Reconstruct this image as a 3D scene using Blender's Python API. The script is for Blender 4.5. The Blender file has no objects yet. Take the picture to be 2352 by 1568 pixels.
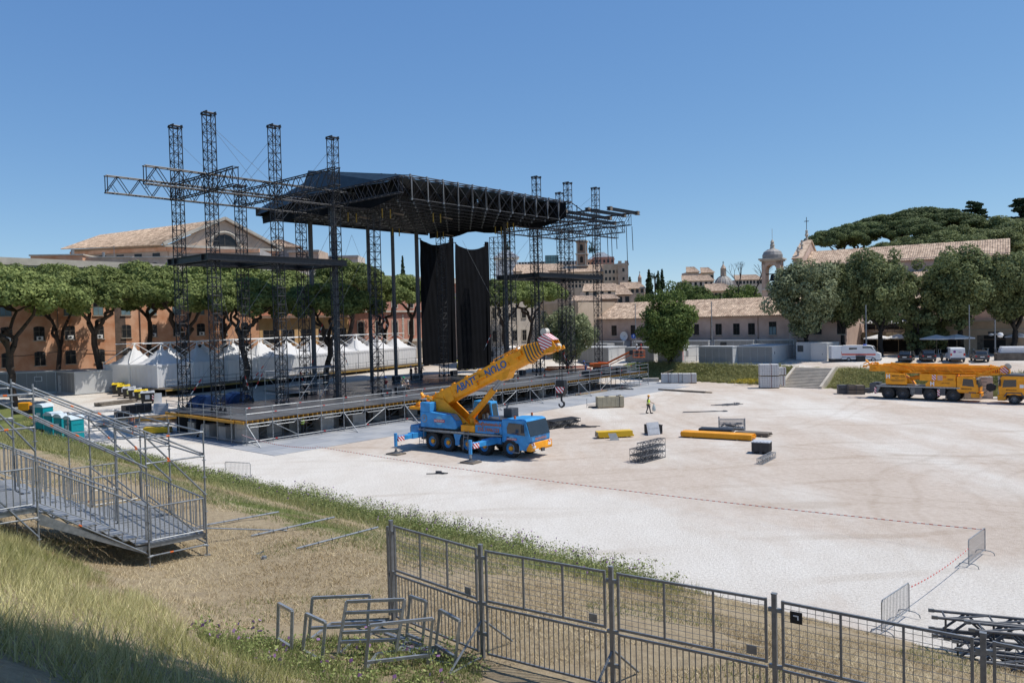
import bpy, math, random
import numpy as np
from mathutils import Vector, Matrix
SC = bpy.context.scene
COL = SC.collection
R = random.Random(7)
rad = math.radians

FPX, YHOR, ROLL, HCAM = 1760.0, 737.0, 0.024, 10.0      # focal length etc. in units of a 2352 px wide frame
pit = math.atan((784 - YHOR) / FPX)
ra = math.atan(ROLL)
cd = bpy.data.cameras.new('camera'); cam = bpy.data.objects.new('camera', cd); COL.objects.link(cam)
cd.sensor_width = 36.0; cd.lens = 36.0 * FPX / 2352.0; cd.clip_start = 0.1; cd.clip_end = 6000
_f = Vector((0, math.cos(pit), -math.sin(pit))); _r = Vector((1, 0, 0)); _u = _r.cross(_f)
_cx = _r * math.cos(ra) - _u * math.sin(ra); _cy = _r * math.sin(ra) + _u * math.cos(ra)
_M = Matrix((_cx, _cy, -_f)).transposed().to_4x4(); _M.translation = (0, 0, HCAM)
cam.matrix_world = _M
SC.camera = cam

SUN_EL = rad(63); SUN_H = Vector((0.99, 0.04, 0)).normalized()
sun_dir = Vector((SUN_H.x * math.cos(SUN_EL), SUN_H.y * math.cos(SUN_EL), math.sin(SUN_EL)))
wd = bpy.data.worlds.new('World'); SC.world = wd; wd.use_nodes = True
nt = wd.node_tree; nt.nodes.clear()
sk = nt.nodes.new('ShaderNodeTexSky'); sk.sky_type = 'NISHITA'; sk.sun_disc = False
sk.sun_elevation = SUN_EL; sk.sun_rotation = math.atan2(SUN_H.x, SUN_H.y)
sk.altitude = 0; sk.air_density = 0.7; sk.dust_density = 0.0; sk.ozone_density = 6.0
bg = nt.nodes.new('ShaderNodeBackground'); bg.inputs['Strength'].default_value = 0.13
wo = nt.nodes.new('ShaderNodeOutputWorld')
sep = nt.nodes.new('ShaderNodeSeparateColor'); com = nt.nodes.new('ShaderNodeCombineColor'); nt.links.new(sk.outputs[0], sep.inputs[0]); 
for ch, pw, kk in ((0, .85, .99), (1, .68, 1.355), (2, .42, 2.337)):      # one colour response for the whole sky
    a_ = nt.nodes.new('ShaderNodeMath'); a_.operation = 'POWER'; a_.inputs[1].default_value = pw; b_ = nt.nodes.new('ShaderNodeMath'); b_.operation = 'MULTIPLY'; b_.inputs[1].default_value = kk
    nt.links.new(sep.outputs[ch], a_.inputs[0]); nt.links.new(a_.outputs[0], b_.inputs[0]); nt.links.new(b_.outputs[0], com.inputs[ch])
nt.links.new(com.outputs[0], bg.inputs[0]); nt.links.new(bg.outputs[0], wo.inputs[0])
sl = bpy.data.lights.new('sun', 'SUN'); sl.energy = 4.05; sl.angle = rad(0.53); sl.color = (1.0, 0.955, 0.88)
so = bpy.data.objects.new('sun', sl); COL.objects.link(so)
so.rotation_euler = sun_dir.to_track_quat('Z', 'Y').to_euler(); so.location = (60, 0, 120)
SC.view_settings.view_transform = 'Standard'; SC.view_settings.look = 'None'
SC.view_settings.exposure = 0.2; SC.view_settings.gamma = 1.0

def ray(x, y):
    a = (x - 1176) / FPX; b = -(y - 784) / FPX
    d = _cx * a + _cy * b + _f
    return d
def G(x, y, z=0.0):
    d = ray(x, y); t = (z - HCAM) / d.z
    return Vector((d.x * t, d.y * t, z))
def D(x, y, dist):
    d = ray(x, y); t = dist / d.y
    return Vector((d.x * t, dist, HCAM + d.z * t))
# stage axes: s along the stage front, t towards the back
FA = rad(49); FX = Vector((math.cos(FA), math.sin(FA), 0)); SX = Vector((-FX.y, FX.x, 0)); C0 = Vector((-22.67, 64.5, 0))
def W(s, t, z=0.0): return C0 + FX * s + SX * t + Vector((0, 0, z))
def ST(p):
    d = Vector((p[0], p[1], 0)) - C0
    return d.dot(FX), d.dot(SX)
# bank axes: the near grass bank runs along e2, rises along its normal
NB = Vector((-0.669, -0.743, 0)); TOE = Vector((11.0, 23.5, 0))
E1 = Vector((0.743, 0.669, 0)); E2 = Vector((-0.669, 0.743, 0))
def sstep(a, b, x):
    x = np.clip((x - a) / (b - a), 0, 1); return x * x * (3 - 2 * x)
def height(X, Y):
    X = np.asarray(X, float); Y = np.asarray(Y, float)
    m = (X - TOE.x) * NB.x + (Y - TOE.y) * NB.y
    near = np.interp(m, [-1, 0, 1, 10.4, 12, 16.2, 17.6, 25, 30, 60], [0, .04, .3, 3.22, 3.38, 3.42, 3.9, 8.2, 8.4, 8.4])
    dx = X - C0.x; dy = Y - C0.y
    s = dx * FX.x + dy * FX.y; t = dx * SX.x + dy * SX.y
    back = 2.05 * sstep(15, 25, t) + .35 * sstep(30, 45, t)
    st = 71.6 + 0.125 * (t + 20)
    st = np.where(t < -60, 66.6, st)
    right = 2.35 * sstep(0, 6.5, s - st) + .65 * sstep(9, 19, s - st)
    return np.maximum(np.maximum(back, right), near)
def hz(x, y): return float(height(x, y))
def GT(x, y, dz=0.0):        # where the sight line meets the terrain
    z = 3.0
    for _ in range(40): p = G(x, y, z); z = .6 * z + .4 * (hz(p.x, p.y) + dz)
    return G(x, y, z)
def on(p): return Vector((p[0], p[1], hz(p[0], p[1])))

MATS = {}
def lin(r, g, b):
    f = lambda c: (c / 255 / 12.92) if c / 255 <= 0.04045 else ((c / 255 + 0.055) / 1.055) ** 2.4
    return (f(r), f(g), f(b))
def mat(name, col, rough=.7, metal=0.0, var=.12, scale=3.0, bump=0.0, bscale=30.0, col2=None, stretch=None, spec=.4, detail=5.0, trans=0.0, island=0.0):
    if name in MATS: return MATS[name]
    m = bpy.data.materials.new(name); m.use_nodes = True; MATS[name] = m
    t = m.node_tree; b = t.nodes['Principled BSDF']
    b.inputs['Roughness'].default_value = rough; b.inputs['Metallic'].default_value = metal
    b.inputs['Specular IOR Level'].default_value = spec
    tc = t.nodes.new('ShaderNodeTexCoord'); src = tc.outputs['Object']
    if stretch:
        mp = t.nodes.new('ShaderNodeMapping'); mp.inputs['Scale'].default_value = stretch
        t.links.new(src, mp.inputs[0]); src = mp.outputs[0]
    no = t.nodes.new('ShaderNodeTexNoise'); no.inputs['Scale'].default_value = scale; no.inputs['Detail'].default_value = detail
    no.inputs['Roughness'].default_value = .62
    t.links.new(src, no.inputs['Vector'])
    rp = t.nodes.new('ShaderNodeValToRGB'); e = rp.color_ramp.elements
    c1 = tuple(max(0, c * (1 - var)) for c in col); c2 = col2 if col2 else tuple(min(1, c * (1 + var)) for c in col)
    e[0].position = .32; e[0].color = (*c1, 1); e[1].position = .68; e[1].color = (*c2, 1)
    t.links.new(no.outputs[0], rp.inputs[0]); out = rp.outputs[0]
    if island:
        ge = t.nodes.new('ShaderNodeNewGeometry'); hs = t.nodes.new('ShaderNodeHueSaturation')
        mr = t.nodes.new('ShaderNodeMapRange'); mr.inputs[3].default_value = 1 - island; mr.inputs[4].default_value = 1 + island
        t.links.new(ge.outputs['Random Per Island'], mr.inputs[0]); t.links.new(mr.outputs[0], hs.inputs['Value'])
        t.links.new(out, hs.inputs['Color']); out = hs.outputs[0]
    t.links.new(out, b.inputs['Base Color'])
    if bump:
        n2 = t.nodes.new('ShaderNodeTexNoise'); n2.inputs['Scale'].default_value = bscale; n2.inputs['Detail'].default_value = 4
        t.links.new(src, n2.inputs['Vector'])
        bm = t.nodes.new('ShaderNodeBump'); bm.inputs['Strength'].default_value = bump; bm.inputs['Distance'].default_value = .05
        t.links.new(n2.outputs[0], bm.inputs['Height']); t.links.new(bm.outputs[0], b.inputs['Normal'])
    if trans:
        tr = t.nodes.new('ShaderNodeBsdfTranslucent'); t.links.new(out, tr.inputs['Color'])
        mx = t.nodes.new('ShaderNodeMixShader'); mx.inputs[0].default_value = trans
        o = t.nodes['Material Output']
        t.links.new(b.outputs[0], mx.inputs[1]); t.links.new(tr.outputs[0], mx.inputs[2]); t.links.new(mx.outputs[0], o.inputs[0])
    return m
def leafmat(name, dark, light, trans=.25, rough=.75):
    m = bpy.data.materials.new(name); m.use_nodes = True; MATS[name] = m
    t = m.node_tree; b = t.nodes['Principled BSDF']; b.inputs['Roughness'].default_value = rough; b.inputs['Specular IOR Level'].default_value = .2
    at = t.nodes.new('ShaderNodeAttribute'); at.attribute_name = 'tint'
    mx = t.nodes.new('ShaderNodeMix'); mx.data_type = 'RGBA'
    mx.inputs[6].default_value = (*dark, 1); mx.inputs[7].default_value = (*light, 1)
    t.links.new(at.outputs['Fac'], mx.inputs[0])
    oi = t.nodes.new('ShaderNodeObjectInfo'); hs = t.nodes.new('ShaderNodeHueSaturation')
    mr = t.nodes.new('ShaderNodeMapRange'); mr.inputs[3].default_value = .86; mr.inputs[4].default_value = 1.14
    t.links.new(oi.outputs['Random'], mr.inputs[0]); t.links.new(mr.outputs[0], hs.inputs['Value'])
    t.links.new(mx.outputs[2], hs.inputs['Color'])
    t.links.new(hs.outputs[0], b.inputs['Base Color'])
    tr = t.nodes.new('ShaderNodeBsdfTranslucent'); t.links.new(hs.outputs[0], tr.inputs['Color'])
    ms = t.nodes.new('ShaderNodeMixShader'); ms.inputs[0].default_value = trans
    t.links.new(b.outputs[0], ms.inputs[1]); t.links.new(tr.outputs[0], ms.inputs[2]); t.links.new(ms.outputs[0], t.nodes['Material Output'].inputs[0])
    return m

V3 = Vector
class MB:
    def __init__(s): s.v = []; s.f = []; s.mi = []; s.m = 0
    def add(s, vs, fs):
        o = len(s.v); s.v.extend([tuple(a) for a in vs])
        for f in fs: s.f.append(tuple(i + o for i in f)); s.mi.append(s.m)
    def hexa(s, p): s.add(p, [(0, 3, 2, 1), (4, 5, 6, 7), (0, 1, 5, 4), (1, 2, 6, 5), (2, 3, 7, 6), (3, 0, 4, 7)]); return s
    def box(s, x0, x1, y0, y1, z0, z1):
        return s.hexa([(x0, y0, z0), (x1, y0, z0), (x1, y1, z0), (x0, y1, z0), (x0, y0, z1), (x1, y0, z1), (x1, y1, z1), (x0, y1, z1)])
    def frame(s, p, q, up=None):
        d = V3(q) - V3(p); L = d.length
        if L < 1e-9: d = V3((0, 0, 1))
        d.normalize(); u = V3(up) if up else V3((0, 0, 1))
        if abs(d.dot(u)) > .98: u = V3((0, 1, 0)) if abs(d.y) < .9 else V3((1, 0, 0))
        a = d.cross(u).normalized(); b = a.cross(d).normalized()
        return a, b
    def beam(s, p, q, w, h, up=None):
        a, b = s.frame(p, q, up); p = V3(p); q = V3(q); a *= w / 2; b *= h / 2
        return s.hexa([p - a - b, p + a - b, q + a - b, q - a - b, p - a + b, p + a + b, q + a + b, q - a + b])
    def tube(s, p, q, r, n=5, r2=None, cap=False):
        a, b = s.frame(p, q); p = V3(p); q = V3(q); r2 = r if r2 is None else r2
        vs = []
        for k in range(n):
            c, e = math.cos(2 * math.pi * k / n), math.sin(2 * math.pi * k / n)
            vs.append(p + a * (c * r) + b * (e * r)); vs.append(q + a * (c * r2) + b * (e * r2))
        fs = [(2 * k, 2 * ((k + 1) % n), 2 * ((k + 1) % n) + 1, 2 * k + 1) for k in range(n)]
        if cap: fs += [tuple(2 * k for k in reversed(range(n))), tuple(2 * k + 1 for k in range(n))]
        s.add(vs, fs); return s
    def path(s, pts, r, n=5, r2=None):
        r2 = r if r2 is None else r2; N = len(pts) - 1
        for i in range(N):
            s.tube(pts[i], pts[i + 1], r + (r2 - r) * i / N, n, r + (r2 - r) * (i + 1) / N)
        return s
    def prism(s, pts, vec):
        n = len(pts); vec = V3(vec); P = [V3(p) for p in pts]
        s.add(P + [p + vec for p in P], [tuple(reversed(range(n))), tuple(range(n, 2 * n))] + [(i, (i + 1) % n, n + (i + 1) % n, n + i) for i in range(n)]); return s
    def lathe(s, prof, n=12, c=(0, 0, 0), axis='z'):
        vs = []
        for r, z in prof:
            for k in range(n):
                a = 2 * math.pi * k / n; x, y = r * math.cos(a), r * math.sin(a)
                p = (x, y, z) if axis == 'z' else ((x, z, y) if axis == 'y' else (z, x, y))
                vs.append((p[0] + c[0], p[1] + c[1], p[2] + c[2]))
        fs = []
        for i in range(len(prof) - 1):
            for k in range(n):
                fs.append((i * n + k, i * n + (k + 1) % n, (i + 1) * n + (k + 1) % n, (i + 1) * n + k))
        s.add(vs, fs); return s
    def quad(s, a, b, c, d): s.add([a, b, c, d], [(0, 1, 2, 3)]); return s
    def mesh(s, name, mats, smooth=False):
        me = bpy.data.meshes.new(name); me.from_pydata(s.v, [], s.f)
        for m in (mats if isinstance(mats, (list, tuple)) else [mats]): me.materials.append(m)
        if any(s.mi): me.polygons.foreach_set('material_index', s.mi)
        if smooth: me.polygons.foreach_set('use_smooth', [True] * len(s.f))
        me.update(); return me
def tag(o, label=None, cat=None, group=None, kind=None):
    if label: o['label'] = label
    if cat: o['category'] = cat
    if group: o['group'] = group
    if kind: o['kind'] = kind
    return o
def inst(name, me, parent=None, loc=(0, 0, 0), rz=0.0, scale=None, kind=None):
    o = bpy.data.objects.new(name, me); COL.objects.link(o); o.location = loc; o.rotation_euler = (0, 0, rz)
    if scale: o.scale = scale if isinstance(scale, (tuple, list)) else (scale,) * 3
    if parent: o.parent = parent
    if kind: o['kind'] = kind
    return o
def obj(name, mb, mats, parent=None, kind=None, smooth=False, bevel=0.0, loc=(0, 0, 0), rz=0.0):
    o = inst(name, mb.mesh(name, mats, smooth), parent, loc, rz, None, kind)
    if bevel:
        b = o.modifiers.new('bevel', 'BEVEL'); b.width = bevel; b.segments = 2; b.limit_method = 'ANGLE'; b.angle_limit = rad(40)
    return o
def thing(name, label, cat, loc=(0, 0, 0), rz=0.0, group=None):
    o = bpy.data.objects.new(name, None); COL.objects.link(o); o.location = loc; o.rotation_euler = (0, 0, rz)
    o.empty_display_size = .2
    return tag(o, label, cat, group)
def copy_tree(o, loc=None, rz=None, label=None, parent=None):
    c = o.copy(); COL.objects.link(c)
    if parent: c.parent = parent
    for ch in list(o.children): copy_tree(ch, parent=c)
    if loc is not None: c.location = loc
    if rz is not None: c.rotation_euler = (0, 0, rz)
    if label: c['label'] = label
    return c
def npmesh(name, v, nper, mats, tint=None):
    """v: (N, nper, 3) polygons"""
    N = v.shape[0]; me = bpy.data.meshes.new(name)
    me.vertices.add(N * nper); me.vertices.foreach_set('co', v.reshape(-1).astype(np.float32))
    me.loops.add(N * nper); me.loops.foreach_set('vertex_index', np.arange(N * nper, dtype=np.int32))
    me.polygons.add(N); me.polygons.foreach_set('loop_start', np.arange(0, N * nper, nper, dtype=np.int32))
    try: me.polygons.foreach_set('loop_total', np.full(N, nper, dtype=np.int32))
    except Exception: pass
    if tint is not None:
        a = me.attributes.new('tint', 'FLOAT', 'POINT'); a.data.foreach_set('value', np.repeat(tint, nper).astype(np.float32))
    me.materials.append(mats); me.update(calc_edges=True); me.validate()
    return me
def text_mesh(body, size, m, depth=.006, align='CENTER', bold=0.0):
    cu = bpy.data.curves.new('lettering', 'FONT'); cu.body = body; cu.size = size; cu.align_x = align; cu.align_y = 'CENTER'; cu.extrude = depth; cu.offset = bold
    cu.resolution_u = 2
    o = bpy.data.objects.new('lettering', cu); COL.objects.link(o)
    dg = bpy.context.evaluated_depsgraph_get(); me = bpy.data.meshes.new_from_object(o.evaluated_get(dg))
    bpy.data.objects.remove(o); me.materials.clear(); me.materials.append(m)
    return me
def text(name, body, size, m, parent, loc, rx=0.0, rz=0.0, bold=.0, sx=1.0):
    o = inst(name, text_mesh(body, size, m, bold=bold), parent, loc)
    o.rotation_euler = (rx, 0, rz); o.scale = (sx, 1, 1)
    return o
M_galv = mat('galvanised steel', (.33, .345, .36), .45, .55, .3, 6)
M_galvd = mat('dull galvanised steel', (.23, .245, .26), .5, .45, .25, 5)
M_blk = mat('black coated steel', (.028, .03, .036), .45, .3, .3, 4)
M_blkfab = mat('black fabric', (.008, .009, .012), .8, 0, .4, .6, stretch=(1, 1, .3), spec=.15)
M_teal = mat('dark teal tarpaulin', (.014, .028, .04), .45, 0, .3, 1.2, bump=.25, bscale=2.0)
M_deck = mat('stage plywood', (.085, .088, .095), .30, 0, .25, .35, spec=.5)
M_mat = mat('grey ground mat', (.30, .315, .34), .6, 0, .14, 1.3, stretch=(.2, 1, 1))
M_yel = mat('yellow beam', (.50, .25, .03), .55, 0, .15, 2)
M_cranY = mat('crane yellow', (.86, .335, .006), .45, 0, .2, 1.6, spec=.5)
M_cranB = mat('crane blue', (.04, .275, .60), .45, 0, .24, 1.6, spec=.5)
M_tyre = mat('tyre rubber', (.035, .034, .033), .85, 0, .3, 6)
M_dgrey = mat('dark grey steel', (.085, .09, .1), .5, .2, .15, 3)
M_mgrey = mat('mid grey paint', (.22, .23, .24), .5, .1, .1, 3)
M_white = mat('white paint', (.78, .78, .77), .45, 0, .05, 2)
M_red = mat('red paint', (.55, .03, .025), .45, 0, .1, 3)
M_glass = mat('tinted glass', (.02, .025, .03), .08, 0, .2, 1, spec=.8)
M_orange = mat('orange paint', (.65, .13, .02), .45, 0, .1, 2)
M_wood = mat('timber', (.33, .25, .16), .8, 0, .25, 2, stretch=(1, 6, 6))
M_woodd = mat('weathered timber', (.16, .135, .11), .85, 0, .3, 2)
M_conc = mat('concrete', (.36, .345, .32), .85, 0, .16, 2, bump=.2, bscale=12)
M_stone = mat('travertine', (.47, .42, .35), .85, 0, .15, .8)
M_tent = mat('white tent fabric', (.88, .88, .89), .6, 0, .03, .7, trans=.35)
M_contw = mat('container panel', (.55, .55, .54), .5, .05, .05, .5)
M_contsh = mat('container panel shaded', (.27, .27, .265), .5, .05, .06, .5)  # same panel for the shaded fronts, their shade put into a darker colour
M_contr = mat('container roof', (.50, .51, .51), .5, .05, .1, .8)
M_dark = mat('window dark', (.015, .016, .018), .25, 0, .4, 2)
M_hole = mat('dark opening', (.02, .018, .016), .8, 0, .3, 2)
M_bark = mat('bark', (.062, .044, .034), .9, 0, .35, 2.5, bump=.6, bscale=6, stretch=(1, 1, .35))
M_barkd = mat('dark bark', (.034, .029, .025), .9, 0, .3, 2.5, bump=.5, bscale=6, stretch=(1, 1, .35))
M_pine = leafmat('pine needles', (.10, .135, .04), (.32, .37, .125), .25)
M_pined = leafmat('far pine needles', (.06, .085, .036), (.19, .23, .09), .2)
M_holm = leafmat('holm oak leaves', (.085, .11, .045), (.30, .335, .15), .25)
M_olive = leafmat('grey green leaves', (.135, .16, .085), (.36, .39, .22), .25)
M_fresh = leafmat('fresh green leaves', (.06, .10, .026), (.23, .29, .085), .3)
M_cyp = leafmat('cypress foliage', (.018, .034, .016), (.055, .085, .035), .1)

def ground_material():
    m = bpy.data.materials.new('gravel and grass soil'); m.use_nodes = True; t = m.node_tree; b = t.nodes['Principled BSDF']
    N = t.nodes.new; Lk = t.links.new
    b.inputs['Roughness'].default_value = .92; b.inputs['Specular IOR Level'].default_value = .15
    tc = N('ShaderNodeTexCoord')
    def noise(sc, det=6, ro=.6, stretch=None, rot=0):
        n = N('ShaderNodeTexNoise'); n.inputs['Scale'].default_value = sc; n.inputs['Detail'].default_value = det; n.inputs['Roughness'].default_value = ro
        if stretch:
            mp = N('ShaderNodeMapping'); mp.inputs['Scale'].default_value = stretch; mp.inputs['Rotation'].default_value = (0, 0, rot)
            Lk(tc.outputs['Object'], mp.inputs[0]); Lk(mp.outputs[0], n.inputs['Vector'])
        else: Lk(tc.outputs['Object'], n.inputs['Vector'])
        return n.outputs[0]
    def ramp(f, stops):
        r = N('ShaderNodeValToRGB'); e = r.color_ramp.elements
        while len(e) < len(stops): e.new(.5)
        for q, (p, c) in zip(e, stops): q.position = p; q.color = (*c, 1)
        Lk(f, r.inputs[0]); return r.outputs[0]
    def mix(f, a, c, mode='MIX'):
        x = N('ShaderNodeMix'); x.data_type = 'RGBA'; x.blend_type = mode
        if isinstance(f, float): x.inputs[0].default_value = f
        else: Lk(f, x.inputs[0])
        Lk(a, x.inputs[6]); Lk(c, x.inputs[7]); return x.outputs[2]
    def math_(op, a, c):
        x = N('ShaderNodeMath'); x.operation = op; x.use_clamp = op == 'MULTIPLY_ADD'
        for i, q in enumerate((a, c)):
            if isinstance(q, (int, float)): x.inputs[i].default_value = q
            else: Lk(q, x.inputs[i])
        return x.outputs[0]
    def attr(n): a = N('ShaderNodeAttribute'); a.attribute_name = n; return a.outputs['Fac']
    white = ramp(noise(9, 8, .75), [(.3, (.42, .39, .345)), (.5, (.635, .60, .55)), (.68, (.76, .73, .675))])
    beige = ramp(noise(3, 8, .7), [(.2, (.42, .34, .275)), (.55, (.535, .462, .395)), (.85, (.62, .555, .49))])
    dirtf = math_('ADD', attr('dirt'), math_('MULTIPLY', math_('SUBTRACT', noise(.12, 5, .6, (1, .3, 1), rad(-42)), .5), 1.9))
    dirtf = math_('ADD', dirtf, math_('MULTIPLY', math_('SUBTRACT', noise(1.1, 5, .65), .5), .35))
    dm = ramp(dirtf, [(.3, (0, 0, 0)), (.72, (1, 1, 1))])
    grav = mix(dm, white, beige)
    # tyre tracks: thin darker curving streaks
    wv = N('ShaderNodeTexWave'); wv.wave_type = 'RINGS'; wv.inputs['Scale'].default_value = .055; wv.inputs['Distortion'].default_value = 9; wv.inputs['Detail'].default_value = 3; wv.inputs['Detail Scale'].default_value = .5
    mp = N('ShaderNodeMapping'); mp.inputs['Location'].default_value = (-30, -40, 0); Lk(tc.outputs['Object'], mp.inputs[0]); Lk(mp.outputs[0], wv.inputs[0])
    trk = ramp(wv.outputs['Fac'], [(.0, (.86, .83, .80)), (.035, (.90, .875, .85)), (.07, (1, 1, 1))])
    trf = math_('MULTIPLY', ramp(noise(.09, 3), [(.42, (0, 0, 0)), (.6, (1, 1, 1))]), .8)
    trf2 = ramp(noise(.06, 3), [(.36, (.15, .15, .15)), (.6, (1, 1, 1))])
    trkm = mix(trf, ramp(noise(.1), [(0, (1, 1, 1)), (1, (1, 1, 1))]), trk)
    grav = mix(1.0, grav, trkm, 'MULTIPLY')
    def vm(op, a, c=None):
        x = N('ShaderNodeVectorMath'); x.operation = op; Lk(a, x.inputs[0])
        if c is not None: x.inputs[1].default_value = c
        return x
    wob = N('ShaderNodeTexNoise'); wob.inputs['Scale'].default_value = .05; Lk(tc.outputs['Object'], wob.inputs['Vector'])
    wv_ = N('ShaderNodeVectorMath'); wv_.operation = 'MULTIPLY_ADD'; Lk(wob.outputs['Color'], wv_.inputs[0]); wv_.inputs[1].default_value = (9, 9, 0); Lk(tc.outputs['Object'], wv_.inputs[2])
    for cx, cy, r in ((60, 30, 34), (48, 84, 30), (8, 20, 47), (36, 62, 20), (70, 20, 52), (-10, 120, 62), (30, 5, 52)):
        dd = math_('ABSOLUTE', math_('SUBTRACT', vm('LENGTH', vm('MULTIPLY', vm('SUBTRACT', wv_.outputs[0], (cx, cy, 0)).outputs[0], (1, 1, 0)).outputs[0]).outputs['Value'], r), 0)
        tr_ = ramp(math_('ABSOLUTE', math_('SUBTRACT', dd, .95), 0), [(.0, (.92, .905, .89)), (.16, (.945, .935, .925)), (.3, (1, 1, 1))])
        grav = mix(trf2, grav, mix(1.0, grav, tr_, 'MULTIPLY'))
    blot = ramp(noise(.35, 6, .7, (1, .45, 1), rad(-30)), [(.3, (.90, .88, .86)), (.62, (1, 1, 1))])
    grav = mix(1.0, grav, blot, 'MULTIPLY')
    soil = ramp(noise(4.5, 9, .8), [(.25, (.19, .145, .10)), (.5, (.34, .27, .175)), (.75, (.45, .37, .25))])
    green = ramp(noise(2.4, 8, .7), [(.25, (.08, .10, .03)), (.6, (.16, .18, .06)), (.8, (.26, .24, .10))])
    gsoil = mix(ramp(math_('ADD', attr('green'), math_('MULTIPLY', math_('SUBTRACT', noise(.5, 5), .5), 1.3)), [(.4, (0, 0, 0)), (.65, (1, 1, 1))]), soil, green)
    gm = ramp(math_('ADD', attr('grass'), math_('MULTIPLY', math_('SUBTRACT', noise(1.4, 6, .7), .5), .7)), [(.44, (0, 0, 0)), (.56, (1, 1, 1))])
    Lk(mix(gm, grav, gsoil), b.inputs['Base Color'])
    bm = N('ShaderNodeBump'); bm.inputs['Strength'].default_value = .8; bm.inputs['Distance'].default_value = .08
    Lk(noise(11, 6, .8), bm.inputs['Height']); Lk(bm.outputs[0], b.inputs['Normal'])
    return m
def axis(lo, hi, fine0, fine1, st, far):
    a = list(np.arange(fine0, fine1 + .01, st)); x = fine1; g = st
    while x < hi: g *= 1.25; x += g; a.append(x)
    x = fine0; g = st
    while x > lo: g *= 1.25; x -= g; a.insert(0, x)
    return np.array(a)
def make_ground():
    ax = axis(-2600, 2600, -46, 42, .6, 0); ay = axis(-300, 4200, 4, 74, .6, 0)
    # a little extra resolution for the far banks
    ay = np.unique(np.round(np.concatenate([ay, np.arange(75, 150, 1.2)]), 3)); ax = np.unique(np.round(np.concatenate([ax, np.arange(-90, -46, 1.5), np.arange(42, 90, 1.2)]), 3))
    X, Y = np.meshgrid(ax, ay); Z = height(X, Y)
    rs = np.random.RandomState(3)
    m = (X - TOE.x) * NB.x + (Y - TOE.y) * NB.y
    Z = Z + (rs.rand(*Z.shape) - .5) * .05 * np.clip(m / 3, 0, 1) * (np.abs(X) < 60)
    nx, ny = len(ax), len(ay)
    v = np.stack([X, Y, Z], -1).reshape(-1, 3)
    i = np.arange(nx * ny).reshape(ny, nx)
    f = np.stack([i[:-1, :-1], i[:-1, 1:], i[1:, 1:], i[1:, :-1]], -1).reshape(-1, 4)
    me = bpy.data.meshes.new('ground'); me.from_pydata(v.tolist(), [], f.tolist()); me.polygons.foreach_set('use_smooth', [True] * len(me.polygons))
    dx = X - C0.x; dy = Y - C0.y; s = dx * FX.x + dy * FX.y; t = dx * SX.x + dy * SX.y
    st = 71.6 + .125 * (t + 20)
    grass = np.clip(m * .6 + .5, 0, 1)
    bank = (s - st > -.3) & (s - st < 6.2) & (t > -90) & (t < 14)
    # the stone steps cut through the bank, gravel on top of it
    grass = np.maximum(grass, np.where(bank, 1.0, 0.0))
    far = np.clip((np.hypot(X, Y) - 190) / 40, 0, 1); grass = np.maximum(grass, far)
    green = np.where(bank, .8, 0.0) + np.exp(-((m - 9.0) / 2.2) ** 2) * .85 + np.where((m > 0) & (m < 6), .85, 0) + np.where(m > 17.5, .5, 0)
    e = (X - TOE.x) * E2.x + (Y - TOE.y) * E2.y
    green = np.where((m > 0) & (e < 8), .1, green) + np.where((m > -2) & (e > 42), .5, 0)
    dirt = .35 + np.clip((-m - 9) / 4, 0, 1) * .32 - np.clip((-m - 26) / 10, 0, 1) * .12 - np.clip(1 - np.abs(m + 4) / 7, 0, 1) * .35
    dirt = dirt + .35 * np.exp(-((X - 4) / 12) ** 2 - ((Y - 48) / 3.5) ** 2) + .3 * np.exp(-((X - 22) / 9) ** 2 - ((Y - 36) / 4) ** 2)
    for nm, a in (('grass', grass), ('green', green), ('dirt', dirt)):
        at = me.attributes.new(nm, 'FLOAT', 'POINT'); at.data.foreach_set('value', np.clip(a, -1, 2).reshape(-1).astype(np.float32))
    me.materials.append(ground_material())
    return tag(inst('ground', me), kind='structure')
make_ground()
ORD = ['first', 'second', 'third', 'fourth', 'fifth', 'sixth', 'seventh', 'eighth', 'ninth', 'tenth', 'eleventh', 'twelfth']
ZD = 2.15
def lattice_tower(h, w=.86, head=True, name='lattice_tower'):
    t = thing(name, '', 'tower')
    a = w / 2; bay = .84; n = int(round(h / bay)); bay = h / n
    ch = MB().tube((0, 0, 0), (0, 0, h), .052, 6).mesh('chord', M_blk)
    for sx in (-1, 1):
        for sy in (-1, 1): inst('chord', ch, t, (sx * a, sy * a, 0))
    m = MB()
    cs = [(-a, -a), (a, -a), (a, a), (-a, a)]
    for i in range(n + 1):
        z = i * bay
        for k in range(4):
            p, q = cs[k], cs[(k + 1) % 4]
            m.tube((*p, z), (*q, z), .03, 4)
            if i < n:
                if (i + k) % 2: p, q = q, p
                m.tube((*p, z), (*q, z + bay), .026, 4)
                if i % 3 == 1: m.tube((*q, z), (*p, z + bay), .022, 4)
    obj('bracing', m, M_blk, t, kind='stuff')
    m = MB().box(-a - .12, a + .12, -a - .12, a + .12, -.02, .07)
    for sx in (-1, 1):
        for sy in (-1, 1): m.box(sx * a - .09, sx * a + .09, sy * a - .09, sy * a + .09, .07, .3)
    obj('base_frame', m, M_blk, t)
    if head:
        m = MB()
        for s in (-1, 1):
            m.box(-a - .12, a + .12, s * a - .06, s * a + .06, h, h + .14); m.box(s * a - .05, s * a + .05, -a - .12, a + .12, h + .142, h + .26)
            m.tube((-a - .1, s * .2, h + .2), (a + .1, s * .2, h + .2), .06, 6)
        obj('head_block', m, M_blk, t)
    return t
tall = lattice_tower(27.6); low = lattice_tower(22.6); mid = lattice_tower(21.0, .95, False)
SL = (2.1, 8.9, 15.9)
GTW = 'black lattice towers of the stage'
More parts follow.
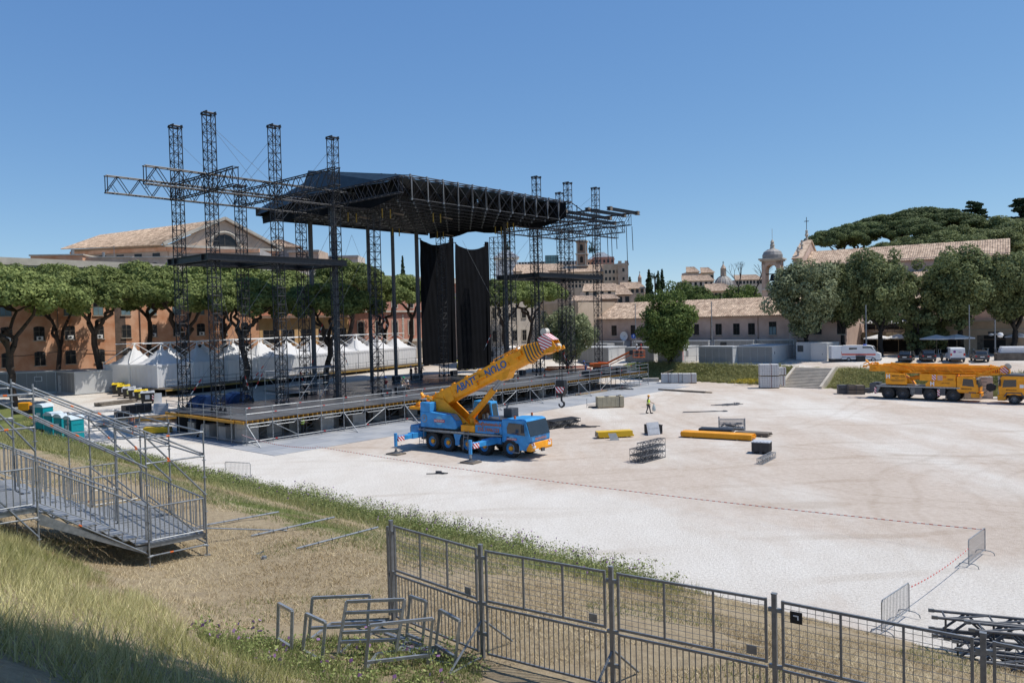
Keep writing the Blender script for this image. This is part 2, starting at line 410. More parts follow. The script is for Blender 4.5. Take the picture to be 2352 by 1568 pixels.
spots = [(tall, SL[0], 8.4, 'tallest looking black lattice tower at the near corner of the left wing'), (tall, SL[0], 15.0, 'leftmost black lattice tower, the left wing\'s outer rear corner'),
         (tall, SL[1], 8.4, 'tall black lattice tower in the middle of the left wing\'s front row'), (tall, SL[2], 8.4, 'tall black lattice tower beside the left end of the stage roof'),
         (low, SL[1], 15.2, 'short black lattice tower ending at the truss, middle of the left wing\'s rear row'), (low, SL[2] + .6, 15.6, 'short black lattice tower under the left edge of the roof, rear row'),
         (mid, 21.4, 8.7, 'black lattice tower carrying the left front of the stage roof'), (mid, 44.6, 8.7, 'black lattice tower with a round post, carrying the right front of the stage roof'),
         (mid, 44.0, 21.5, 'black lattice tower standing between the two hanging black drapes'), (mid, 55.5, 21.5, 'black lattice tower at the right edge of the right hand drape'),
         (tall, 65.6 - SL[2], 8.0, 'tall black lattice tower rising behind the right end of the roof'), (tall, 65.6 - SL[1], 7.8, 'tall black lattice tower in the middle of the right wing\'s front row'),
         (tall, 65.6 - SL[0], 7.6, 'rightmost black lattice tower, outer corner of the right wing'), (tall, 65.6 - SL[0] - .6, 14.0, 'black lattice tower with its top just showing behind the right wing\'s middle tower'),
         (low, 65.6 - SL[1], 14.4, 'short black lattice tower in the right wing\'s rear row, middle'), (low, 65.6 - SL[2], 14.6, 'short black lattice tower in the right wing\'s rear row, next to the stage')]
used = set()
for proto, s, t_, lab in spots:
    if id(proto) in used: o = copy_tree(proto)
    else: o = proto; used.add(id(proto))
    o.location = W(s, t_, ZD); o.rotation_euler = (0, 0, FA); tag(o, lab, 'tower', GTW)

def box_truss(name, label, p, q, hgt=1.55, wid=.55, group=None):
    p = V3(p); q = V3(q); L = (q - p).length; d = q - p
    t = thing(name, label, 'truss', p, math.atan2(d.y, d.x), group)
    chm = MB().tube((0, 0, 0), (L, 0, 0), .06, 6, cap=True).mesh('chord', M_blk)
    for z in (0, hgt):
        for y in (-wid / 2, wid / 2): inst('chord', chm, t, (0, y, z))
    m = MB(); n = max(2, int(round(L / 1.05))); b = L / n
    for y in (-wid / 2, wid / 2):
        for i in range(n):
            z0, z1 = (0, hgt) if i % 2 == 0 else (hgt, 0)
            m.tube((i * b, y, z0), ((i + 1) * b, y, z1), .04, 4)
            m.tube((i * b + b * .5, y, hgt / 2), ((i + 1) * b, y, hgt if z1 == 0 else 0), .026, 4) if i % 3 == 0 else None
        for x in (0.08, L - .08): m.tube((x, y, 0), (x, y, hgt), .045, 4)
    for i in range(0, n + 1):
        for z in (0, hgt): m.tube((i * b, -wid / 2, z), (i * b, wid / 2, z), .028, 4)
    obj('bracing', m, M_blk, t, kind='stuff')
    return t
ZT = 22.7
GW = 'black trusses of the stage wings'
box_truss('wing_truss', 'black truss reaching far left, front one of two along the left wing', W(-4.0, 8.4, ZT), W(20.5, 8.4, ZT), group=GW)
box_truss('wing_truss', 'leftmost black truss end, rear one of two along the left wing', W(-4.6, 15.1, ZT), W(18.5, 15.1, ZT), group=GW)
for s, t0, lab in ((SL[0], 3.9, 'black truss through the two outermost left towers'), (SL[1], -1.8, 'black truss through the left wing\'s middle towers'), (SL[2], -2.4, 'longest black truss pointing forward in front of the roof\'s left side')):
    box_truss('wing_truss', lab, W(s, 16.0, ZT + .06), W(s, t0, ZT + .06), group=GW)
box_truss('wing_truss', 'black truss along the front row of the right wing', W(45.5, 7.8, ZT), W(69.5, 7.8, ZT), group=GW)
box_truss('wing_truss', 'black truss along the rear row of the right wing', W(47.5, 14.3, ZT), W(69.8, 14.3, ZT), group=GW)
for s, t0, lab in ((65.6 - SL[0], 2.6, 'black truss through the right wing\'s outermost towers'), (65.6 - SL[1], -2.8, 'black truss ending farthest right against the sky'), (65.6 - SL[2], -2.2, 'black truss beside the roof\'s right end')):
    box_truss('wing_truss', lab, W(s, 15.4, ZT + .06), W(s, t0, ZT + .06), group=GW)
# black girders lying on the right wing's trusses, and hanging straps
for i, (t_, s0, s1) in enumerate(((-2.2, 52.0, 60.0), (.3, 50.5, 60.5), (3.4, 49.5, 61.5), (6.2, 50.5, 67.0))):
    m = MB()
    for z in (0, .36): m.box(0, s1 - s0, -.16, .16, z, z + .06)
    m.box(0, s1 - s0, -.05, .05, .06, .36)
    g = thing('roof_girder', '%s black girder from the front lying on top of the right wing' % ORD[i], 'girder', W(s0, t_, ZT + 1.74), FA, 'girders on the right wing')
    obj('web_and_flanges', m, M_blk, g)
    for x in (.6, s1 - s0 - .6): obj('clamp', MB().box(x - .25, x + .25, -.26, .26, -.02, .5), M_woodd, g)
for i, (s, t_, L) in enumerate(((58, -2.2, 3.3), (57.5, -1.6, 5.2), (55.2, -1.4, 3.2), (54.6, -1.0, 4.6), (54.2, -.6, 4.9), (52, 0, 6), (51.3, 2, 3), (50, 4.5, 3.5))):
    tag(obj('hanging_strap', MB().beam((0, 0, 0), (.15, 0, -L), .09, .05), M_blk, loc=W(s, t_, ZT), rz=FA), 'dark strap hanging down below the right wing\'s trusses', 'strap', 'straps hanging under the right wing')

def beam_frame(label, ss, tt, z):
    g = thing('beam_frame', label, 'beam frame', W(ss[0], tt[0], z), FA)
    L = ss[-1] - ss[0]; Dp = tt[-1] - tt[0]
    def ib(a, b):
        m = MB(); a = V3(a); b = V3(b); u = V3((0, 0, 1))
        m.beam(a + u * .28, b + u * .28, .42, .07); m.beam(a - u * .28, b - u * .28, .42, .07); m.beam(a, b, .12, .49)
        return m
    for y in (0, Dp):
        for off in (-.62, .62): obj('girder', ib((-.9, y + off, 0), (L + .9, y + off, 0)), M_blk, g)
    for x in [s - ss[0] for s in ss]:
        obj('cross_girder', ib((x - .62, -.35, .001), (x - .62, Dp + .35, .001)), M_blk, g); obj('cross_girder', ib((x + .62, -.35, .001), (x + .62, Dp + .35, .001)), M_blk, g)
beam_frame('black steel girder frame halfway up the left wing\'s towers', SL, (8.4, 15.1), 16.6)
beam_frame('black steel girder frame halfway up the right wing\'s towers', [65.6 - s for s in reversed(SL)], (7.8, 14.3), 16.3)

# guy wires, thin diagonals between towers, with red and white tension straps near their ends
GY = 'steel guy cables bracing the towers'
guys = [((2.1, 8.4, 29), (8.9, 8.4, 24)), ((2.1, 8.4, 29), (8.6, 8.4, 22)), ((2.1, 15, 28.6), (2.1, 8.4, 24.3)), ((8.9, 8.4, 29), (2.3, 15, 17.5)), ((8.9, 8.4, 27.6), (3.0, 15, 17.5)),
        ((15.9, 8.4, 29), (9.3, 14, 18)), ((15.9, 8.4, 27.6), (9.8, 14, 18)), ((15.9, 8.4, 21), (8.9, 14, 3)), ((8.9, 8.4, 16), (2.1, 14.5, 3)), ((2.1, 8.4, 16), (8.9, 14.5, 3)), ((8.9, 8.4, 16), (15.9, 15, 3)),
        ((15.9, 8.4, 16), (9.2, 15, 4)), ((21.4, 8.7, 20), (15.9, 15, 4)), ((22, 24, 22), (29, 24, 4)), ((30, 24, 22), (24, 24, 8)), ((30, 24, 22), (36, 24, 9)),
        ((44.6, 8.7, 21), (49.7, 14, 4)), ((49.7, 8, 22), (44.6, 14, 6)), ((56.7, 7.8, 22), (50, 14, 4)), ((56.7, 7.8, 29), (50.2, 14, 18)), ((63.5, 7.6, 29), (57.2, 14, 22)), ((63.5, 7.6, 27.8), (57.6, 14, 22)),
        ((63.5, 7.6, 16), (57, 14, 3)), ((56.7, 7.8, 16), (63, 14, 3)), ((50, 14, 21), (56.7, 8, 3)), ((47, 20, 22), (54, 14, 3))]
for a, b in guys:
    p, q = W(*a), W(*b); d = q - p
    t = thing('guy_cable', 'thin steel cable running diagonally between the stage towers', 'cable', p, 0, GY)
    obj('cable', MB().tube((0, 0, 0), d, .016, 4), M_galvd, t)
    if q.z < 10:
        m = MB(); u = d.normalized()
        for k in range(4):
            m.m = k % 2; m.tube(d - u * (2.4 - .45 * k), d - u * (2.0 - .45 * k), .055, 5)
        obj('tension_strap', m, [M_red, M_white], t)

SR0, SR1, TR0, TR1, ZB = 19.6, 46.6, 1.4, 26.6, 23.05
M_sling = mat('dull yellow sling', (.30, .22, .05), .7)
def roof():
    g = thing('stage_roof', 'huge black space frame roof with dark tarpaulin over the stage', 'stage roof', W(0, 0, 0), FA)
    ns, ntt = 12, 12
    bs = [SR0 + 1.05 + (SR1 - SR0 - 1.6) * i / (ns - 1) for i in range(ns)]; bt = [TR0 + (TR1 - TR0) * j / (ntt - 1) for j in range(ntt)]
    hs = bs[1] - bs[0]; ht = bt[1] - bt[0]
    ts = [bs[0] - hs / 2 + hs * i for i in range(ns + 1)]; tt = [bt[0] - ht / 2 + ht * j for j in range(ntt + 1)]
    def zt(t): return 25.25 + (t - .3) * .155 if t < 17.6 else 27.0 - (t - 17.6) * .22
    def zb(t): return ZB + .02 * t
    m = MB(); nm = MB()
    for j, t in enumerate(bt):
        for i, s in enumerate(bs):
            if i < ns - 1: m.tube((s, t, zb(t)), (bs[i + 1], t, zb(t)), .055, 5)
            if j < ntt - 1: m.tube((s, t, zb(t)), (s, bt[j + 1], zb(bt[j + 1])), .055, 5)
            nm.tube((s, t, zb(t) - .12), (s, t, zb(t) + .12), .11, 6, cap=True)
    obj('bottom_grid', m, M_blk, g, kind='stuff')
    m = MB()
    for j, t in enumerate(tt):
        for i, s in enumerate(ts):
            if i < ns: m.tube((s, t, zt(t)), (ts[i + 1], t, zt(t)), .06, 5)
            if j < ntt: m.tube((s, t, zt(t)), (s, tt[j + 1], zt(tt[j + 1])), .055, 5)
            nm.tube((s, t, zt(t) - .13), (s, t, zt(t) + .13), .12, 6, cap=True)
    obj('top_grid', m, M_blk, g, kind='stuff')
    m = MB()
    for j, t in enumerate(bt):
        for i, s in enumerate(bs):
            for a in (0, 1):
                for b in (0, 1): m.tube((s, t, zb(t)), (ts[i + a], tt[j + b], zt(tt[j + b])), .04, 4)
    obj('web_members', m, M_blk, g, kind='stuff')
    obj('grid_nodes', nm, M_galvd, g, kind='stuff')
    post = MB().tube((0, 0, 0), (0, 0, zt(bt[0]) - zb(bt[0]) - .12), .085, 6).mesh('front_post', M_mgrey)
    for s in bs: inst('front_post', post, g, (s, bt[0], zb(bt[0])))
    obj('front_top_chord', MB().tube((bs[0] - 1, bt[0], zt(bt[0]) - .1), (bs[-1] + 1, bt[0], zt(bt[0]) - .1), .075, 6), M_blk, g)
    # membrane just under the top grid: two pitches with a step at the ridge
    m = MB()
    f0, f1 = tt[1], 17.4
    for a, b, dz in ((f0, f1, -.16), (17.5, tt[-1] + .3, -.95)):
        za = (zt(a) if a < 17.45 else 27.9) + dz; zb_ = zt(b) + dz if b > 18 else 27.9 + dz
        m.hexa([(ts[0] - .4, a, za), (ts[-1] + .4, a, za), (ts[-1] + .4, b, zb_), (ts[0] - .4, b, zb_), (ts[0] - .4, a, za + .04), (ts[-1] + .4, a, za + .04), (ts[-1] + .4, b, zb_ + .04), (ts[0] - .4, b, zb_ + .04)])
    obj('membrane', m, M_teal, g)
    for nm_, s in (('side_curtain', ts[0] - .45), ('side_curtain', ts[-1] + .45)):
        m = MB(); N = 16
        for k in range(N):
            a, b = TR0 + (TR1 + 1.2 - TR0) * k / N, TR0 + (TR1 + 1.2 - TR0) * (k + 1) / N
            tp = lambda t: (zt(t) if t < 17.4 else 26.95 - (t - 17.5) * .22)
            lo = lambda t: 22.75 + .28 * math.sin(t * .75) * (0 if t > 24 else 1) + (.5 if t < 3 else 0) + .25 * (t / 26)
            off = lambda t: .12 * math.sin(t * 2.1)
            m.hexa([(s - .03 + off(a), a, lo(a)), (s + .03 + off(a), a, lo(a)), (s + .03 + off(b), b, lo(b)), (s - .03 + off(b), b, lo(b)), (s - .03, a, tp(a)), (s + .03, a, tp(a)), (s + .03, b, tp(b)), (s - .03, b, tp(b))])
        obj(nm_, m, M_blkfab, g)
    # ridge skirt, sloped tarpaulin seen on the left flank
    s0 = ts[0] - .45
    obj('flank_tarpaulin', MB().hexa([(s0 - 1.5, 1.6, 24.5), (s0 - 1.44, 1.6, 24.5), (s0 - 1.44, 17.2, 25.1), (s0 - 1.5, 17.2, 25.1), (s0 - .1, 1.2, 25.4), (s0 - .04, 1.2, 25.4), (s0 - .04, 17.4, 28.15), (s0 - .1, 17.4, 28.15)]), M_teal, g)
    obj('flank_tarpaulin', MB().hexa([(s0 - 1.3, 17.6, 24.6), (s0 - 1.24, 17.6, 24.6), (s0 - .86, 27.6, 24.0), (s0 - .92, 27.6, 24.0), (s0 - .1, 17.6, 27.0), (s0 - .04, 17.6, 27.0), (s0 - .04, 27.6, 25.1), (s0 - .1, 27.6, 25.1)]), M_teal, g)
    obj('ridge_step', MB().box(ts[0] - .4, ts[-1] + .4, 17.42, 17.46, 26.7, 27.9), M_blkfab, g); obj('rear_curtain', MB().box(ts[0] - .3, ts[-1] + .3, tt[-1] + .1, tt[-1] + .14, zb(TR1) - .1, zt(tt[-1])), M_blkfab, g)
    obj('rear_flap', MB().box(s0 - .9, ts[-1], 27.7, 27.76, 23.9, 25.0), M_blkfab, g)
    # outrigger arm at the right hand corner
    e = ts[-1]
    m = MB(); 
    for p, q in (((e, tt[0], zt(0) + .05), (e + 3.2, tt[0] + .2, zt(0) - .9)), ((e + 3.2, tt[0] + .2, zt(0) - .9), (e + 1.2, tt[0] + .3, 22.9)), ((e, tt[0], zt(0) + .05), (e + 1.4, tt[0] + 2.3, 25.2)), ((e + 1.3, tt[0], 25.0), (e + 1.3, tt[0], 22.9))): m.tube(p, q, .065, 5)
    obj('outrigger_arm', m, M_blk, g)
    # sheave blocks with yellow slings under the grid
    for s, t in ((23.5, 9), (22.5, 14), (30.5, 8), (43.5, 21), (48 - 2, 12), (36, 22), (44, 8)):
        m = MB()
        for dx in (-.6, .6): m.box(s + dx - .06, s + dx + .06, t - .05, t + .05, ZB - .95, ZB + .1)
        obj('yellow_sling', m, M_sling, g)
        obj('chain_hoist_bar', MB().tube((s + 1, t, ZB - .25), (s + 2.6, t, ZB - .35), .09, 6, cap=True), M_woodd, g)
roof()
# round steel columns along the back
for s, t_, r, lab in ((24.6, 25.6, .30, 'thick dark round column under the rear left of the roof'), (34.0, 25.6, .26, 'dark round column under the middle of the roof\'s rear edge, left of three'), (38.4, 25.6, .26, 'dark round column under the roof\'s rear edge, between two others'),
                     (43.0, 25.6, .30, 'round column at the left hem of the left drape'), (44.6, 9.6, .22, 'slim round column beside the right front lattice tower'), (16.6, 9.6, .34, 'thick black round column behind the tower beside the roof')):
    c = thing('round_column', lab, 'column', W(s, t_, ZD), FA, 'round columns of the stage')
    obj('shaft', MB().tube((0, 0, .05), (0, 0, 21.3), r, 12), M_dgrey, c, smooth=True); obj('base_plate', MB().box(-.5, .5, -.5, .5, 0, .05), M_blk, c)

def drape(label, s0, s1, t_, z0, z1, sag, seed):
    g = thing('stage_drape', label, 'drape', W(s0, t_, ZD), FA)
    nx, nz = 90, 46; L = s1 - s0; rs = random.Random(seed); ph = [rs.uniform(0, 6) for _ in range(6)]
    vs = []; fs = []
    for side in (0, 1):
        for j in range(nz + 1):
            for i in range(nx + 1):
                u = i / nx; v = j / nz
                top = z1 - sag * 4 * u * (1 - u); z = z0 + (top - z0) * v
                # folds swing from the hung corners
                c_ = (1 - u) if seed == 1 else .3 + u; y = .03 * math.sin(u * 17 + ph[0] + 3 * (1 - v)) * v + .09 * math.sin(u * 5 + ph[1] + 4 * (1 - v)) + .06 * math.sin((c_ * 1.3 + (1 - v) * 1.5 * (.4 + c_)) * 13 + ph[2]) * v * v + .025 * math.sin(u * 44 + ph[3] + 7 * v)
                vs.append((u * L, y + side * .03, z))
    st = (nx + 1) * (nz + 1)
    for j in range(nz):
        for i in range(nx):
            a = j * (nx + 1) + i; fs.append((a, a + 1, a + nx + 2, a + nx + 1)); b = a + st; fs.append((b, b + nx + 1, b + nx + 2, b + 1))
    m = MB(); m.add(vs, fs); obj('cloth', m, M_drape, g, smooth=True)
    obj('head_batten', MB().tube((-.3, .05, z1 + .05), (.3, .05, z1 + .05), .08, 6, cap=True).tube((L - .3, .05, z1 + .05), (L + .3, .05, z1 + .05), .08, 6, cap=True), M_blk, g)
    m = MB(); m.box(L, L + .7, -.1, .15, z0, z1 + .6); obj('edge_panel', m, M_drape, g)
M_drape = mat('black velour drape', (.0045, .005, .007), .8, 0, .35, .5, spec=.12)
drape('left one of two huge black drapes, bottom edge well above the deck', 43.3, 49.5, 25.2, 1.6, 20.3, .7, 1)
drape('right one of two huge black drapes, reaching nearly to the deck', 50.3, 57.2, 24.9, .5, 20.1, .8, 2)

def stage_platform():
    g = thing('stage_platform', 'long scaffold stage platform with dark plywood deck and yellow edge beams', 'stage', W(0, 0, 0), FA)
    # deck panels
    pan = MB().box(.012, 2.488, .012, 2.388, ZD - .06, ZD).mesh('deck_panel', M_deck)
    M_deck2 = mat('stage plywood pale', (.12, .122, .125), .42, 0, .3, .5, spec=.4); M_deck3 = mat('stage plywood dark', (.06, .062, .068), .25, 0, .25, .5, spec=.5)
    pan2 = MB().box(.012, 2.488, .012, 2.388, ZD - .06, ZD).mesh('deck_panel', M_deck2); pan3 = MB().box(.012, 2.488, .012, 2.388, ZD - .06, ZD).mesh('deck_panel', M_deck3)
    for i in range(26):
        s = i * 2.5
        for j in range(11):
            t = j * 2.4
            if (s < 17.4 or s > 47.4) and j > 5: continue
            inst('deck_panel', (pan, pan, pan2, pan3)[R.randrange(4)] if t > 3 else (pan2, pan2, pan)[R.randrange(3)], g, (s, t, 0))  # rows along the front edge draw mostly the paler panels
    L = 65.0
    std = MB().tube((0, 0, .02), (0, 0, ZD + 1.08), .036, 6).box(-.08, .08, -.08, .08, 0, .02)
    for z in (.3, .8, 1.3, 1.8, 2.4, 2.9): std.tube((0, 0, z - .012), (0, 0, z + .012), .075, 6, cap=True)
    stdm = std.mesh('standard', M_galv)
    shortm = MB().tube((0, 0, .02), (0, 0, ZD - .4), .036, 5).box(-.08, .08, -.08, .08, 0, .02).mesh('standard', M_galvd)
    for i in range(27): inst('standard', stdm, g, (i * 2.5, -.14, 0))
    for j in range(1, 7): inst('standard', stdm, g, (-.14, j * 2.4 - .3, 0))
    for i in range(27):
        for j in (1, 2, 3): inst('standard', shortm, g, (i * 2.5 + .1, j * 2.4, 0))
    led = MB().tube((0, 0, 0), (2.5, 0, 0), .034, 6); led.tube((.2, 0, 0), (.42, 0, 0), .038, 6)
    led.mi = [0] * 6 + [1] * 6; ledm = led.mesh('ledger', [M_galv, M_red]); ledr = MB().tube((0, 0, 0), (2.5, 0, 0), .032, 5).mesh('ledger', M_galv)
    for i in range(26):
        for z in (.32, ZD + .52, ZD + 1.02): inst('ledger', ledm if (i + int(z)) % 2 else ledr, g, (i * 2.5, -.14, z))
        if i % 2: inst('ledger', ledr, g, (i * 2.5, 2.4, .34))
    ls = MB().tube((0, 0, 0), (0, 2.4, 0), .032, 5).mesh('ledger', M_galv)
    for j in range(6):
        for z in (.34, ZD + .5, ZD + 1.0): inst('ledger', ls, g, (-.14, j * 2.4 - .14 + (.001 if j else 0), z))
    for i in range(27): inst('ledger', ls, g, (i * 2.5, -.14, .36))
    # lattice girders under the front edge: shallow trapezoid trusses
    tr = MB(); z0 = ZD - .36
    tr.tube((.05, 0, z0), (2.45, 0, z0), .026, 4); tr.tube((.35, 0, z0 - .28), (2.15, 0, z0 - .28), .024, 4)
    for a, b in (((.05, z0), (.35, z0 - .28)), ((2.15, z0 - .28), (2.45, z0))): tr.tube((a[0], 0, a[1]), (b[0], 0, b[1]), .024, 4)
    for x in (.35, .8, 1.25, 1.7, 2.15): tr.tube((x, 0, z0), (x, 0, z0 - .28), .018, 4)
    trm = tr.mesh('edge_girder', M_galv)
    for i in range(26): inst('edge_girder', trm, g, (i * 2.5, -.13, 0))
    # yellow joists with their ends showing on the front
    jm = MB(); jm.box(0, .08, -.1, 2.2, ZD - .26, ZD - .23); jm.box(.025, .055, -.1, 2.2, ZD - .23, ZD - .12); jm.box(0, .08, -.1, 2.2, ZD - .12, ZD - .09)
    jme = jm.mesh('joist', M_yel)
    for i in range(130): inst('joist', jme, g, (i * .5 + .1, 0, 0))
    ym = MB(); ym.box(-.30, -.22, -.2, 14.2, ZD - .30, ZD - .25); ym.box(-.275, -.245, -.2, 14.2, ZD - .25, ZD - .12); ym.box(-.30, -.22, -.2, 14.2, ZD - .12, ZD - .07)
    ym.box(-.46, -.38, 1.2, 13.8, ZD - .30, ZD - .25); ym.box(-.435, -.405, 1.2, 13.8, ZD - .25, ZD - .12); ym.box(-.46, -.38, 1.2, 13.8, ZD - .12, ZD - .07)
    obj('edge_beam', ym, M_yel, g)
    # diagonal braces on the front, raking shores further right
    br = MB().tube((0, 0, .35), (2.5, 0, ZD - .45), .03, 5).mesh('brace', M_galv); br2 = MB().tube((0, 0, ZD - .45), (2.5, 0, .35), .03, 5).mesh('brace', M_galv)
    for i in range(26):
        inst('brace', br if i % 2 else br2, g, (i * 2.5, 2.4, 0))
        if i % 4 == 1: inst('brace', br2 if i % 8 == 1 else br, g, (i * 2.5, -.15, 0))
    sh = MB().tube((0, -2.2, .05), (0, -.14, ZD - .4), .04, 6).tube((0, -2.2, .06), (0, -.14, .36), .03, 5).mesh('raking_shore', M_galv)
    for i in (0, 4, 7, 9, 12, 15, 19, 23): inst('raking_shore', sh, g, (i * 2.5 + .04, 0, 0))
    # concrete ballast blocks under the deck
    bl = MB().box(0, 1.5, 0, 1.3, .06, 1.25).mesh('ballast_block', M_conc)
    for s, t in ((.4, 1.2), (.4, 4.1), (.4, 7.0), (.4, 9.8), (3.6, 2.6), (6.4, 3.4), (8.6, 1.6), (10.5, 3.4), (12.2, 1.4), (16, 3), (20, 2.4), (24, 3.2), (33, 2.6), (43, 3), (52, 3)): inst('ballast_block', bl, g, (s, t, 0))
    bt2 = MB().box(0, 1.5, 0, 1.3, 1.27, 1.7).mesh('ballast_block', M_conc)
    for s, t in ((.4, 1.2), (8.6, 1.6), (3.6, 2.6)): inst('ballast_block', bt2, g, (s, t, 0))
    # black sheet put in for the deep shade under the deck
    obj('under_deck_shade', MB().box(0, 65, 8.6, 8.65, .02, ZD - .1).box(.5, .55, 11.2, 13.5, .02, ZD - .1), M_blkfab, g)
    # loading ramp landings projecting from the front
    for s in (19.2, 24.6):
        obj('landing', MB().box(s, s + 3.6, -2.3, -.25, ZD - .02, ZD + .06), M_galv, g)
stage_platform()

def ground_mats():
    g = thing('ground_mats', 'grey interlocking ground mats laid along the stage front', 'mats', W(0, 0, .0), FA)
    p = MB().box(.008, 2.392, .008, 2.392, .0, .035).mesh('mat_panel', M_mat)
    M_mat2 = mat('grey ground mat pale', (.36, .37, .385), .6, 0, .12, 1.3, stretch=(1, .2, 1)); p2 = MB().box(.008, 2.392, .008, 2.392, .0, .035).mesh('mat_panel', M_mat2)
    for i in range(-1, 29):
        for j in range(-3, 2):
            if i < 0 and j == -3 and False: continue
            if j == -3 and i > 26: continue
            inst('mat_panel', (p, p2)[R.random() < .45], g, (i * 2.4 + 1.0, j * 2.4 + .6, 0))
    for j in range(2, 6): inst('mat_panel', p, g, (-1.4, j * 2.4 + .6, 0))
ground_mats()

# things standing on the deck ----------------------------------------------------------------
def scaffold_frame(name, label, loc, rz, L, Wd, Hh, lev):
    g = thing(name, label, 'scaffolding', loc, rz)
    up = MB().tube((0, 0, 0), (0, 0, Hh), .04, 6).mesh('standard', M_galv)
    n = int(round(L / 2.5)); b = L / n
    for i in range(n + 1):
        for y in (0, Wd): inst('standard', up, g, (i * b, y, 0))
    l1 = MB().tube((0, 0, 0), (L, 0, 0), .036, 6).mesh('ledger', M_galv); l2 = MB().tube((0, 0, 0), (0, Wd, 0), .036, 6).mesh('transom', M_galv)
    for z in lev:
        for y in (0, Wd): inst('ledger', l1, g, (0, y, z))
        for i in range(n + 1): inst('transom', l2, g, (i * b, 0, z))
    for i in range(n): obj('brace', MB().tube((i * b, 0, .15), (i * b + b, 0, Hh * .95), .034, 5), M_galv, g)
    for i in range(n): obj('brace', MB().tube((i * b, Wd, Hh * .9), (i * b + b, Wd, .15), .034, 5), M_galv, g)
    obj('top_board', MB().box(L * .45, L + .6, -.2, Wd + .2, Hh + .02, Hh + .08), M_galv, g)
    return g
scaffold_frame('working_scaffold', 'silver scaffold bay standing on the deck between the left wing towers', W(9.6, 10.2, ZD), FA, 7.5, 2.5, 3.3, (.9, 1.7, 2.5, 3.2))
for i, (s, t_) in enumerate(((20.2, 5.9), (22.6, 6.4), (23.4, 7.0), (37, 20), (38.2, 20.6), (45.5, 21), (50.5, 12), (34.5, 21))):
    g = thing('flight_case', '%s aluminium edged flight case standing on the stage deck, counted from the left' % ORD[i], 'flight case', W(s, t_, ZD), FA + R.uniform(-.3, .3), 'flight cases on the deck')
    obj('body', MB().box(-.55, .55, -.3, .3, .12, .75), M_blk, g)
    m = MB()
    for z in (.11, .72):
        for y in (-.31, .29): m.box(-.57, .57, y, y + .02, z, z + .05)
    for x in (-.57, .53):
        for y in (-.31, .28): m.box(x, x + .04, y, y + .03, .16, .72)
    obj('edging', m, M_galv, g)
    obj('castors', MB().box(-.5, -.4, -.25, .25, 0, .12).box(.4, .5, -.25, .25, 0, .12), M_dgrey, g)
# black crates, carts and coiled cable toward the right end of the deck
for i, (s, t_, l, h) in enumerate(((55.5, .9, 2.6, 1.1), (59.0, 1.2, 2.4, 1.0), (52.6, 1.6, 2.0, .8), (62.5, 3.4, 1.6, .6))):
    g = thing('black_crate', '%s large black slatted crate at the right end of the stage deck' % ORD[i], 'crate', W(s, t_, ZD), FA, 'black crates at the right end of the deck')
    obj('body', MB().box(-l / 2, l / 2, -.7, .7, .1, h), M_blk, g, bevel=.03)
    m = MB()
    for k in range(4): m.box(-l / 2 - .03, l / 2 + .03, -.74, .74, .15 + k * (h - .2) / 4, .22 + k * (h - .2) / 4)
    obj('ribs', m, M_dgrey, g)
def gate(s, t_, lab):
    g = thing('steel_gate_frame', lab, 'frame', W(s, t_, ZD), FA)
    m = MB(); 
    for x in (0, 2.2): m.tube((x, 0, 0), (x, 0, 1.5), .035, 6)
    for z in (.08, .75, 1.45): m.tube((0, 0, z), (2.2, 0, z), .035, 6)
    obj('tube_frame', m, M_galv, g)
gate(59.5, -.1, 'silver tube gate frame on the deck edge beside black crates'); gate(53.2, .1, 'silver tube gate frame on the deck edge left of the black crates')
TA_ = rad(61); TF = V3((math.cos(TA_), math.sin(TA_), 0)); TS = V3((-TF.y, TF.x, 0)); TC0 = V3((-42.2, 91.0, 0)); ZTF = 3.0
def TW(a, b, z=0): return TC0 + TF * a + TS * b + V3((0, 0, z))
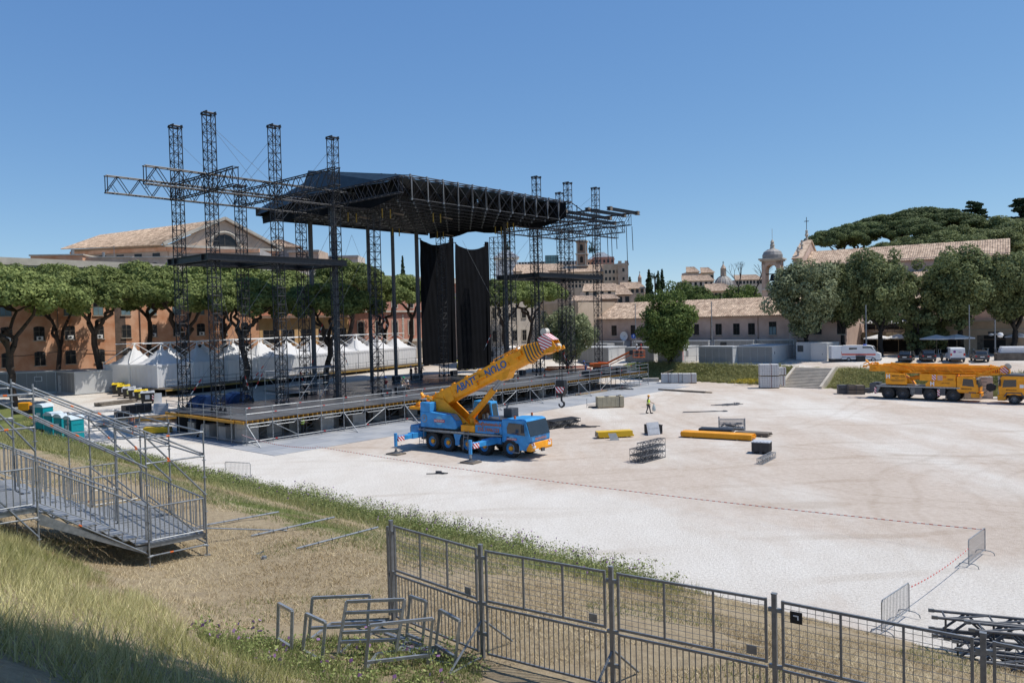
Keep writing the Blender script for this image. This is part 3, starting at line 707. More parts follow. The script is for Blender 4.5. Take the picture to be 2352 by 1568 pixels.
def tent():
    g = thing('pagoda_tent', '', 'tent', (0, 0, 0), TA_)
    w = 5.15; h = 2.8; pk = 2.15
    n = 12; vs = []; fs = []
    for j in range(n + 1):
        for i in range(n + 1):
            x, y = -1 + 2 * i / n, -1 + 2 * j / n
            r = max(abs(x), abs(y)) * .72 + .28 * math.hypot(x, y) / 1.2
            z = h + pk * max(0, 1 - r) ** 1.7
            vs.append((x * w / 2, y * w / 2, z))
    for j in range(n):
        for i in range(n): a = j * (n + 1) + i; fs.append((a, a + 1, a + n + 2, a + n + 1))
    m = MB(); m.add(vs, fs); obj('canopy', m, M_tent, g, smooth=True)
    m = MB(); k = 16
    for side in range(4):
        for i in range(k):
            a, b = -w / 2 + w * i / k, -w / 2 + w * (i + 1) / k; zz = h - .32 if i % 2 else h - .20
            d = w / 2 + .03
            p = [(a, -d), (b, -d)]; c, s = [(1, 0), (0, 1), (-1, 0), (0, -1)][side]
            q = [(c * x - s * y, s * x + c * y) for x, y in p]
            m.quad((*q[0], zz), (*q[1], zz), (*q[1], h), (*q[0], h))
    obj('valance', m, M_tent, g)
    for nm, side in (('front_wall', 0), ('side_wall', 1), ('back_wall', 2), ('side_wall', 3)):
        m = MB(); N = 24; d = w / 2 - .06
        for i in range(N):
            a, b = -d + 2 * d * i / N, -d + 2 * d * (i + 1) / N
            ya, yb = .05 * math.sin(i * 1.9), .05 * math.sin((i + 1) * 1.9)
            c, s = [(1, 0), (0, 1), (-1, 0), (0, -1)][side]
            f = lambda x, y: (c * x - s * y, s * x + c * y)
            m.quad((*f(a, -d + ya), .05), (*f(b, -d + yb), .05), (*f(b, -d), h - .1), (*f(a, -d), h - .1))
        obj(nm, m, M_tent, g, smooth=True)
    m = MB()
    for sx in (-1, 1):
        for sy in (-1, 1):
            m.tube((sx * w / 2, sy * w / 2, 0), (sx * w / 2, sy * w / 2, h + .1), .05, 5)
            m.tube((sx * w / 2, sy * w / 2, h + .1), (0, 0, h + pk + .35), .045, 5)
    m.tube((0, 0, h + pk - .2), (0, 0, h + pk + .45), .04, 5)
    obj('pole', m, M_white, g)
    m = MB(); m.tube((-w / 2, 0, h + pk + .36), (w / 2, 0, h + pk + .36), .05, 5)
    obj('ridge_tube', m, M_white, g)
    return g
t0 = tent()
for row in (0, 1):
    for i in range(10):
        o = t0 if (row, i) == (0, 0) else copy_tree(t0)
        o.location = TW(2.6 + i * 5.2, 2.7 + row * 5.2, ZTF); o.rotation_euler = (0, 0, TA_)
        tag(o, '%s white pagoda tent from the left in the %s row behind the stage' % (ORD[i], ('front', 'rear')[row]), 'tent', 'white pagoda tents')
def tent_platform():
    g = thing('tent_platform', 'raised scaffold platform with yellow edge beam and railing under the tents', 'platform', TW(0, 0, ZTF), TA_)
    obj('floor', MB().box(-.3, 54, -1.5, 10.8, -.14, -.02), M_woodd, g)
    obj('edge_beam', MB().box(-.35, 58, -1.82, -1.74, -.30, -.10), mat('aged yellow beam', (.34, .22, .06), .7, 0, .3, 1), g)
    obj('void_shade_sheet', MB().box(1.5, 54, -1.2, -1.15, -2.6, -.2), M_blkfab, g)  # black sheet stands in for the shade in the void below the floor
    up = MB().tube((0, 0, -3), (0, 0, 1.05), .035, 5).mesh('standard', M_galvd); ra_ = MB().tube((0, 0, 0), (2.6, 0, 0), .03, 5).mesh('rail', M_galvd)
    for i in range(23):
        inst('standard', up, g, (i * 2.6 - .3, -1.75, 0))
        if i < 22:
            for z in (.5, 1.0): inst('rail', ra_, g, (i * 2.6 - .3, -1.75, z))
    # stairs from the platform down to the ground beside the stage
    for k in range(9): obj('step', MB().box(26, 27.4, -2.2 - k * .28, -1.9 - k * .28, -.35 - k * .17, -.3 - k * .17), M_galvd, g)
    obj('stringer', MB().beam((26, -1.9, -.4), (26, -4.6, -2.0), .06, .22).beam((27.4, -1.9, -.4), (27.4, -4.6, -2.0), .06, .22), M_galvd, g)
tent_platform()
# two blue domes (covered tanks) in the shade below
for i, (s, t_) in enumerate(((5.4, 17.6), (9.2, 17.8))):
    g = thing('blue_drum', '%s big blue round drum in the shade below the tents' % ('left', 'right')[i], 'drum', W(s, t_, 0), FA, 'blue drums')
    M_bd = mat('blue plastic', (.01, .035, .11), .5, 0, .1, 1)
    m = MB().lathe([(0.02, -1.2), (1.45, -1.15), (1.5, -1.0), (1.5, 1.0), (1.45, 1.15), (.02, 1.2)], 28, (0, 0, 1.5), 'y'); obj('shell', m, M_bd, g, smooth=False)
    m = MB().lathe([(1.5, -.06), (1.56, -.05), (1.56, .05), (1.5, .06)], 28, (0, .6, 1.5), 'y').lathe([(1.5, -.06), (1.56, -.05), (1.56, .05), (1.5, .06)], 28, (0, -.6, 1.5), 'y'); obj('hoop', m, M_bd, g)
M_chev = None
def chevron_mat():
    m = bpy.data.materials.new('red white warning stripes'); m.use_nodes = True; t = m.node_tree; b = t.nodes['Principled BSDF']; b.inputs['Roughness'].default_value = .4
    tc = t.nodes.new('ShaderNodeTexCoord'); sp = t.nodes.new('ShaderNodeSeparateXYZ'); t.links.new(tc.outputs['Object'], sp.inputs[0])
    a = t.nodes.new('ShaderNodeMath'); a.operation = 'ADD'; t.links.new(sp.outputs[0], a.inputs[0])
    a2 = t.nodes.new('ShaderNodeMath'); a2.operation = 'ADD'; t.links.new(sp.outputs[2], a2.inputs[1]); t.links.new(sp.outputs[1], a2.inputs[0]); t.links.new(a2.outputs[0], a.inputs[1])
    mu = t.nodes.new('ShaderNodeMath'); mu.operation = 'MULTIPLY'; mu.inputs[1].default_value = 3.4; t.links.new(a.outputs[0], mu.inputs[0])
    fr = t.nodes.new('ShaderNodeMath'); fr.operation = 'FRACT'; t.links.new(mu.outputs[0], fr.inputs[0])
    rp = t.nodes.new('ShaderNodeValToRGB'); rp.color_ramp.interpolation = 'CONSTANT'; e = rp.color_ramp.elements; e[0].color = (.55, .02, .03, 1); e[1].position = .5; e[1].color = (.8, .8, .8, 1)
    t.links.new(fr.outputs[0], rp.inputs[0]); t.links.new(rp.outputs[0], b.inputs['Base Color']); return m
M_chev = chevron_mat()
def wheel(parent, x, y, r, w, rimm, hubm, side, name='wheel'):
    g = bpy.data.objects.new(name, None); COL.objects.link(g); g.parent = parent; g.location = (x, y, r); g.empty_display_size = .1
    n = 28
    prof = [(r * .58, -w / 2), (r * .9, -w / 2), (r * .985, -w * .38), (r, -w * .2), (r, w * .2), (r * .985, w * .38), (r * .9, w / 2), (r * .58, w / 2)]
    ty = MB().lathe(prof, n, (0, 0, 0), 'y')
    for k in range(n * 1):
        a = 2 * math.pi * k / n; ca, sa = math.cos(a), math.sin(a)
        for sgn in (-1, 1):
            ty.beam((ca * r * .995, sgn * w * .12, sa * r * .995), (ca * r * .96, sgn * w * .5, sa * r * .96), .09, .05, (ca, 0, sa))
    obj('tyre', ty, M_tyre, g)
    o = side * w
    obj('rim', MB().lathe([(r * .58, o * .42), (r * .56, o * .30), (r * .42, o * .12), (r * .3, o * .10), (.01, o * .16)], 24, (0, 0, 0), 'y'), rimm, g)
    m = MB().lathe([(r * .26, o * .12), (r * .25, o * .38), (r * .17, o * .46), (.01, o * .46)], 14, (0, 0, 0), 'y')
    for k in range(10):
        a = 2 * math.pi * k / 10; m.tube((math.cos(a) * r * .38, o * .1, math.sin(a) * r * .38), (math.cos(a) * r * .38, o * .2, math.sin(a) * r * .38), .028, 5, cap=True)
    obj('hub', m, hubm, g)
    return g
def ladder(parent, x, y, z0, z1, lean=0.0, w=.42):
    m = MB()
    for dx in (-w / 2, w / 2): m.tube((x + dx, y, z0), (x + dx, y + lean, z1), .025, 5)
    n = int((z1 - z0) / .3)
    for k in range(1, n + 1):
        f = k / (n + .5); m.tube((x - w / 2, y + lean * f, z0 + (z1 - z0) * f), (x + w / 2, y + lean * f, z0 + (z1 - z0) * f), .02, 5)
    obj('ladder', m, M_galv, parent)
def side_text(body, size, m, parent, x, y, z, sx=1.0, bold=.004, tilt=0.0):
    # lettering on the truck's right hand side (faces -y)
    o = inst('lettering', text_mesh(body, size, m, bold=bold), parent, (x, y, z)); o.rotation_euler = (rad(90), 0, 0)
    if tilt: o.rotation_euler = Matrix.Rotation(-tilt, 3, 'Y').to_4x4().to_3x3().to_euler() if False else (Matrix.Rotation(-tilt, 3, 'Y') @ Matrix.Rotation(rad(90), 3, 'X')).to_euler()
    o.scale = (sx, 1, 1); return o
def blue_crane():
    fw = V3((.81, -.586, 0)).normalized(); lf = V3((-fw.y, fw.x, 0)); 
    o = V3((-6.38, 60.31, 0)) + lf * 1.2
    g = thing('mobile_crane', 'blue five axle mobile crane with raised yellow telescopic boom and outriggers out', 'crane', o, math.atan2(fw.y, fw.x))
    ax = (0, 1.59, 3.53, 5.17, 7.61)
    for x in ax:
        for sd in (-1, 1): wheel(g, x, sd * 1.12, .695, .50, M_cranB, M_cranY, sd)
    # chassis with wheel arches
    obj('chassis', MB().box(-1.9, 6.5, -.55, .55, .62, 1.36).box(-1.5, 6.6, -1.0, 1.0, 1.30, 1.42), M_dgrey, g)
    m = MB()
    m.prism([(-1.35, -1.375, 1.60), (6.55, -1.375, 1.60), (6.55, -1.375, 1.46), (5.95, -1.375, 1.44), (-1.35, -1.375, 1.44)], (0, 2.75, 0)); obj('deck_plate', m, M_mgrey, g)
    obj('side_rail', MB().box(-1.4, 6.9, -1.41, -1.38, 1.52, 1.62).box(-1.4, 6.9, 1.38, 1.41, 1.52, 1.62), M_galv, g)
    # mudguards (dark) and the blue box between axles
    m = MB()
    for a, b in ((-.85, 2.35), (2.85, 5.95)):
        m.box(a, b, -1.36, -.7, 1.42, 1.47); m.box(a, b, .7, 1.36, 1.42, 1.47)
    obj('mudguard', m, M_dgrey, g)
    for sy in (-1, 1):
        obj('side_box', MB().prism([(2.2, sy * 1.36, 1.43), (2.98, sy * 1.36, 1.43), (2.78, sy * 1.36, .95), (2.78, sy * 1.36, .55), (2.35, sy * 1.36, .55), (2.35, sy * 1.36, .95)], (0, -sy * .5, 0)), M_cranB, g, bevel=.02)
    obj('side_box', MB().box(5.9, 6.75, -1.36, 1.36, .95, 1.43), M_cranB, g, bevel=.03)
    obj('tail_box', MB().box(-2.35, -1.45, -1.3, 1.3, .95, 1.85), M_cranB, g, bevel=.04)
    obj('rear_grille', MB().box(-2.5, -2.36, -1.2, 1.2, 1.0, 1.7), M_mgrey, g)
    ladder(g, -.95, -1.62, .35, 1.75, .18); ladder(g, 3.55, -1.62, .3, 1.75, .18)
    # outriggers
    for x, y in ((-1.17, -4.1), (6.54 - .35, -4.1), (-1.17, 4.1), (6.54 - .35, 4.1)):
        s = -1 if y < 0 else 1
        obj('outrigger_beam', MB().box(x - .28, x + .28, min(s * 1.0, s * 2.6), max(s * 1.0, s * 2.6), .98, 1.42), M_cranB, g, bevel=.02)
        obj('outrigger_beam', MB().box(x - .22, x + .22, min(s * 2.6, y), max(s * 2.6, y), 1.02, 1.36), M_cranB, g, bevel=.02)
        obj('warning_plate', MB().box(x - .24, x + .24, y + s * .001 - (.02 if s < 0 else 0), y + (.02 if s > 0 else 0), 1.0, 1.38).box(x - .235, x - .225, min(y, y - s * .6), max(y, y - s * .6), 1.0, 1.38).box(x + .225, x + .235, min(y, y - s * .6), max(y, y - s * .6), 1.0, 1.38), M_chev, g)
        obj('jack', MB().tube((x, y + s * .12, .62), (x, y + s * .12, 1.62), .13, 10, cap=True), M_cranB, g)
        obj('jack_rod', MB().tube((x, y + s * .12, .1), (x, y + s * .12, .64), .085, 10), M_galv, g)
        obj('jack_foot', MB().lathe([(.09, .34), (.14, .2), (.3, .14), (.32, .1)], 12, (x, y + s * .12, 0)), M_dgrey, g)
        obj('pad', MB().box(x - .6, x + .6, y + s * .12 - .5, y + s * .12 + .5, .0, .1), M_woodd, g)
    # carrier cab
    w = 1.34
    m = MB(); m.prism([(6.85, -w, 1.10), (8.75, -w, 1.10), (9.32, -w, 1.22), (9.34, -w, 1.66), (8.98, -w, 2.78), (8.72, -w, 2.86), (6.85, -w, 2.80)], (0, 2 * w, 0)); obj('cab', m, M_cranB, g, bevel=.07)
    # lower cab in front of the wheel
    obj('cab_skirt', MB().prism([(8.42, -w + .01, .62), (9.3, -w + .01, .62), (9.4, -w + .01, .8), (9.345, -w + .01, 1.2), (8.3, -w + .01, 1.2)], (0, 2 * w - .02, 0)), M_cranB, g, bevel=.03)
    obj('bumper', MB().prism([(9.06, -w - .03, .60), (9.46, -w - .03, .60), (9.50, -w - .03, .75), (9.44, -w - .03, 1.18), (9.36, -w - .03, 1.2), (9.06, -w - .03, .80)], (0, 2 * w + .06, 0)), M_cranY, g, bevel=.02)
    # panes: windscreen and side window
    def on_front(y0, y1, u0, u1, nm, mt, off=.012):
        a = V3((9.355, 0, 1.64)); b = V3((8.985, 0, 2.80)); d = b - a; n = V3((d.z, 0, -d.x)).normalized() * off
        p0, p1 = a + d * u0 + n, a + d * u1 + n
        m = MB(); m.hexa([p0 + V3((0, y0, 0)), p0 + V3((0, y1, 0)), p0 + V3((0, y1, 0)) + n, p0 + V3((0, y0, 0)) + n, p1 + V3((0, y0, 0)), p1 + V3((0, y1, 0)), p1 + V3((0, y1, 0)) + n, p1 + V3((0, y0, 0)) + n])
        obj(nm, m, mt, g)
    on_front(-w + .07, w - .07, .02, .92, 'windscreen', M_glass)
    on_front(-.9, -.2, .03, .05, 'wiper', M_blk, .03); on_front(.2, .9, .03, .05, 'wiper', M_blk, .03)
    for sy in (-1, 1):
        obj('side_window', MB().prism([(7.35, sy * (w + .004), 1.78), (8.95, sy * (w + .004), 1.70), (8.72, sy * (w + .004), 2.55), (7.5, sy * (w + .004), 2.58), (7.32, sy * (w + .004), 2.2)], (0, sy * .012, 0)), M_glass, g)
        d = obj('door', MB().prism([(7.2, sy * (w + .002), 1.12), (8.7, sy * (w + .002), 1.12), (8.7, sy * (w + .002), 1.68), (7.2, sy * (w + .002), 1.74)], (0, sy * .006, 0)), M_cranB, g)
        obj('door_handle', MB().box(7.3, 7.5, sy * (w + .01), sy * (w + .045), 1.52, 1.56) if sy > 0 else MB().box(7.3, 7.5, -(w + .045), -(w + .01), 1.52, 1.56), M_blk, d)
        obj('mirror', MB().box(8.86, 8.98, sy * (w + .28) - .12, sy * (w + .28) + .12, 1.95, 2.5).tube((8.9, sy * w, 2.55), (8.9, sy * (w + .28), 2.45), .02, 5), M_blk, g, bevel=.02)
        obj('headlight', MB().box(9.47, 9.50, sy * 1.0 - .2, sy * 1.0 + .2, .82, .98), M_white, g)
        obj('warning_plate', MB().box(9.45, 9.462, sy * 1.1 - .2, sy * 1.1 + .2, 1.0, 1.17), M_chev, g)
        obj('cab_step', MB().box(7.9, 8.4, sy * w - .1, sy * w + .1, .42, .48).tube((7.9, sy * w, .45), (7.9, sy * w, .95), .02, 5).tube((8.4, sy * w, .45), (8.4, sy * w, .95), .02, 5), M_galv, g)
        obj('beacon', MB().tube((7.9, sy * 1.1, 2.86), (7.9, sy * 1.1, 3.08), .08, 10, cap=True), M_orange, g)
    obj('front_wheel_arch', MB().prism([(6.78, -1.37, 1.05), (7.0, -1.37, 1.48), (8.2, -1.37, 1.48), (8.42, -1.37, 1.05), (8.42, -1.37, .98), (8.14, -1.37, 1.40), (7.06, -1.37, 1.40), (6.7, -1.37, .98)], (0, 2.74, 0)), M_cranB, g)
    obj('tow_hitch', MB().box(9.48, 9.62, -.18, .18, .5, .74), M_dgrey, g)
    obj('number_plate', MB().box(9.505, 9.515, -.95, -.45, .62, .74), M_white, g)
    # engine housing behind the cab, with the contact lettering
    m = MB(); m.prism([(4.35, -1.36, 1.64), (6.84, -1.36, 1.64), (6.84, -1.36, 2.62), (4.75, -1.36, 2.58), (4.35, -1.36, 2.2)], (0, 2.72, 0)); obj('engine_housing', m, M_cranB, g, bevel=.03)
    obj('engine_cover', MB().box(4.95, 6.7, -1.1, 1.1, 2.6, 2.72), M_dgrey, g)
    ob = MB().box(6.0, 6.75, .1, .95, 2.7, 3.42); 
    for k in range(5): ob.box(5.98, 6.77, .08, .97, 2.78 + k * .13, 2.81 + k * .13)
    obj('exhaust_box', ob, M_dgrey, g)
    obj('exhaust_pipe', MB().path([(6.2, .3, 3.4), (6.2, .3, 3.65), (6.32, .3, 3.82)], .08, 8), M_galvd, g)
    obj('rail_hoop', MB().path([(5.4, -1.0, 2.6), (5.45, -1.0, 2.95), (6.4, -1.0, 2.95), (6.45, -1.0, 2.62)], .03, 6), M_cranB, g)
    M_letO = mat('orange lettering', (.42, .14, .07), .5, 0, .05, 1); M_letB = mat('blue lettering', (.02, .13, .34), .5, 0, .05, 1)
    side_text('info@abatenolo.it', .34, M_letO, g, 5.62, -1.372, 2.36, .98, .012); side_text('335.1446123', .40, M_letO, g, 5.62, -1.372, 1.94, .98, .014)
    side_text('LTM 1090', .13, M_blk, g, 6.45, -1.372, 1.70, 1, .003)
    # yellow ballast slab carried on deck
    obj('ballast_slab', MB().box(2.95, 4.3, -1.34, 1.34, 1.66, 2.16).box(3.3, 3.65, -.7, -.4, 2.16, 2.6), M_cranY, g, bevel=.03)
    obj('hook_rest', MB().box(4.4, 4.55, -.5, -.35, 2.6, 2.95).box(4.4, 4.55, -.05, .1, 2.6, 2.95).box(4.4, 4.55, -.5, .1, 2.5, 2.6), M_woodd, g)
    # superstructure
    obj('turntable', MB().lathe([(.01, 1.6), (1.05, 1.6), (1.05, 1.86), (.01, 1.86)], 24, (1.9, 0, 0)), M_dgrey, g)
    obj('slew_frame', MB().prism([(-.9, -.62, 1.86), (3.1, -.62, 1.86), (3.1, -.62, 2.2), (2.4, -.62, 2.65), (.6, -.62, 3.95), (-.35, -.62, 4.0), (-.75, -.62, 3.2)], (0, .10, 0)).prism([(-.9, .52, 1.86), (3.1, .52, 1.86), (3.1, .52, 2.2), (2.4, .52, 2.65), (.6, .52, 3.95), (-.35, .52, 4.0), (-.75, .52, 3.2)], (0, .10, 0)), M_cranY, g, bevel=.01)
    m = MB(); m.prism([(-1.15, -1.42, 1.78), (2.45, -1.42, 1.78), (2.62, -1.42, 1.95), (2.45, -1.42, 2.42), (2.0, -1.42, 2.86), (-.02, -1.42, 2.98), (-1.15, -1.42, 2.98)], (0, .78, 0)); ph = obj('power_housing', m, M_cranB, g, bevel=.04)
    obj('grille', MB().prism([(2.02, -1.32, 2.86), (2.47, -1.32, 2.42), (2.49, -1.32, 2.45), (2.04, -1.32, 2.89)], (0, .58, 0)), M_mgrey, ph)
    obj('housing_tower', MB().box(-1.15, -.12, -1.42, -.64, 2.98, 3.72), M_cranB, g, bevel=.05)
    # oval badge and number roundel
    def disc(x, z, rx, rz, mt, y, nm, par):
        n = 28; m = MB(); m.prism([(x + rx * math.cos(2 * math.pi * k / n), y, z + rz * math.sin(2 * math.pi * k / n)) for k in range(n)], (0, .006, 0)); obj(nm, m, mt, par)
    M_lb = mat('pale blue badge', (.16, .45, .66), .5, 0, .03, 1)
    disc(.85, 2.38, .36, .34, M_lb, -1.437, 'badge_disc', g); obj('badge_bar', MB().box(.32, 1.40, -1.446, -1.439, 2.25, 2.47), M_red, g); side_text('ABATE NOLO', .17, M_white, g, .86, -1.450, 2.36, .98, .004)
    disc(-.72, 2.46, .3, .3, M_wood, -1.437, 'roundel', g); disc(-.72, 2.46, .24, .24, M_cranB, -1.443, 'roundel', g); side_text('9', .36, M_wood, g, -.72, -1.452, 2.46, 1, .008)
    disc(7.75, 1.42, .25, .22, M_lb, -1.362, 'badge_disc', g); obj('badge_bar', MB().box(7.3, 8.2, -1.370, -1.364, 1.33, 1.49), M_red, g); side_text('ABATE NOLO', .135, M_white, g, 7.75, -1.374, 1.41, .98, .003)
    ft = inst('lettering', text_mesh('ABATE NOLO', .24, M_letO, bold=.006), g, (9.40, 0, 1.43)); ft.rotation_euler = (rad(80), 0, rad(90))
    # crane cab on the far side
    m = MB(); m.prism([(2.5, .75, 2.0), (4.15, .75, 2.0), (4.45, .75, 2.5), (4.25, .75, 3.75), (2.6, .75, 3.8), (2.5, .75, 3.4)], (0, .85, 0)); cc = obj('operator_cab', m, M_cranB, g, bevel=.05)
    obj('pane', MB().prism([(3.0, .738, 2.35), (4.1, .738, 2.25), (4.28, .738, 2.6), (4.1, .738, 3.6), (3.0, .738, 3.62)], (0, .006, 0)), M_glass, cc); obj('pane', MB().hexa([(4.43, .85, 2.55), (4.43, 1.5, 2.55), (4.45, 1.5, 2.55), (4.45, .85, 2.55), (4.27, .85, 3.6), (4.27, 1.5, 3.6), (4.29, 1.5, 3.6), (4.29, .85, 3.6)]), M_glass, cc)
    # counterweight and winches at the rear
    m = MB(); m.box(-2.6, -1.25, -1.15, 1.15, 3.08, 3.30); obj('rear_platform', m, M_cranY, g, bevel=.02)
    rr = random.Random(5); m = MB()
    for k in range(46):
        p = V3((rr.uniform(-2.1, -.1), rr.uniform(-.8, .8), rr.uniform(3.3, 4.1))); q = p + V3((rr.uniform(-.5, .5), rr.uniform(-.3, .3), rr.uniform(-.3, .3)))
        if k % 3: m.tube(p, q, rr.uniform(.03, .08), 6, cap=True)
        else: m.beam(p, q, rr.uniform(.1, .24), rr.uniform(.1, .24))
    obj('rear_machinery', m, M_cranY, g)
    obj('winch_drum', MB().lathe([(.01, -.55), (.46, -.55), (.46, -.48), (.34, -.46), (.34, .46), (.46, .48), (.46, .55), (.01, .55)], 20, (-.25, 0, 2.75), 'y'), M_cranY, g)
    # boom
    EL = rad(23.4); piv = V3((-.2, 0, 3.72)); d = V3((math.cos(EL), 0, math.sin(EL))); u = V3((-d.z, 0, d.x))
    bm = bpy.data.objects.new('boom', None); COL.objects.link(bm); bm.parent = g; bm.location = piv; bm.rotation_euler = (0, -EL, 0); bm.empty_display_size = .2
    def bsec(x0, x1, w, zt, zb, mt, nm, taper=0):
        # rounded boom section: flat top, ovaloid bottom
        pts = [(-w / 2, zt), (w / 2, zt), (w / 2, zb + .42), (w * .40, zb + .2), (w * .22, zb + .05), (0, zb), (-w * .22, zb + .05), (-w * .40, zb + .2), (-w / 2, zb + .42)]
        m = MB(); m.prism([(x0, y, z) for y, z in pts], (x1 - x0, 0, 0)); return obj(nm, m, mt, bm)
    bsec(-.35, 9.6, .92, .62, -.62, M_cranY, 'main_section')
    obj('boom_foot', MB().prism([(-.7, -.5, .25), (1.8, -.5, .64), (1.8, -.5, -.5), (.6, -.5, -.62), (-.5, -.5, -.3)], (0, 1.0, 0)), M_cranY, bm, bevel=.03)
    for k in range(6):
        x = 9.45 + k * .24; e = .11 - k * .045
        pts = [(-.46 - e, .62 + e), (.46 + e, .62 + e), (.46 + e, -.2), (.38 + e, -.45 - e), (.2, -.6 - e), (-.2, -.6 - e), (-.38 - e, -.45 - e), (-.46 - e, -.2)]
        m = MB(); m.prism([(x, y, z) for y, z in pts], (.13, 0, 0)); obj('collar', m, M_cranY, bm)
        m = MB(); m.prism([(x + .13, y * .93, z * .93) for y, z in pts], (.11, 0, 0)); obj('collar_gap', m, M_dgrey, bm)
    bsec(10.85, 11.35, .66, .46, -.46, M_cranY, 'inner_section')
    hd = obj('boom_head', MB().prism([(11.2, -.42, .62), (11.55, -.42, .72), (12.05, -.42, .05), (12.15, -.42, -.55), (11.7, -.42, -.72), (11.2, -.42, -.45)], (0, .06, 0)).prism([(11.2, .36, .62), (11.55, .36, .72), (12.05, .36, .05), (12.15, .36, -.55), (11.7, .36, -.72), (11.2, .36, -.45)], (0, .06, 0)).box(11.2, 11.6, -.36, .36, .3, .5), M_cranY, bm)
    obj('warning_plate', MB().prism([(10.95, -.452, .68), (11.58, -.452, .74), (12.02, -.452, .08), (11.9, -.452, -.3), (10.95, -.452, -.3)], (0, .025, 0)).hexa([(11.6, -.4, .735), (11.6, .4, .735), (12.08, .4, .06), (12.08, -.4, .06), (11.63, -.4, .75), (11.63, .4, .75), (12.11, .4, .075), (12.11, -.4, .075)]), M_chev, bm)
    for x, z in ((11.5, .95), (12.0, -.45)): obj('sheave', MB().lathe([(.01, -.22), (.27, -.22), (.22, -.1), (.22, .1), (.27, .22), (.01, .22)], 18, (x, 0, z), 'y'), mat('pale sheave', (.55, .52, .45), .6), bm)
    obj('head_horns', MB().box(12.0, 12.4, -.3, -.2, -.75, -.5).box(12.0, 12.4, .2, .3, -.75, -.5).box(11.0, 11.4, -.5, .5, -.62, -.5), M_cranY, bm)
    # lugs and brackets along the boom
    for x in (.8, 2.2, 3.6, 5.0, 6.4, 7.8, 8.8): obj('lug', MB().box(x - .12, x + .12, -.5, -.3, .62, .72).box(x - .06, x + .06, -.56, -.46, -.12, .12), M_cranY, bm)
    obj('side_bracket', MB().box(4.2, 5.6, -.62, -.46, -.05, .08).box(4.5, 4.9, -.6, -.46, .08, .35).box(4.3, 4.5, -.6, -.46, -.4, 0).box(8.6, 9.3, -.66, -.46, .1, .45).box(7.9, 9.0, -.54, -.46, .66, .74), M_cranY, bm)
    obj('top_rail', MB().tube((6.6, -.4, .82), (9.3, -.4, .82), .03, 5).tube((6.6, -.4, .62), (6.6, -.4, .82), .03, 5).tube((9.3, -.4, .62), (9.3, -.4, .82), .03, 5), M_cranY, bm)
    for body, x in (('ABATE', 3.45), ('NOLO', 6.55)):
        tx = inst('lettering', text_mesh(body, .78, M_letB, bold=.022), bm, (x, -.468, .12)); tx.rotation_euler = (rad(90), 0, 0); tx.scale = (.98, 1, 1)
    # luffing ram
    p = piv + d * 6.75 - u * .62; q = V3((2.55, 0, 2.2)); ax_ = (p - q).normalized()
    obj('ram_cylinder', MB().tube(q, q + ax_ * 3.75, .25, 14, cap=True), M_cranY, g, smooth=False); obj('ram_rod', MB().tube(q + ax_ * 3.7, p, .17, 12), M_galv, g)
    obj('ram_bracket', MB().prism([(p.x - .9, -.4, p.z + .02), (p.x + .9, -.4, p.z + .75), (p.x + .5, -.4, p.z - .1), (p.x, -.4, p.z - .3)], (0, .8, 0)), M_cranY, g)
    obj('hose', MB().path([(1.0, -.6, 2.9), (1.7, -.75, 2.4), (2.4, -.7, 2.0), (2.9, -.6, 2.2)], .05, 6), M_blk, g)
    # hook block on its falls
    hp = piv + d * 12.1 - u * .5; hx = hp.x + .15; hz_ = 5.0
    obj('hoist_rope', MB().tube((hx - .12, 0, hp.z), (hx - .12, 0, hz_ + .7), .014, 5).tube((hx + .12, 0, hp.z), (hx + .12, 0, hz_ + .7), .014, 5).tube((hx, .1, hp.z), (hx, .1, hz_ + .7), .014, 5), M_blk, g)
    hb = obj('hook_block', MB().prism([(hx - .34, -.2, hz_ + .7), (hx + .34, -.2, hz_ + .7), (hx + .42, -.2, hz_), (hx + .2, -.2, hz_ - .45), (hx - .2, -.2, hz_ - .45), (hx - .42, -.2, hz_)], (0, .4, 0)), M_blk, g, bevel=.03)
    obj('warning_plate', MB().prism([(hx - .4, -.215, hz_ + .22), (hx + .4, -.215, hz_ + .22), (hx + .26, -.215, hz_ - .2), (hx - .26, -.215, hz_ - .2)], (0, .012, 0)), M_chev, hb)
    m = MB(); m.tube((hx, 0, hz_ - .45), (hx, 0, hz_ - .75), .07, 8)
    m.path([(hx, 0, hz_ - .75), (hx + .2, 0, hz_ - .9), (hx + .22, 0, hz_ - 1.1), (hx, 0, hz_ - 1.25), (hx - .2, 0, hz_ - 1.15), (hx - .22, 0, hz_ - 1.0)], .09, 8, .05); obj('hook', m, M_blk, hb)
blue_crane()

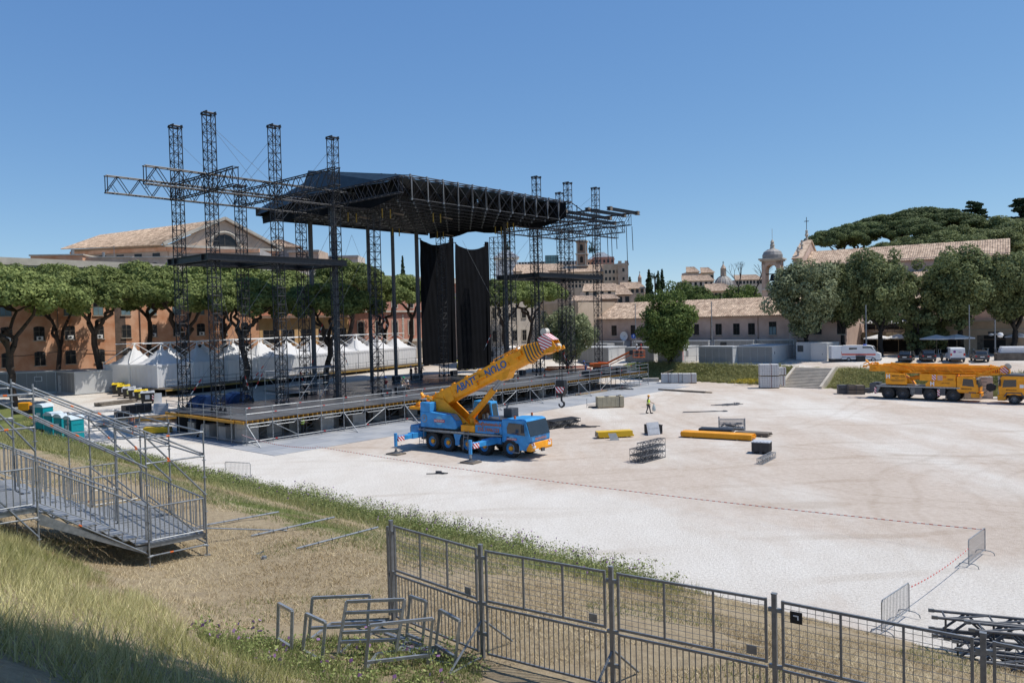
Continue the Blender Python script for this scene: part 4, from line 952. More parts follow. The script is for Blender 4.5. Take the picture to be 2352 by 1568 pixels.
def yellow_crane():
    a = V3((43.26, 88.19, 0)); b = V3((48.28, 83.94, 0)); fw = (b - a).normalized(); lf = V3((-fw.y, fw.x, 0))
    g = thing('mobile_crane', 'yellow four axle mobile crane parked with its boom laid flat over the cab', 'crane', a + lf * 1.15, math.atan2(fw.y, fw.x))
    for x in (0, 1.55, 4.3, 6.6):
        for sd in (-1, 1): wheel(g, x, sd * 1.08, .68, .48, M_dgrey, M_dgrey, sd)
    obj('chassis', MB().box(-1.6, 7.0, -.5, .5, .6, 1.3), M_dgrey, g)
    obj('deck_plate', MB().box(-1.2, 7.2, -1.3, 1.3, 1.42, 1.56), M_mgrey, g)
    obj('side_rail', MB().box(-1.3, 7.3, -1.34, -1.305, 1.44, 1.58), M_galv, g)
    for x0, x1 in ((2.3, 3.55), (5.05, 5.85)): obj('side_box', MB().box(x0, x1, -1.3, 1.3, .62, 1.42), M_dgrey, g, bevel=.03)
    obj('arch', MB().prism([(-1.2, -1.3, 1.42), (2.3, -1.3, 1.42), (2.3, -1.3, 1.2), (2.2, -1.3, 1.36), (-.8, -1.3, 1.36), (-1.2, -1.3, .6)], (0, .5, 0)), M_mgrey, g)
    m = MB()
    for k in range(6): m.box(2.45, 2.8, -1.34, -1.31, .55 + k * .15, .60 + k * .15)
    obj('step_ladder', m, M_galv, g)
    for x in (-1.35, 5.2): obj('warning_plate', MB().box(x - .12, x + .12, -1.33, -1.315, .55, 1.3), M_chev, g)
    obj('tail_box', MB().box(-2.0, -1.25, -1.28, 1.28, .75, 1.75), M_dgrey, g, bevel=.04); obj('tail_bar', MB().box(-2.3, -2.0, -1.2, 1.2, .55, .75), M_dgrey, g)
    w = 1.3
    m = MB(); m.prism([(6.95, -w, 1.0), (8.75, -w, 1.0), (9.0, -w, 1.1), (9.02, -w, 1.6), (8.72, -w, 2.72), (8.5, -w, 2.8), (6.95, -w, 2.74)], (0, 2 * w, 0)); obj('cab', m, M_cranY, g, bevel=.06)
    obj('bumper', MB().box(8.3, 9.12, -w, w, .52, 1.0), M_cranY, g, bevel=.05)
    obj('windscreen', MB().hexa([(9.03, -w + .1, 1.66), (9.03, w - .1, 1.66), (9.05, w - .1, 1.66), (9.05, -w + .1, 1.66), (8.75, -w + .1, 2.66), (8.75, w - .1, 2.66), (8.77, w - .1, 2.66), (8.77, -w + .1, 2.66)]), M_glass, g)
    obj('side_window', MB().prism([(7.5, -w - .012, 1.78), (8.62, -w - .012, 1.7), (8.5, -w - .012, 2.5), (7.6, -w - .012, 2.55)], (0, .01, 0)), M_glass, g)
    obj('door_line', MB().box(8.1, 8.8, -w - .01, -w - .003, 1.02, 1.14), M_dgrey, g)
    obj('mirror', MB().box(8.9, 9.0, -w - .35, -w - .1, 2.0, 2.5), M_blk, g)
    obj('headlight', MB().box(9.12, 9.15, -1.1, -.75, .65, .82), M_white, g)
    M_brn = mat('brown lettering', (.16, .07, .02), .6)
    # housings with lettering
    obj('engine_housing', MB().prism([(3.9, -1.3, 1.58), (6.9, -1.3, 1.58), (6.9, -1.3, 2.3), (4.2, -1.3, 2.2), (3.9, -1.3, 1.9)], (0, 2.6, 0)), M_cranY, g, bevel=.03)
    obj('upper_box', MB().box(3.3, 6.85, -1.28, 1.28, 2.22, 2.98), M_cranY, g, bevel=.03)
    obj('power_housing', MB().prism([(-.2, -1.4, 1.72), (2.0, -1.4, 1.72), (2.05, -1.4, 2.1), (1.75, -1.4, 2.9), (-.2, -1.4, 2.98)], (0, .8, 0)), M_cranY, g, bevel=.03)
    obj('slew_frame', MB().prism([(-.4, -.55, 1.7), (2.6, -.55, 1.7), (2.2, -.55, 2.3), (.4, -.55, 3.5), (-.5, -.55, 3.6)], (0, 1.1, 0)), M_cranY, g)
    side_text('MINGUZZI', .30, M_brn, g, 1.12, -1.412, 2.66, .95, .006); side_text('S.p.A.', .16, M_brn, g, 1.0, -1.412, 2.40); obj('text_line', MB().box(.3, 1.8, -1.41, -1.404, 2.16, 2.22).box(.5, 1.6, -1.41, -1.404, 2.05, 2.09), M_brn, g)
    side_text('MINGUZZI', .22, M_brn, g, 7.9, -w - .02, 1.45, .95, .004, -.0); side_text('0546.902249', .16, M_brn, g, 5.9, -1.312, 2.0, .95, .003); side_text('LIEBHERR', .14, M_blk, g, 6.35, -1.292, 2.42, .95, .004)
    for x, z in ((.06, 2.62), (4.6, 1.92)):
        lg = obj('white_emblem', MB().box(x - .2, x - .09, -1.412, -1.405, z - .24, z + .24).box(x + .09, x + .2, -1.412, -1.405, z - .24, z + .24).box(x - .09, x + .09, -1.412, -1.405, z - .05, z + .09), M_white, g)
    obj('warning_plate', MB().box(4.55, 4.95, -1.30, -1.285, 2.3, 2.9), M_chev, g); obj('red_grid_plate', MB().box(5.1, 5.6, -1.298, -1.284, 2.3, 2.85), mat('pale red plate', (.6, .36, .27), .6), g); side_text('26', .3, M_red, g, 5.8, -1.292, 2.68)
    # boom in travel position
    b0 = 3.45
    m = MB(); m.prism([(-.4, y, z) for y, z in ((-.42, b0 + .5), (.42, b0 + .5), (.42, b0 - .2), (.25, b0 - .48), (0, b0 - .54), (-.25, b0 - .48), (-.42, b0 - .2))], (10.4, 0, 0)); bo = obj('boom', m, M_cranY, g)
    obj('boom_foot', MB().box(-2.2, .1, -.5, .5, b0 - .35, b0 + .45), M_cranY, g, bevel=.05)
    rr = random.Random(9); m = MB()
    for k in range(26):
        p = V3((rr.uniform(-2.9, -.6), rr.uniform(-.6, .6), rr.uniform(b0 - .2, b0 + .75))); q = p + V3((rr.uniform(-.5, .5), rr.uniform(-.3, .3), rr.uniform(-.2, .2)))
        (m.tube(p, q, rr.uniform(.03, .09), 6, cap=True) if k % 2 else m.beam(p, q, .16, .16))
    obj('rear_machinery', m, M_cranY, g)
    for k in range(5): obj('collar', MB().box(9.9 + k * .2, 10.02 + k * .2, -.5 + k * .03, .5 - k * .03, b0 - .56 + k * .05, b0 + .58 - k * .05), M_cranY, g)
    obj('boom_head', MB().prism([(10.9, -.36, b0 + .5), (11.3, -.36, b0 + .55), (11.75, -.36, b0 + .1), (11.8, -.36, b0 - .8), (11.3, -.36, b0 - .6), (10.9, -.36, b0 - .4)], (0, .72, 0)), M_cranY, g, bevel=.02); obj('warning_plate', MB().prism([(10.9, -.375, b0 + .4), (11.3, -.375, b0 + .5), (11.7, -.375, b0 + .05), (11.5, -.375, b0 - .4), (10.9, -.375, b0 - .3)], (0, .01, 0)), M_chev, g)
    obj('sheave', MB().lathe([(.01, -.2), (.33, -.2), (.27, 0), (.33, .2), (.01, .2)], 18, (11.55, 0, b0 + .45), 'y'), mat('pale sheave', (.55, .52, .45), .6), g)
    # lattice jib folded along the boom side
    m = MB(); y0, y1 = -.95, -.5; L0, L1 = 2.2, 11.2; n = 15
    for y in (y0, y1):
        for z in (b0 - .3, b0 + .38): m.tube((L0, y, z), (L1, y, z + .0), .055, 6)
    for k in range(n):
        a, c = L0 + (L1 - L0) * k / n, L0 + (L1 - L0) * (k + 1) / n
        m.tube((a, y0, b0 - .3), (c, y0, b0 + .38), .03, 5) if k % 2 else m.tube((a, y0, b0 + .38), (c, y0, b0 - .3), .03, 5)
        m.tube((a, y0, b0 + .38), (c, y1, b0 + .38), .026, 5)
    for p, q in (((.2, -.7, b0 + .7), (2.4, -.75, b0 - .3)), ((.2, -.7, b0 + .7), (2.2, -.75, b0 + .38)), ((L1 - .3, y0, b0 + .38), (L1 - 2.6, y0, b0 - .65)), ((L1 + .3, y0, b0 - .3), (L1 - 2.6, y0, b0 - .65)), ((-.6, -.6, b0 + .55), (1.4, -.62, b0 + .6)), ((1.4, -.62, b0 + .6), (8, -.6, b0 + .62))): m.tube(p, q, .075, 6)
    obj('folding_jib', m, M_cranY, g)
    obj('ram_cylinder', MB().tube((1.6, 0, 2.2), (5.2, 0, b0 - .5), .22, 12), M_cranY, g)
    hb = obj('hook_block', MB().prism([(9.6, -.2, 1.95), (10.0, -.2, 2.05), (10.5, -.2, 1.8), (10.4, -.2, 1.35), (9.9, -.2, 1.1), (9.55, -.2, 1.4)], (0, .4, 0)), M_blk, g, bevel=.04)
    obj('hoist_rope', MB().tube((10.1, 0, 1.9), (11.5, 0, b0 - .5), .03, 5).tube((9.7, 0, 1.3), (9.2, 0, .85), .03, 5), M_blk, g)
yellow_crane()

def cab_truck():
    p = V3((52.82, 80.28, 0)); fw = V3((-.762, .647, 0)).normalized()
    a = V3((52.42, 83.67, 0))
    # front wheel contact near (2334, 928): the truck points left towards the yellow crane
    lf = V3((-fw.y, fw.x, 0))
    g = thing('flatbed_truck', 'yellow truck cab cut off by the right edge behind the parked crane', 'truck', p - lf * 1.1 * -1 * 0 + V3((.45, .75, 0)), math.atan2(fw.y, fw.x))
    # near side is local +y
    for x in (0, -3.8, -5.2):
        for sd in (-1, 1): wheel(g, x, sd * 1.08, .52, .36, M_mgrey, M_galvd, sd)
    w = 1.25
    obj('chassis', MB().box(-8.5, 1.2, -.45, .45, .6, .95), M_dgrey, g)
    obj('cab', MB().prism([(-1.15, -w, .95), (1.35, -w, .95), (1.42, -w, 1.7), (1.2, -w, 2.85), (1.0, -w, 2.98), (-1.15, -w, 2.98)], (0, 2 * w, 0)), M_cranY, g, bevel=.07)
    obj('roof_visor', MB().prism([(.7, -w + .02, 2.95), (1.35, -w + .02, 2.8), (1.3, -w + .02, 2.9), (.5, -w + .02, 3.15), (-.9, -w + .02, 3.1), (-.9, -w + .02, 2.95)], (0, 2 * w - .04, 0)), M_dgrey, g)
    obj('bumper', MB().box(.75, 1.5, -w - .02, w + .02, .35, .95), M_cranY, g, bevel=.06); obj('headlight', MB().box(1.35, 1.52, .85, 1.2, .55, .75), M_white, g)
    obj('wheel_arch', MB().prism([(-.85, w - .3, .75), (-.6, w - .3, 1.15), (.6, w - .3, 1.15), (.85, w - .3, .75), (.95, w - .3, .75), (.68, w - .3, 1.25), (-.68, w - .3, 1.25), (-.95, w - .3, .75)], (0, .34, 0)), M_dgrey, g)
    obj('windscreen', MB().hexa([(1.43, -w + .1, 1.75), (1.43, w - .1, 1.75), (1.45, w - .1, 1.75), (1.45, -w + .1, 1.75), (1.24, -w + .1, 2.75), (1.24, w - .1, 2.75), (1.26, w - .1, 2.75), (1.26, -w + .1, 2.75)]), M_glass, g)
    obj('side_window', MB().prism([(-.2, w + .004, 1.85), (1.05, w + .004, 1.75), (.9, w + .004, 2.55), (-.2, w + .004, 2.6)], (0, .01, 0)), M_glass, g)
    obj('mirror', MB().box(1.15, 1.28, w + .12, w + .36, 1.9, 2.6), M_blk, g)
    obj('cab_step', MB().box(-.7, .9, w - .3, w + .02, .4, .46), M_dgrey, g)
    obj('white_emblem', MB().box(-.85, -.5, w + .003, w + .01, 1.75, 2.1), M_white, g)
    tx = inst('lettering', text_mesh('MINGUZZI', .2, mat('brown lettering', (.16, .07, .02)), bold=.003), g, (.25, w + .012, 1.5)); tx.rotation_euler = (rad(90), 0, rad(180))
    obj('loader_crane', MB().box(-1.9, -1.4, -.9, .9, 1.0, 2.0).box(-1.8, -1.5, -.2, .2, 2.0, 3.9).beam((-1.65, 0, 3.8), (-6, 0, 3.2), .3, .35), M_cranY, g)
    obj('flatbed', MB().box(-8.6, -2.1, -1.25, 1.25, 1.0, 1.25), M_cranY, g)
cab_truck()

def car(name, label, cat, loc, rz, L, Wd, Hh, paint, van=False):
    g = thing(name, label, cat, loc, rz)
    w = Wd / 2; h0 = .28
    if van: side = [(-L / 2, h0 + .1), (-L / 2, Hh - .12), (-L / 2 + .12, Hh), (L * .18, Hh), (L * .30, Hh - .14), (L * .40, Hh * .58), (L * .49, Hh * .50), (L / 2, Hh * .36), (L / 2, h0)]
    else: side = [(-L / 2, h0 + .1), (-L / 2 - .02, Hh * .6), (-L * .44, Hh * .66), (-L * .33, Hh - .06), (-L * .2, Hh), (L * .06, Hh), (L * .24, Hh * .64), (L * .45, Hh * .55), (L / 2, Hh * .42), (L / 2, h0)]
    # body: lower box with tumblehome above the waist
    waist = Hh * (.5 if van else .6)
    m = MB(); n = len(side); k = .06 if van else .16
    vs = []
    for sy in (-1, 1):
        for x, z in side: vs.append((x, sy * (w - (k if z > waist + .04 else 0)), z))
    fs = [tuple(range(n - 1, -1, -1)), tuple(range(n, 2 * n))] + [(i, (i + 1) % n, n + (i + 1) % n, n + i) for i in range(n)]
    m.add(vs, fs); obj('body', m, paint, g, bevel=.04)
    for x in (-L * .31, L * .32):
        for sd in (-1, 1): wheel(g, x, sd * (w - .1), .32, .2, M_galv, M_galvd, sd)
    ks = w - k + .004
    # windows
    if van:
        obj('side_window', MB().prism([(L * .05, ks, Hh * .60), (L * .36, ks, Hh * .58), (L * .27, ks, Hh - .2), (L * .05, ks, Hh - .2)], (0, .01, 0)).prism([(L * .05, -ks - .01, Hh * .60), (L * .36, -ks - .01, Hh * .58), (L * .27, -ks - .01, Hh - .2), (L * .05, -ks - .01, Hh - .2)], (0, .01, 0)), M_glass, g)
        obj('windscreen', MB().hexa([(L * .315, -w + .2, Hh - .17), (L * .315, w - .2, Hh - .17), (L * .325, w - .2, Hh - .15), (L * .325, -w + .2, Hh - .15), (L * .395, -w + .14, Hh * .62), (L * .395, w - .14, Hh * .62), (L * .41, w - .14, Hh * .63), (L * .41, -w + .14, Hh * .63)]), M_glass, g)
        for sy in (-1, 1): obj('rear_window', MB().box(-L / 2 - .012, -L / 2 - .002, min(sy * .08, sy * (w - .2)), max(sy * .08, sy * (w - .2)), Hh * .60, Hh * .86), M_glass if 'ambulance' in name else paint, g)
    else:
        for sy in (-1, 1):
            y = ks if sy > 0 else -ks - .01
            obj('side_window', MB().prism([(-L * .38, y, Hh * .66), (L * .2, y, Hh * .66), (L * .06, y, Hh - .08), (-L * .3, y, Hh - .09)], (0, .01, 0)), M_glass, g)
        obj('rear_window', MB().hexa([(-L * .445, -w + .25, Hh * .68), (-L * .445, w - .25, Hh * .68), (-L * .455, w - .25, Hh * .69), (-L * .455, -w + .25, Hh * .69), (-L * .342, -w + .28, Hh - .1), (-L * .342, w - .28, Hh - .1), (-L * .352, w - .28, Hh - .09), (-L * .352, -w + .28, Hh - .09)]), M_glass, g)
        obj('windscreen', MB().hexa([(L * .075, -w + .25, Hh - .06), (L * .075, w - .25, Hh - .06), (L * .085, w - .25, Hh - .04), (L * .085, -w + .25, Hh - .04), (L * .225, -w + .2, Hh * .68), (L * .225, w - .2, Hh * .68), (L * .235, w - .2, Hh * .7), (L * .235, -w + .2, Hh * .7)]), M_glass, g)
    for sy in (-1, 1):
        obj('tail_lamp', MB().box(-L / 2 - .03, -L / 2 + .02, sy * (w - .14) - .1, sy * (w - .14) + .1, Hh * .45, Hh * (.62 if van else .56)), M_red, g)
        obj('headlight', MB().box(L / 2 - .14, L / 2 + .01, sy * (w - .22) - .16, sy * (w - .22) + .16, Hh * .33, Hh * .42), M_white, g)
    obj('bumper', MB().box(-L / 2 - .07, -L / 2 + .1, -w + .04, w - .04, h0 + .02, h0 + .28).box(L / 2 - .1, L / 2 + .06, -w + .04, w - .04, h0 - .02, h0 + .22), M_dgrey, g, bevel=.03)
    obj('number_plate', MB().box(-L / 2 - .085, -L / 2 - .072, -.26, .26, h0 + .34, h0 + .45), M_white, g)
    return g
M_pb = mat('black car paint', (.012, .013, .016), .2, .1, .1, 1, spec=.7); M_pg = mat('grey car paint', (.075, .075, .08), .25, .4, .1, 1, spec=.7); M_pn = mat('navy car paint', (.014, .016, .026), .2, .2, .1, 1, spec=.7); M_pw = mat('white car paint', (.7, .71, .72), .3, 0, .03, 1, spec=.6)
up_ = math.atan2(.67, .74)
def street(x, y): return GT(x, y)
car('parked_car', 'black hatchback nearest the ambulance, parked nose to the terrace', 'car', street(2082, 829), up_ + .25, 4.3, 1.8, 1.5, M_pb)
car('parked_car', 'dark navy estate car second from the ambulance', 'car', street(2130, 828), up_ + .45, 4.2, 1.8, 1.55, M_pn)
vn = car('parked_van', 'small white delivery van parked between two dark cars', 'van', street(2194, 829), up_ + .45, 4.4, 1.85, 1.9, M_pw, True)
obj('purple_logo', MB().lathe([(.01, 0), (.17, 0)], 14, (-2.225, .38, 1.4), 'x').box(-2.224, -2.219, -.5, -.1, 1.3, 1.36), mat('purple print', (.2, .03, .2), .5), vn)
car('parked_car', 'grey small car rightmost of the parked row', 'car', street(2250, 829), up_ + .45, 4.0, 1.75, 1.5, M_pg)
am = car('ambulance', 'white ambulance van with orange red stripe beside the generator', 'ambulance', street(1985, 832) + V3((.6, 2.2, 0)), rad(-30), 5.3, 1.95, 2.45, M_pw, True)
obj('stripe', MB().box(-2.6, 2.0, -.99, -.98, 1.0, 1.2), mat('orange stripe', (.7, .07, .03), .4), am); obj('stripe', MB().box(-2.6, 1.7, -.99, -.98, .7, .76), mat('blue stripe', (.03, .06, .25), .4), am)
obj('light_bar', MB().box(.3, .7, -.8, .8, 2.45, 2.57), mat('blue lamp', (.02, .1, .6), .2), am)
for nm, s in (('window_band', 0),): obj('side_window', MB().box(-1.6, -.5, -.935, -.92, 1.5, 2.1), M_glass, am)
# scooter between the cars
sc = thing('motor_scooter', 'dark motor scooter squeezed between the navy car and the white van', 'scooter', street(2163, 829), up_ + .4)
for x in (-.62, .62): obj('wheel', MB().lathe([(.13, -.05), (.27, -.05), (.29, 0), (.27, .05), (.13, .05)], 16, (x, 0, .29), 'y'), M_tyre, sc)
obj('body', MB().prism([(-.75, -.15, .4), (-.8, -.15, .8), (-.1, -.15, .82), (0, -.15, .4), (.35, -.15, .38), (.5, -.15, 1.0), (.62, -.15, 1.0), (.55, -.15, .3), (-.5, -.15, .28)], (0, .3, 0)), M_pb, sc, bevel=.03)
obj('handlebar', MB().tube((.5, -.33, 1.05), (.5, .33, 1.05), .02, 6).tube((.55, 0, .95), (.48, 0, 1.06), .03, 6), M_blk, sc); obj('seat', MB().box(-.8, -.1, -.14, .14, .82, .9), M_blk, sc, bevel=.03)

def boom_lift():
    g = thing('boom_lift', 'orange articulated boom lift with two workers in its basket', 'boom lift', V3((13.4, 114.2, ZD)), 0)
    for x in (-1.0, 1.0):
        for y in (-1, 1): wheel(g, x, y * .8, .36, .28, M_white, M_galvd, y)
    obj('chassis', MB().box(-1.3, 1.3, -.65, .65, .35, .65), M_dgrey, g, bevel=.03)
    obj('turret', MB().box(-1.3, .9, -.55, .55, .68, 1.3), M_orange, g, bevel=.05)
    obj('counterweight', MB().box(-1.9, -1.3, -.6, .6, .7, 1.25), M_orange, g, bevel=.06)
    obj('lower_boom', MB().beam((-.6, 0, 1.35), (.9, 0, 1.2), .26, .26).beam((.5, .1, 1.1), (4.2, -.3, 2.9), .24, .28), M_orange, g)
    obj('link_arm', MB().beam((1.1, -.1, 1.0), (4.3, -.35, 2.45), .1, .12), M_orange, g)
    obj('knuckle', MB().box(4.0, 4.5, -.55, -.1, 2.4, 3.1), M_blk, g, bevel=.04)
    bx, by, bz = 5.4, -.4, 1.95
    bk = obj('basket_floor', MB().box(bx - .85, bx + .85, by - .45, by + .45, bz, bz + .12), M_orange, g)
    m = MB()
    for x in (-.83, 0, .83):
        for y in (-.43, .43): m.tube((bx + x, by + y, bz), (bx + x, by + y, bz + 1.1), .03, 5)
    for z in (.55, 1.1):
        for y in (-.43, .43): m.tube((bx - .83, by + y, bz + z), (bx + .83, by + y, bz + z), .03, 5)
        for x in (-.83, .83): m.tube((bx + x, by - .43, bz + z), (bx + x, by + .43, bz + z), .03, 5)
    obj('basket_rail', m, M_orange, g); obj('control_box', MB().box(bx - .5, bx - .1, by - .5, by - .3, bz + .8, bz + 1.1), M_blk, g)
    return V3(g.location) + V3((bx, by, bz + .12))
LIFT = boom_lift()
# second lift, folded behind the deck, mostly orange body
g = thing('boom_lift', 'low folded orange lift half hidden behind the right end of the stage', 'boom lift', W(64, 15.5, hz(*W(64, 15.5)[:2])), FA - .9)
for x in (-1.3, 1.3):
    for y in (-1, 1): wheel(g, x, y * 1.0, .45, .35, M_white, M_galvd, y)
obj('chassis', MB().box(-1.7, 1.7, -.8, .8, .5, .9), M_dgrey, g); obj('turret', MB().box(-1.8, 1.0, -.7, .7, .95, 1.9), M_orange, g, bevel=.05)
obj('boom', MB().beam((-2.5, 0, 2.1), (5, 0, 2.0), .3, .35).beam((-2.2, .35, 2.4), (4.4, .35, 2.4), .22, .26), M_orange, g)
# small yellow green forklift near the drapes
g = thing('telehandler', 'small yellow green site vehicle behind the right hand drape', 'site vehicle', W(57.5, 30, hz(*W(57.5, 30)[:2])), FA)
M_yg = mat('yellow green paint', (.42, .40, .03), .4)
for x in (-1.0, 1.0):
    for y in (-1, 1): wheel(g, x, y * .85, .5, .35, M_yg, M_galvd, y)
obj('body', MB().prism([(-1.7, -.6, .5), (1.5, -.6, .5), (1.5, -.6, 1.0), (.4, -.6, 1.3), (-1.0, -.6, 1.5), (-1.7, -.6, 1.2)], (0, 1.2, 0)), M_yg, g, bevel=.05); obj('cab', MB().prism([(-.7, -.55, 1.3), (.4, -.55, 1.2), (.25, -.55, 2.2), (-.6, -.55, 2.25)], (0, 1.1, 0)), M_glass, g, bevel=.04); obj('boom', MB().beam((-1.6, .8, 1.6), (2.8, .8, 1.1), .25, .3), M_yg, g)
def zm(bx, by, k): return lambda x, y, z=0.0: G((bx + x / k) / 1.7415, (by + y / k) / 1.7415, z)
A4 = zm(2200, 1200, 2.296); A1 = zm(3072, 1200, 2.296); A0 = zm(0, 1000, 2.296); AL = zm(400, 1500, 4.704)
def ang(p, q): return math.atan2(q.y - p.y, q.x - p.x)
def truss_piece(g, L, w, loc=(0, 0, 0), mt=None, r=.03, seg=.5):
    mt = mt or M_blk
    t = bpy.data.objects.new('truss_section', None); COL.objects.link(t); t.parent = g; t.location = loc; t.empty_display_size = .1
    c = MB().tube((0, 0, 0), (L, 0, 0), r, 6, cap=True).mesh('chord', mt)
    for y in (0, w):
        for z in (0, w): inst('chord', c, t, (0, y, z))
    m = MB(); n = int(round(L / seg)); b = L / n
    for i in range(n + 1):
        for y in (0, w): m.tube((i * b, y, 0), (i * b, y, w), r * .62, 4)
        for z in (0, w): m.tube((i * b, 0, z), (i * b, w, z), r * .62, 4)
        if i < n:
            for y in (0, w): m.tube((i * b, y, 0 if i % 2 else w), ((i + 1) * b, y, w if i % 2 else 0), r * .62, 4)
            m.tube((i * b, 0, w), ((i + 1) * b, w, w), r * .55, 4)
    obj('bracing', m, mt, t, kind='stuff')
    return t
p, q = A4(880, 1500), A4(1098, 1440)
g = thing('truss_stack', 'three dark truss sections stacked on the gravel', 'truss stack', A4(850, 1500), ang(p, q))
M_tr = mat('dark grey aluminium', (.10, .105, .115), .5, .3, .2, 4)
for k in range(3): truss_piece(g, 2.95, .42, (0, 0, .03 + k * .46), M_tr, .028, .42)
for k in range(2): truss_piece(g, 2.95, .42, (.0, .62, .03 + k * .46), M_tr, .028, .42)
g = thing('truss_section_loose', 'small grey truss section lying near the lidded black bin', 'truss', A4(1950, 1512), ang(A4(1990, 1512), A4(2105, 1450)))
truss_piece(g, 3.0, .36, (0, 0, .03), M_galvd, .025, .36)

def beam_bundle(name, label, p, q, rows, cols, w, h, mt, endm):
    d = q - p; L = d.length; g = thing(name, label, 'beam bundle', p, ang(p, q))
    me = MB().box(0, L, 0, w * .93, 0, h * .94).mesh('beam', mt); e = MB().box(-.012, 0, 0, w * .93, 0, h * .94).mesh('beam_end', endm)
    for j in range(rows):
        for i in range(cols - (j == rows - 1 and cols > 4)):
            dx = R.uniform(-.08, .08); b = inst('beam', me, g, (dx, i * w, .1 + j * h)); inst('beam_end', e, b)
    obj('bearer', MB().box(L * .15, L * .15 + .1, -.1, cols * w + .1, 0, .1).box(L * .8, L * .8 + .1, -.1, cols * w + .1, 0, .1), M_wood, g)
    return g
M_yel2 = mat('bright yellow beam', (.72, .45, .02), .5, 0, .08, 2); M_oraY = mat('orange yellow beam', (.78, .33, .01), .5, 0, .08, 2)
beam_bundle('yellow_beam_stack', 'short stack of bright yellow formwork beams with grey sheet leaning on it', A4(445, 1275), A4(765, 1258), 3, 5, .2, .16, M_yel2, M_galvd)
tag(obj('grey_sheet', MB().hexa([(0, 0, 0), (.75, 0, 0), (.75, .03, 0), (0, .03, 0), (-.12, .28, .55), (.55, .28, .55), (.55, .31, .55), (-.12, .31, .55)]), M_mgrey, loc=A4(555, 1287) + V3((0, -.12, .005)), rz=ang(A4(445, 1275), A4(765, 1258))), 'small grey sheet leaning against the short yellow beam stack', 'sheet')
beam_bundle('orange_beam_stack', 'long low stack of orange yellow formwork beams', A4(1200, 1260), A4(1850, 1297), 3, 8, .17, .13, M_oraY, M_orange)
beam_bundle('plank_stack', 'pile of weathered grey planks behind the long orange beams', A4(1700, 1243), A4(2000, 1262), 3, 5, .25, .08, M_woodd, M_woodd)
beam_bundle('deck_board_stack', 'dark sheet panels stacked flat behind the orange beams', A4(1370, 1218), A4(1675, 1232), 4, 1, 1.3, .07, M_blk, M_woodd)
g = thing('timber_beam', 'long brown timber beam lying on the gravel near the worker', 'timber', A4(993, 828), ang(A4(993, 828), A4(1360, 850)))
obj('beam', MB().box(0, 7.4, 0, .3, .0, .22), M_woodd, g); obj('beam', MB().box(.4, 8.2, .32, .5, 0, .16), M_wood, g)
g = thing('timber_pile', 'pale timber beams lying along the mats before the stage', 'timber', A4(265, 878), ang(A4(265, 878), A4(520, 840)))
for k in range(3): obj('beam', MB().box(R.uniform(0, .4), 6.6, k * .22, k * .22 + .2, 0, .2), M_wood, g)
def bulk_bin(label, p, rz, lid, M_=None, lean=False):
    g = thing('plastic_bin', label, 'bin', p, rz)
    m = MB(); m.box(-.6, .6, -.5, .5, .14, .2); m.box(-.6, .6, -.5, -.46, .2, .78); m.box(-.6, .6, .46, .5, .2, .78); m.box(-.6, -.56, -.46, .46, .2, .78); m.box(.56, .6, -.46, .46, .2, .78)
    for x in (-.56, -.2, .16, .52): m.box(x, x + .05, -.54, -.5, .16, .76)
    for y in (-.44, 0, .4): m.box(-.64, -.6, y, y + .05, .16, .76); m.box(.6, .64, y, y + .05, .16, .76)
    m.box(-.63, .63, -.53, -.5, .74, .80); m.box(-.63, .63, .5, .53, .74, .80)
    obj('tub', m, mat('dark grey plastic', (.045, .047, .05), .55), g)
    obj('skid', MB().box(-.6, -.45, -.5, .5, 0, .14).box(-.08, .08, -.5, .5, 0, .14).box(.45, .6, -.5, .5, 0, .14), M_dgrey, g)
    if lid:
        m = MB(); m.box(-.64, .64, -.54, .54, .805, .86)
        for k in range(5): m.box(-.55 + k * .24, -.43 + k * .24, -.45, .45, .861, .885)
        obj('lid', m, mat('light grey plastic', (.45, .47, .5), .5), g)
    if lean:
        o = MB().box(-.6, .6, -.03, .03, 0, 1.1)
        for k in range(2): o.box(-.5, .5, -.05, -.03, .08 + k * .5, .48 + k * .5)
        l = obj('leaning_lid', o, mat('light grey plastic', (.45, .47, .5), .5), g, loc=(-.35, -.78, 0)); l.rotation_euler = (rad(-14), 0, rad(6))
        obj('boards_inside', MB().box(-.4, .3, -.3, .1, .7, .9).box(-.2, .5, -.1, .3, .72, .86), M_wood, g)
    return g
bulk_bin('dark plastic bin with a light grey lid leaning on its front', A4(950, 1225), rad(18), False, lean=True)
bulk_bin('dark plastic bin closed with a light grey lid', A4(1945, 1402), rad(-28), True)
def cage(label, p, rz):
    g = thing('steel_stillage', label, 'stillage', p, rz)
    m = MB(); m.box(-1.1, 1.1, -.5, .5, .12, .18); obj('floor', m, M_galv, g)
    m = MB()
    for x in (-1.08, 1.08):
        for y in (-.48, .48): m.box(x - .05, x + .05, y - .05, y + .05, 0, 1.05 if x * y < 0 else .85)
    for z in (.5, .82):
        for y in (-.48, .48): m.box(-1.1, 1.1, y - .03, y + .03, z, z + .06)
        for x in (-1.08, 1.08): m.box(x - .03, x + .03, -.5, .5, z, z + .06)
    obj('frame', m, M_galv, g)
    m = MB()
    for k in range(22):
        x = -1.05 + k * .1
        for y in (-.48, .48): m.box(x - .008, x + .008, y - .008, y + .008, .18, .84)
    obj('side_bars', m, M_galv, g, kind='stuff'); rr = random.Random(3); m = MB()
    for k in range(14): m.tube((rr.uniform(-1, .9), rr.uniform(-.4, .4), rr.uniform(.2, .5)), (rr.uniform(-1, .9), rr.uniform(-.4, .4), rr.uniform(.2, .55)), .04, 5)
    obj('scaffold_fittings', m, M_dgrey, g)
cage('galvanised steel stillage cage with scaffold fittings inside', A4(1670, 1185), rad(-14))
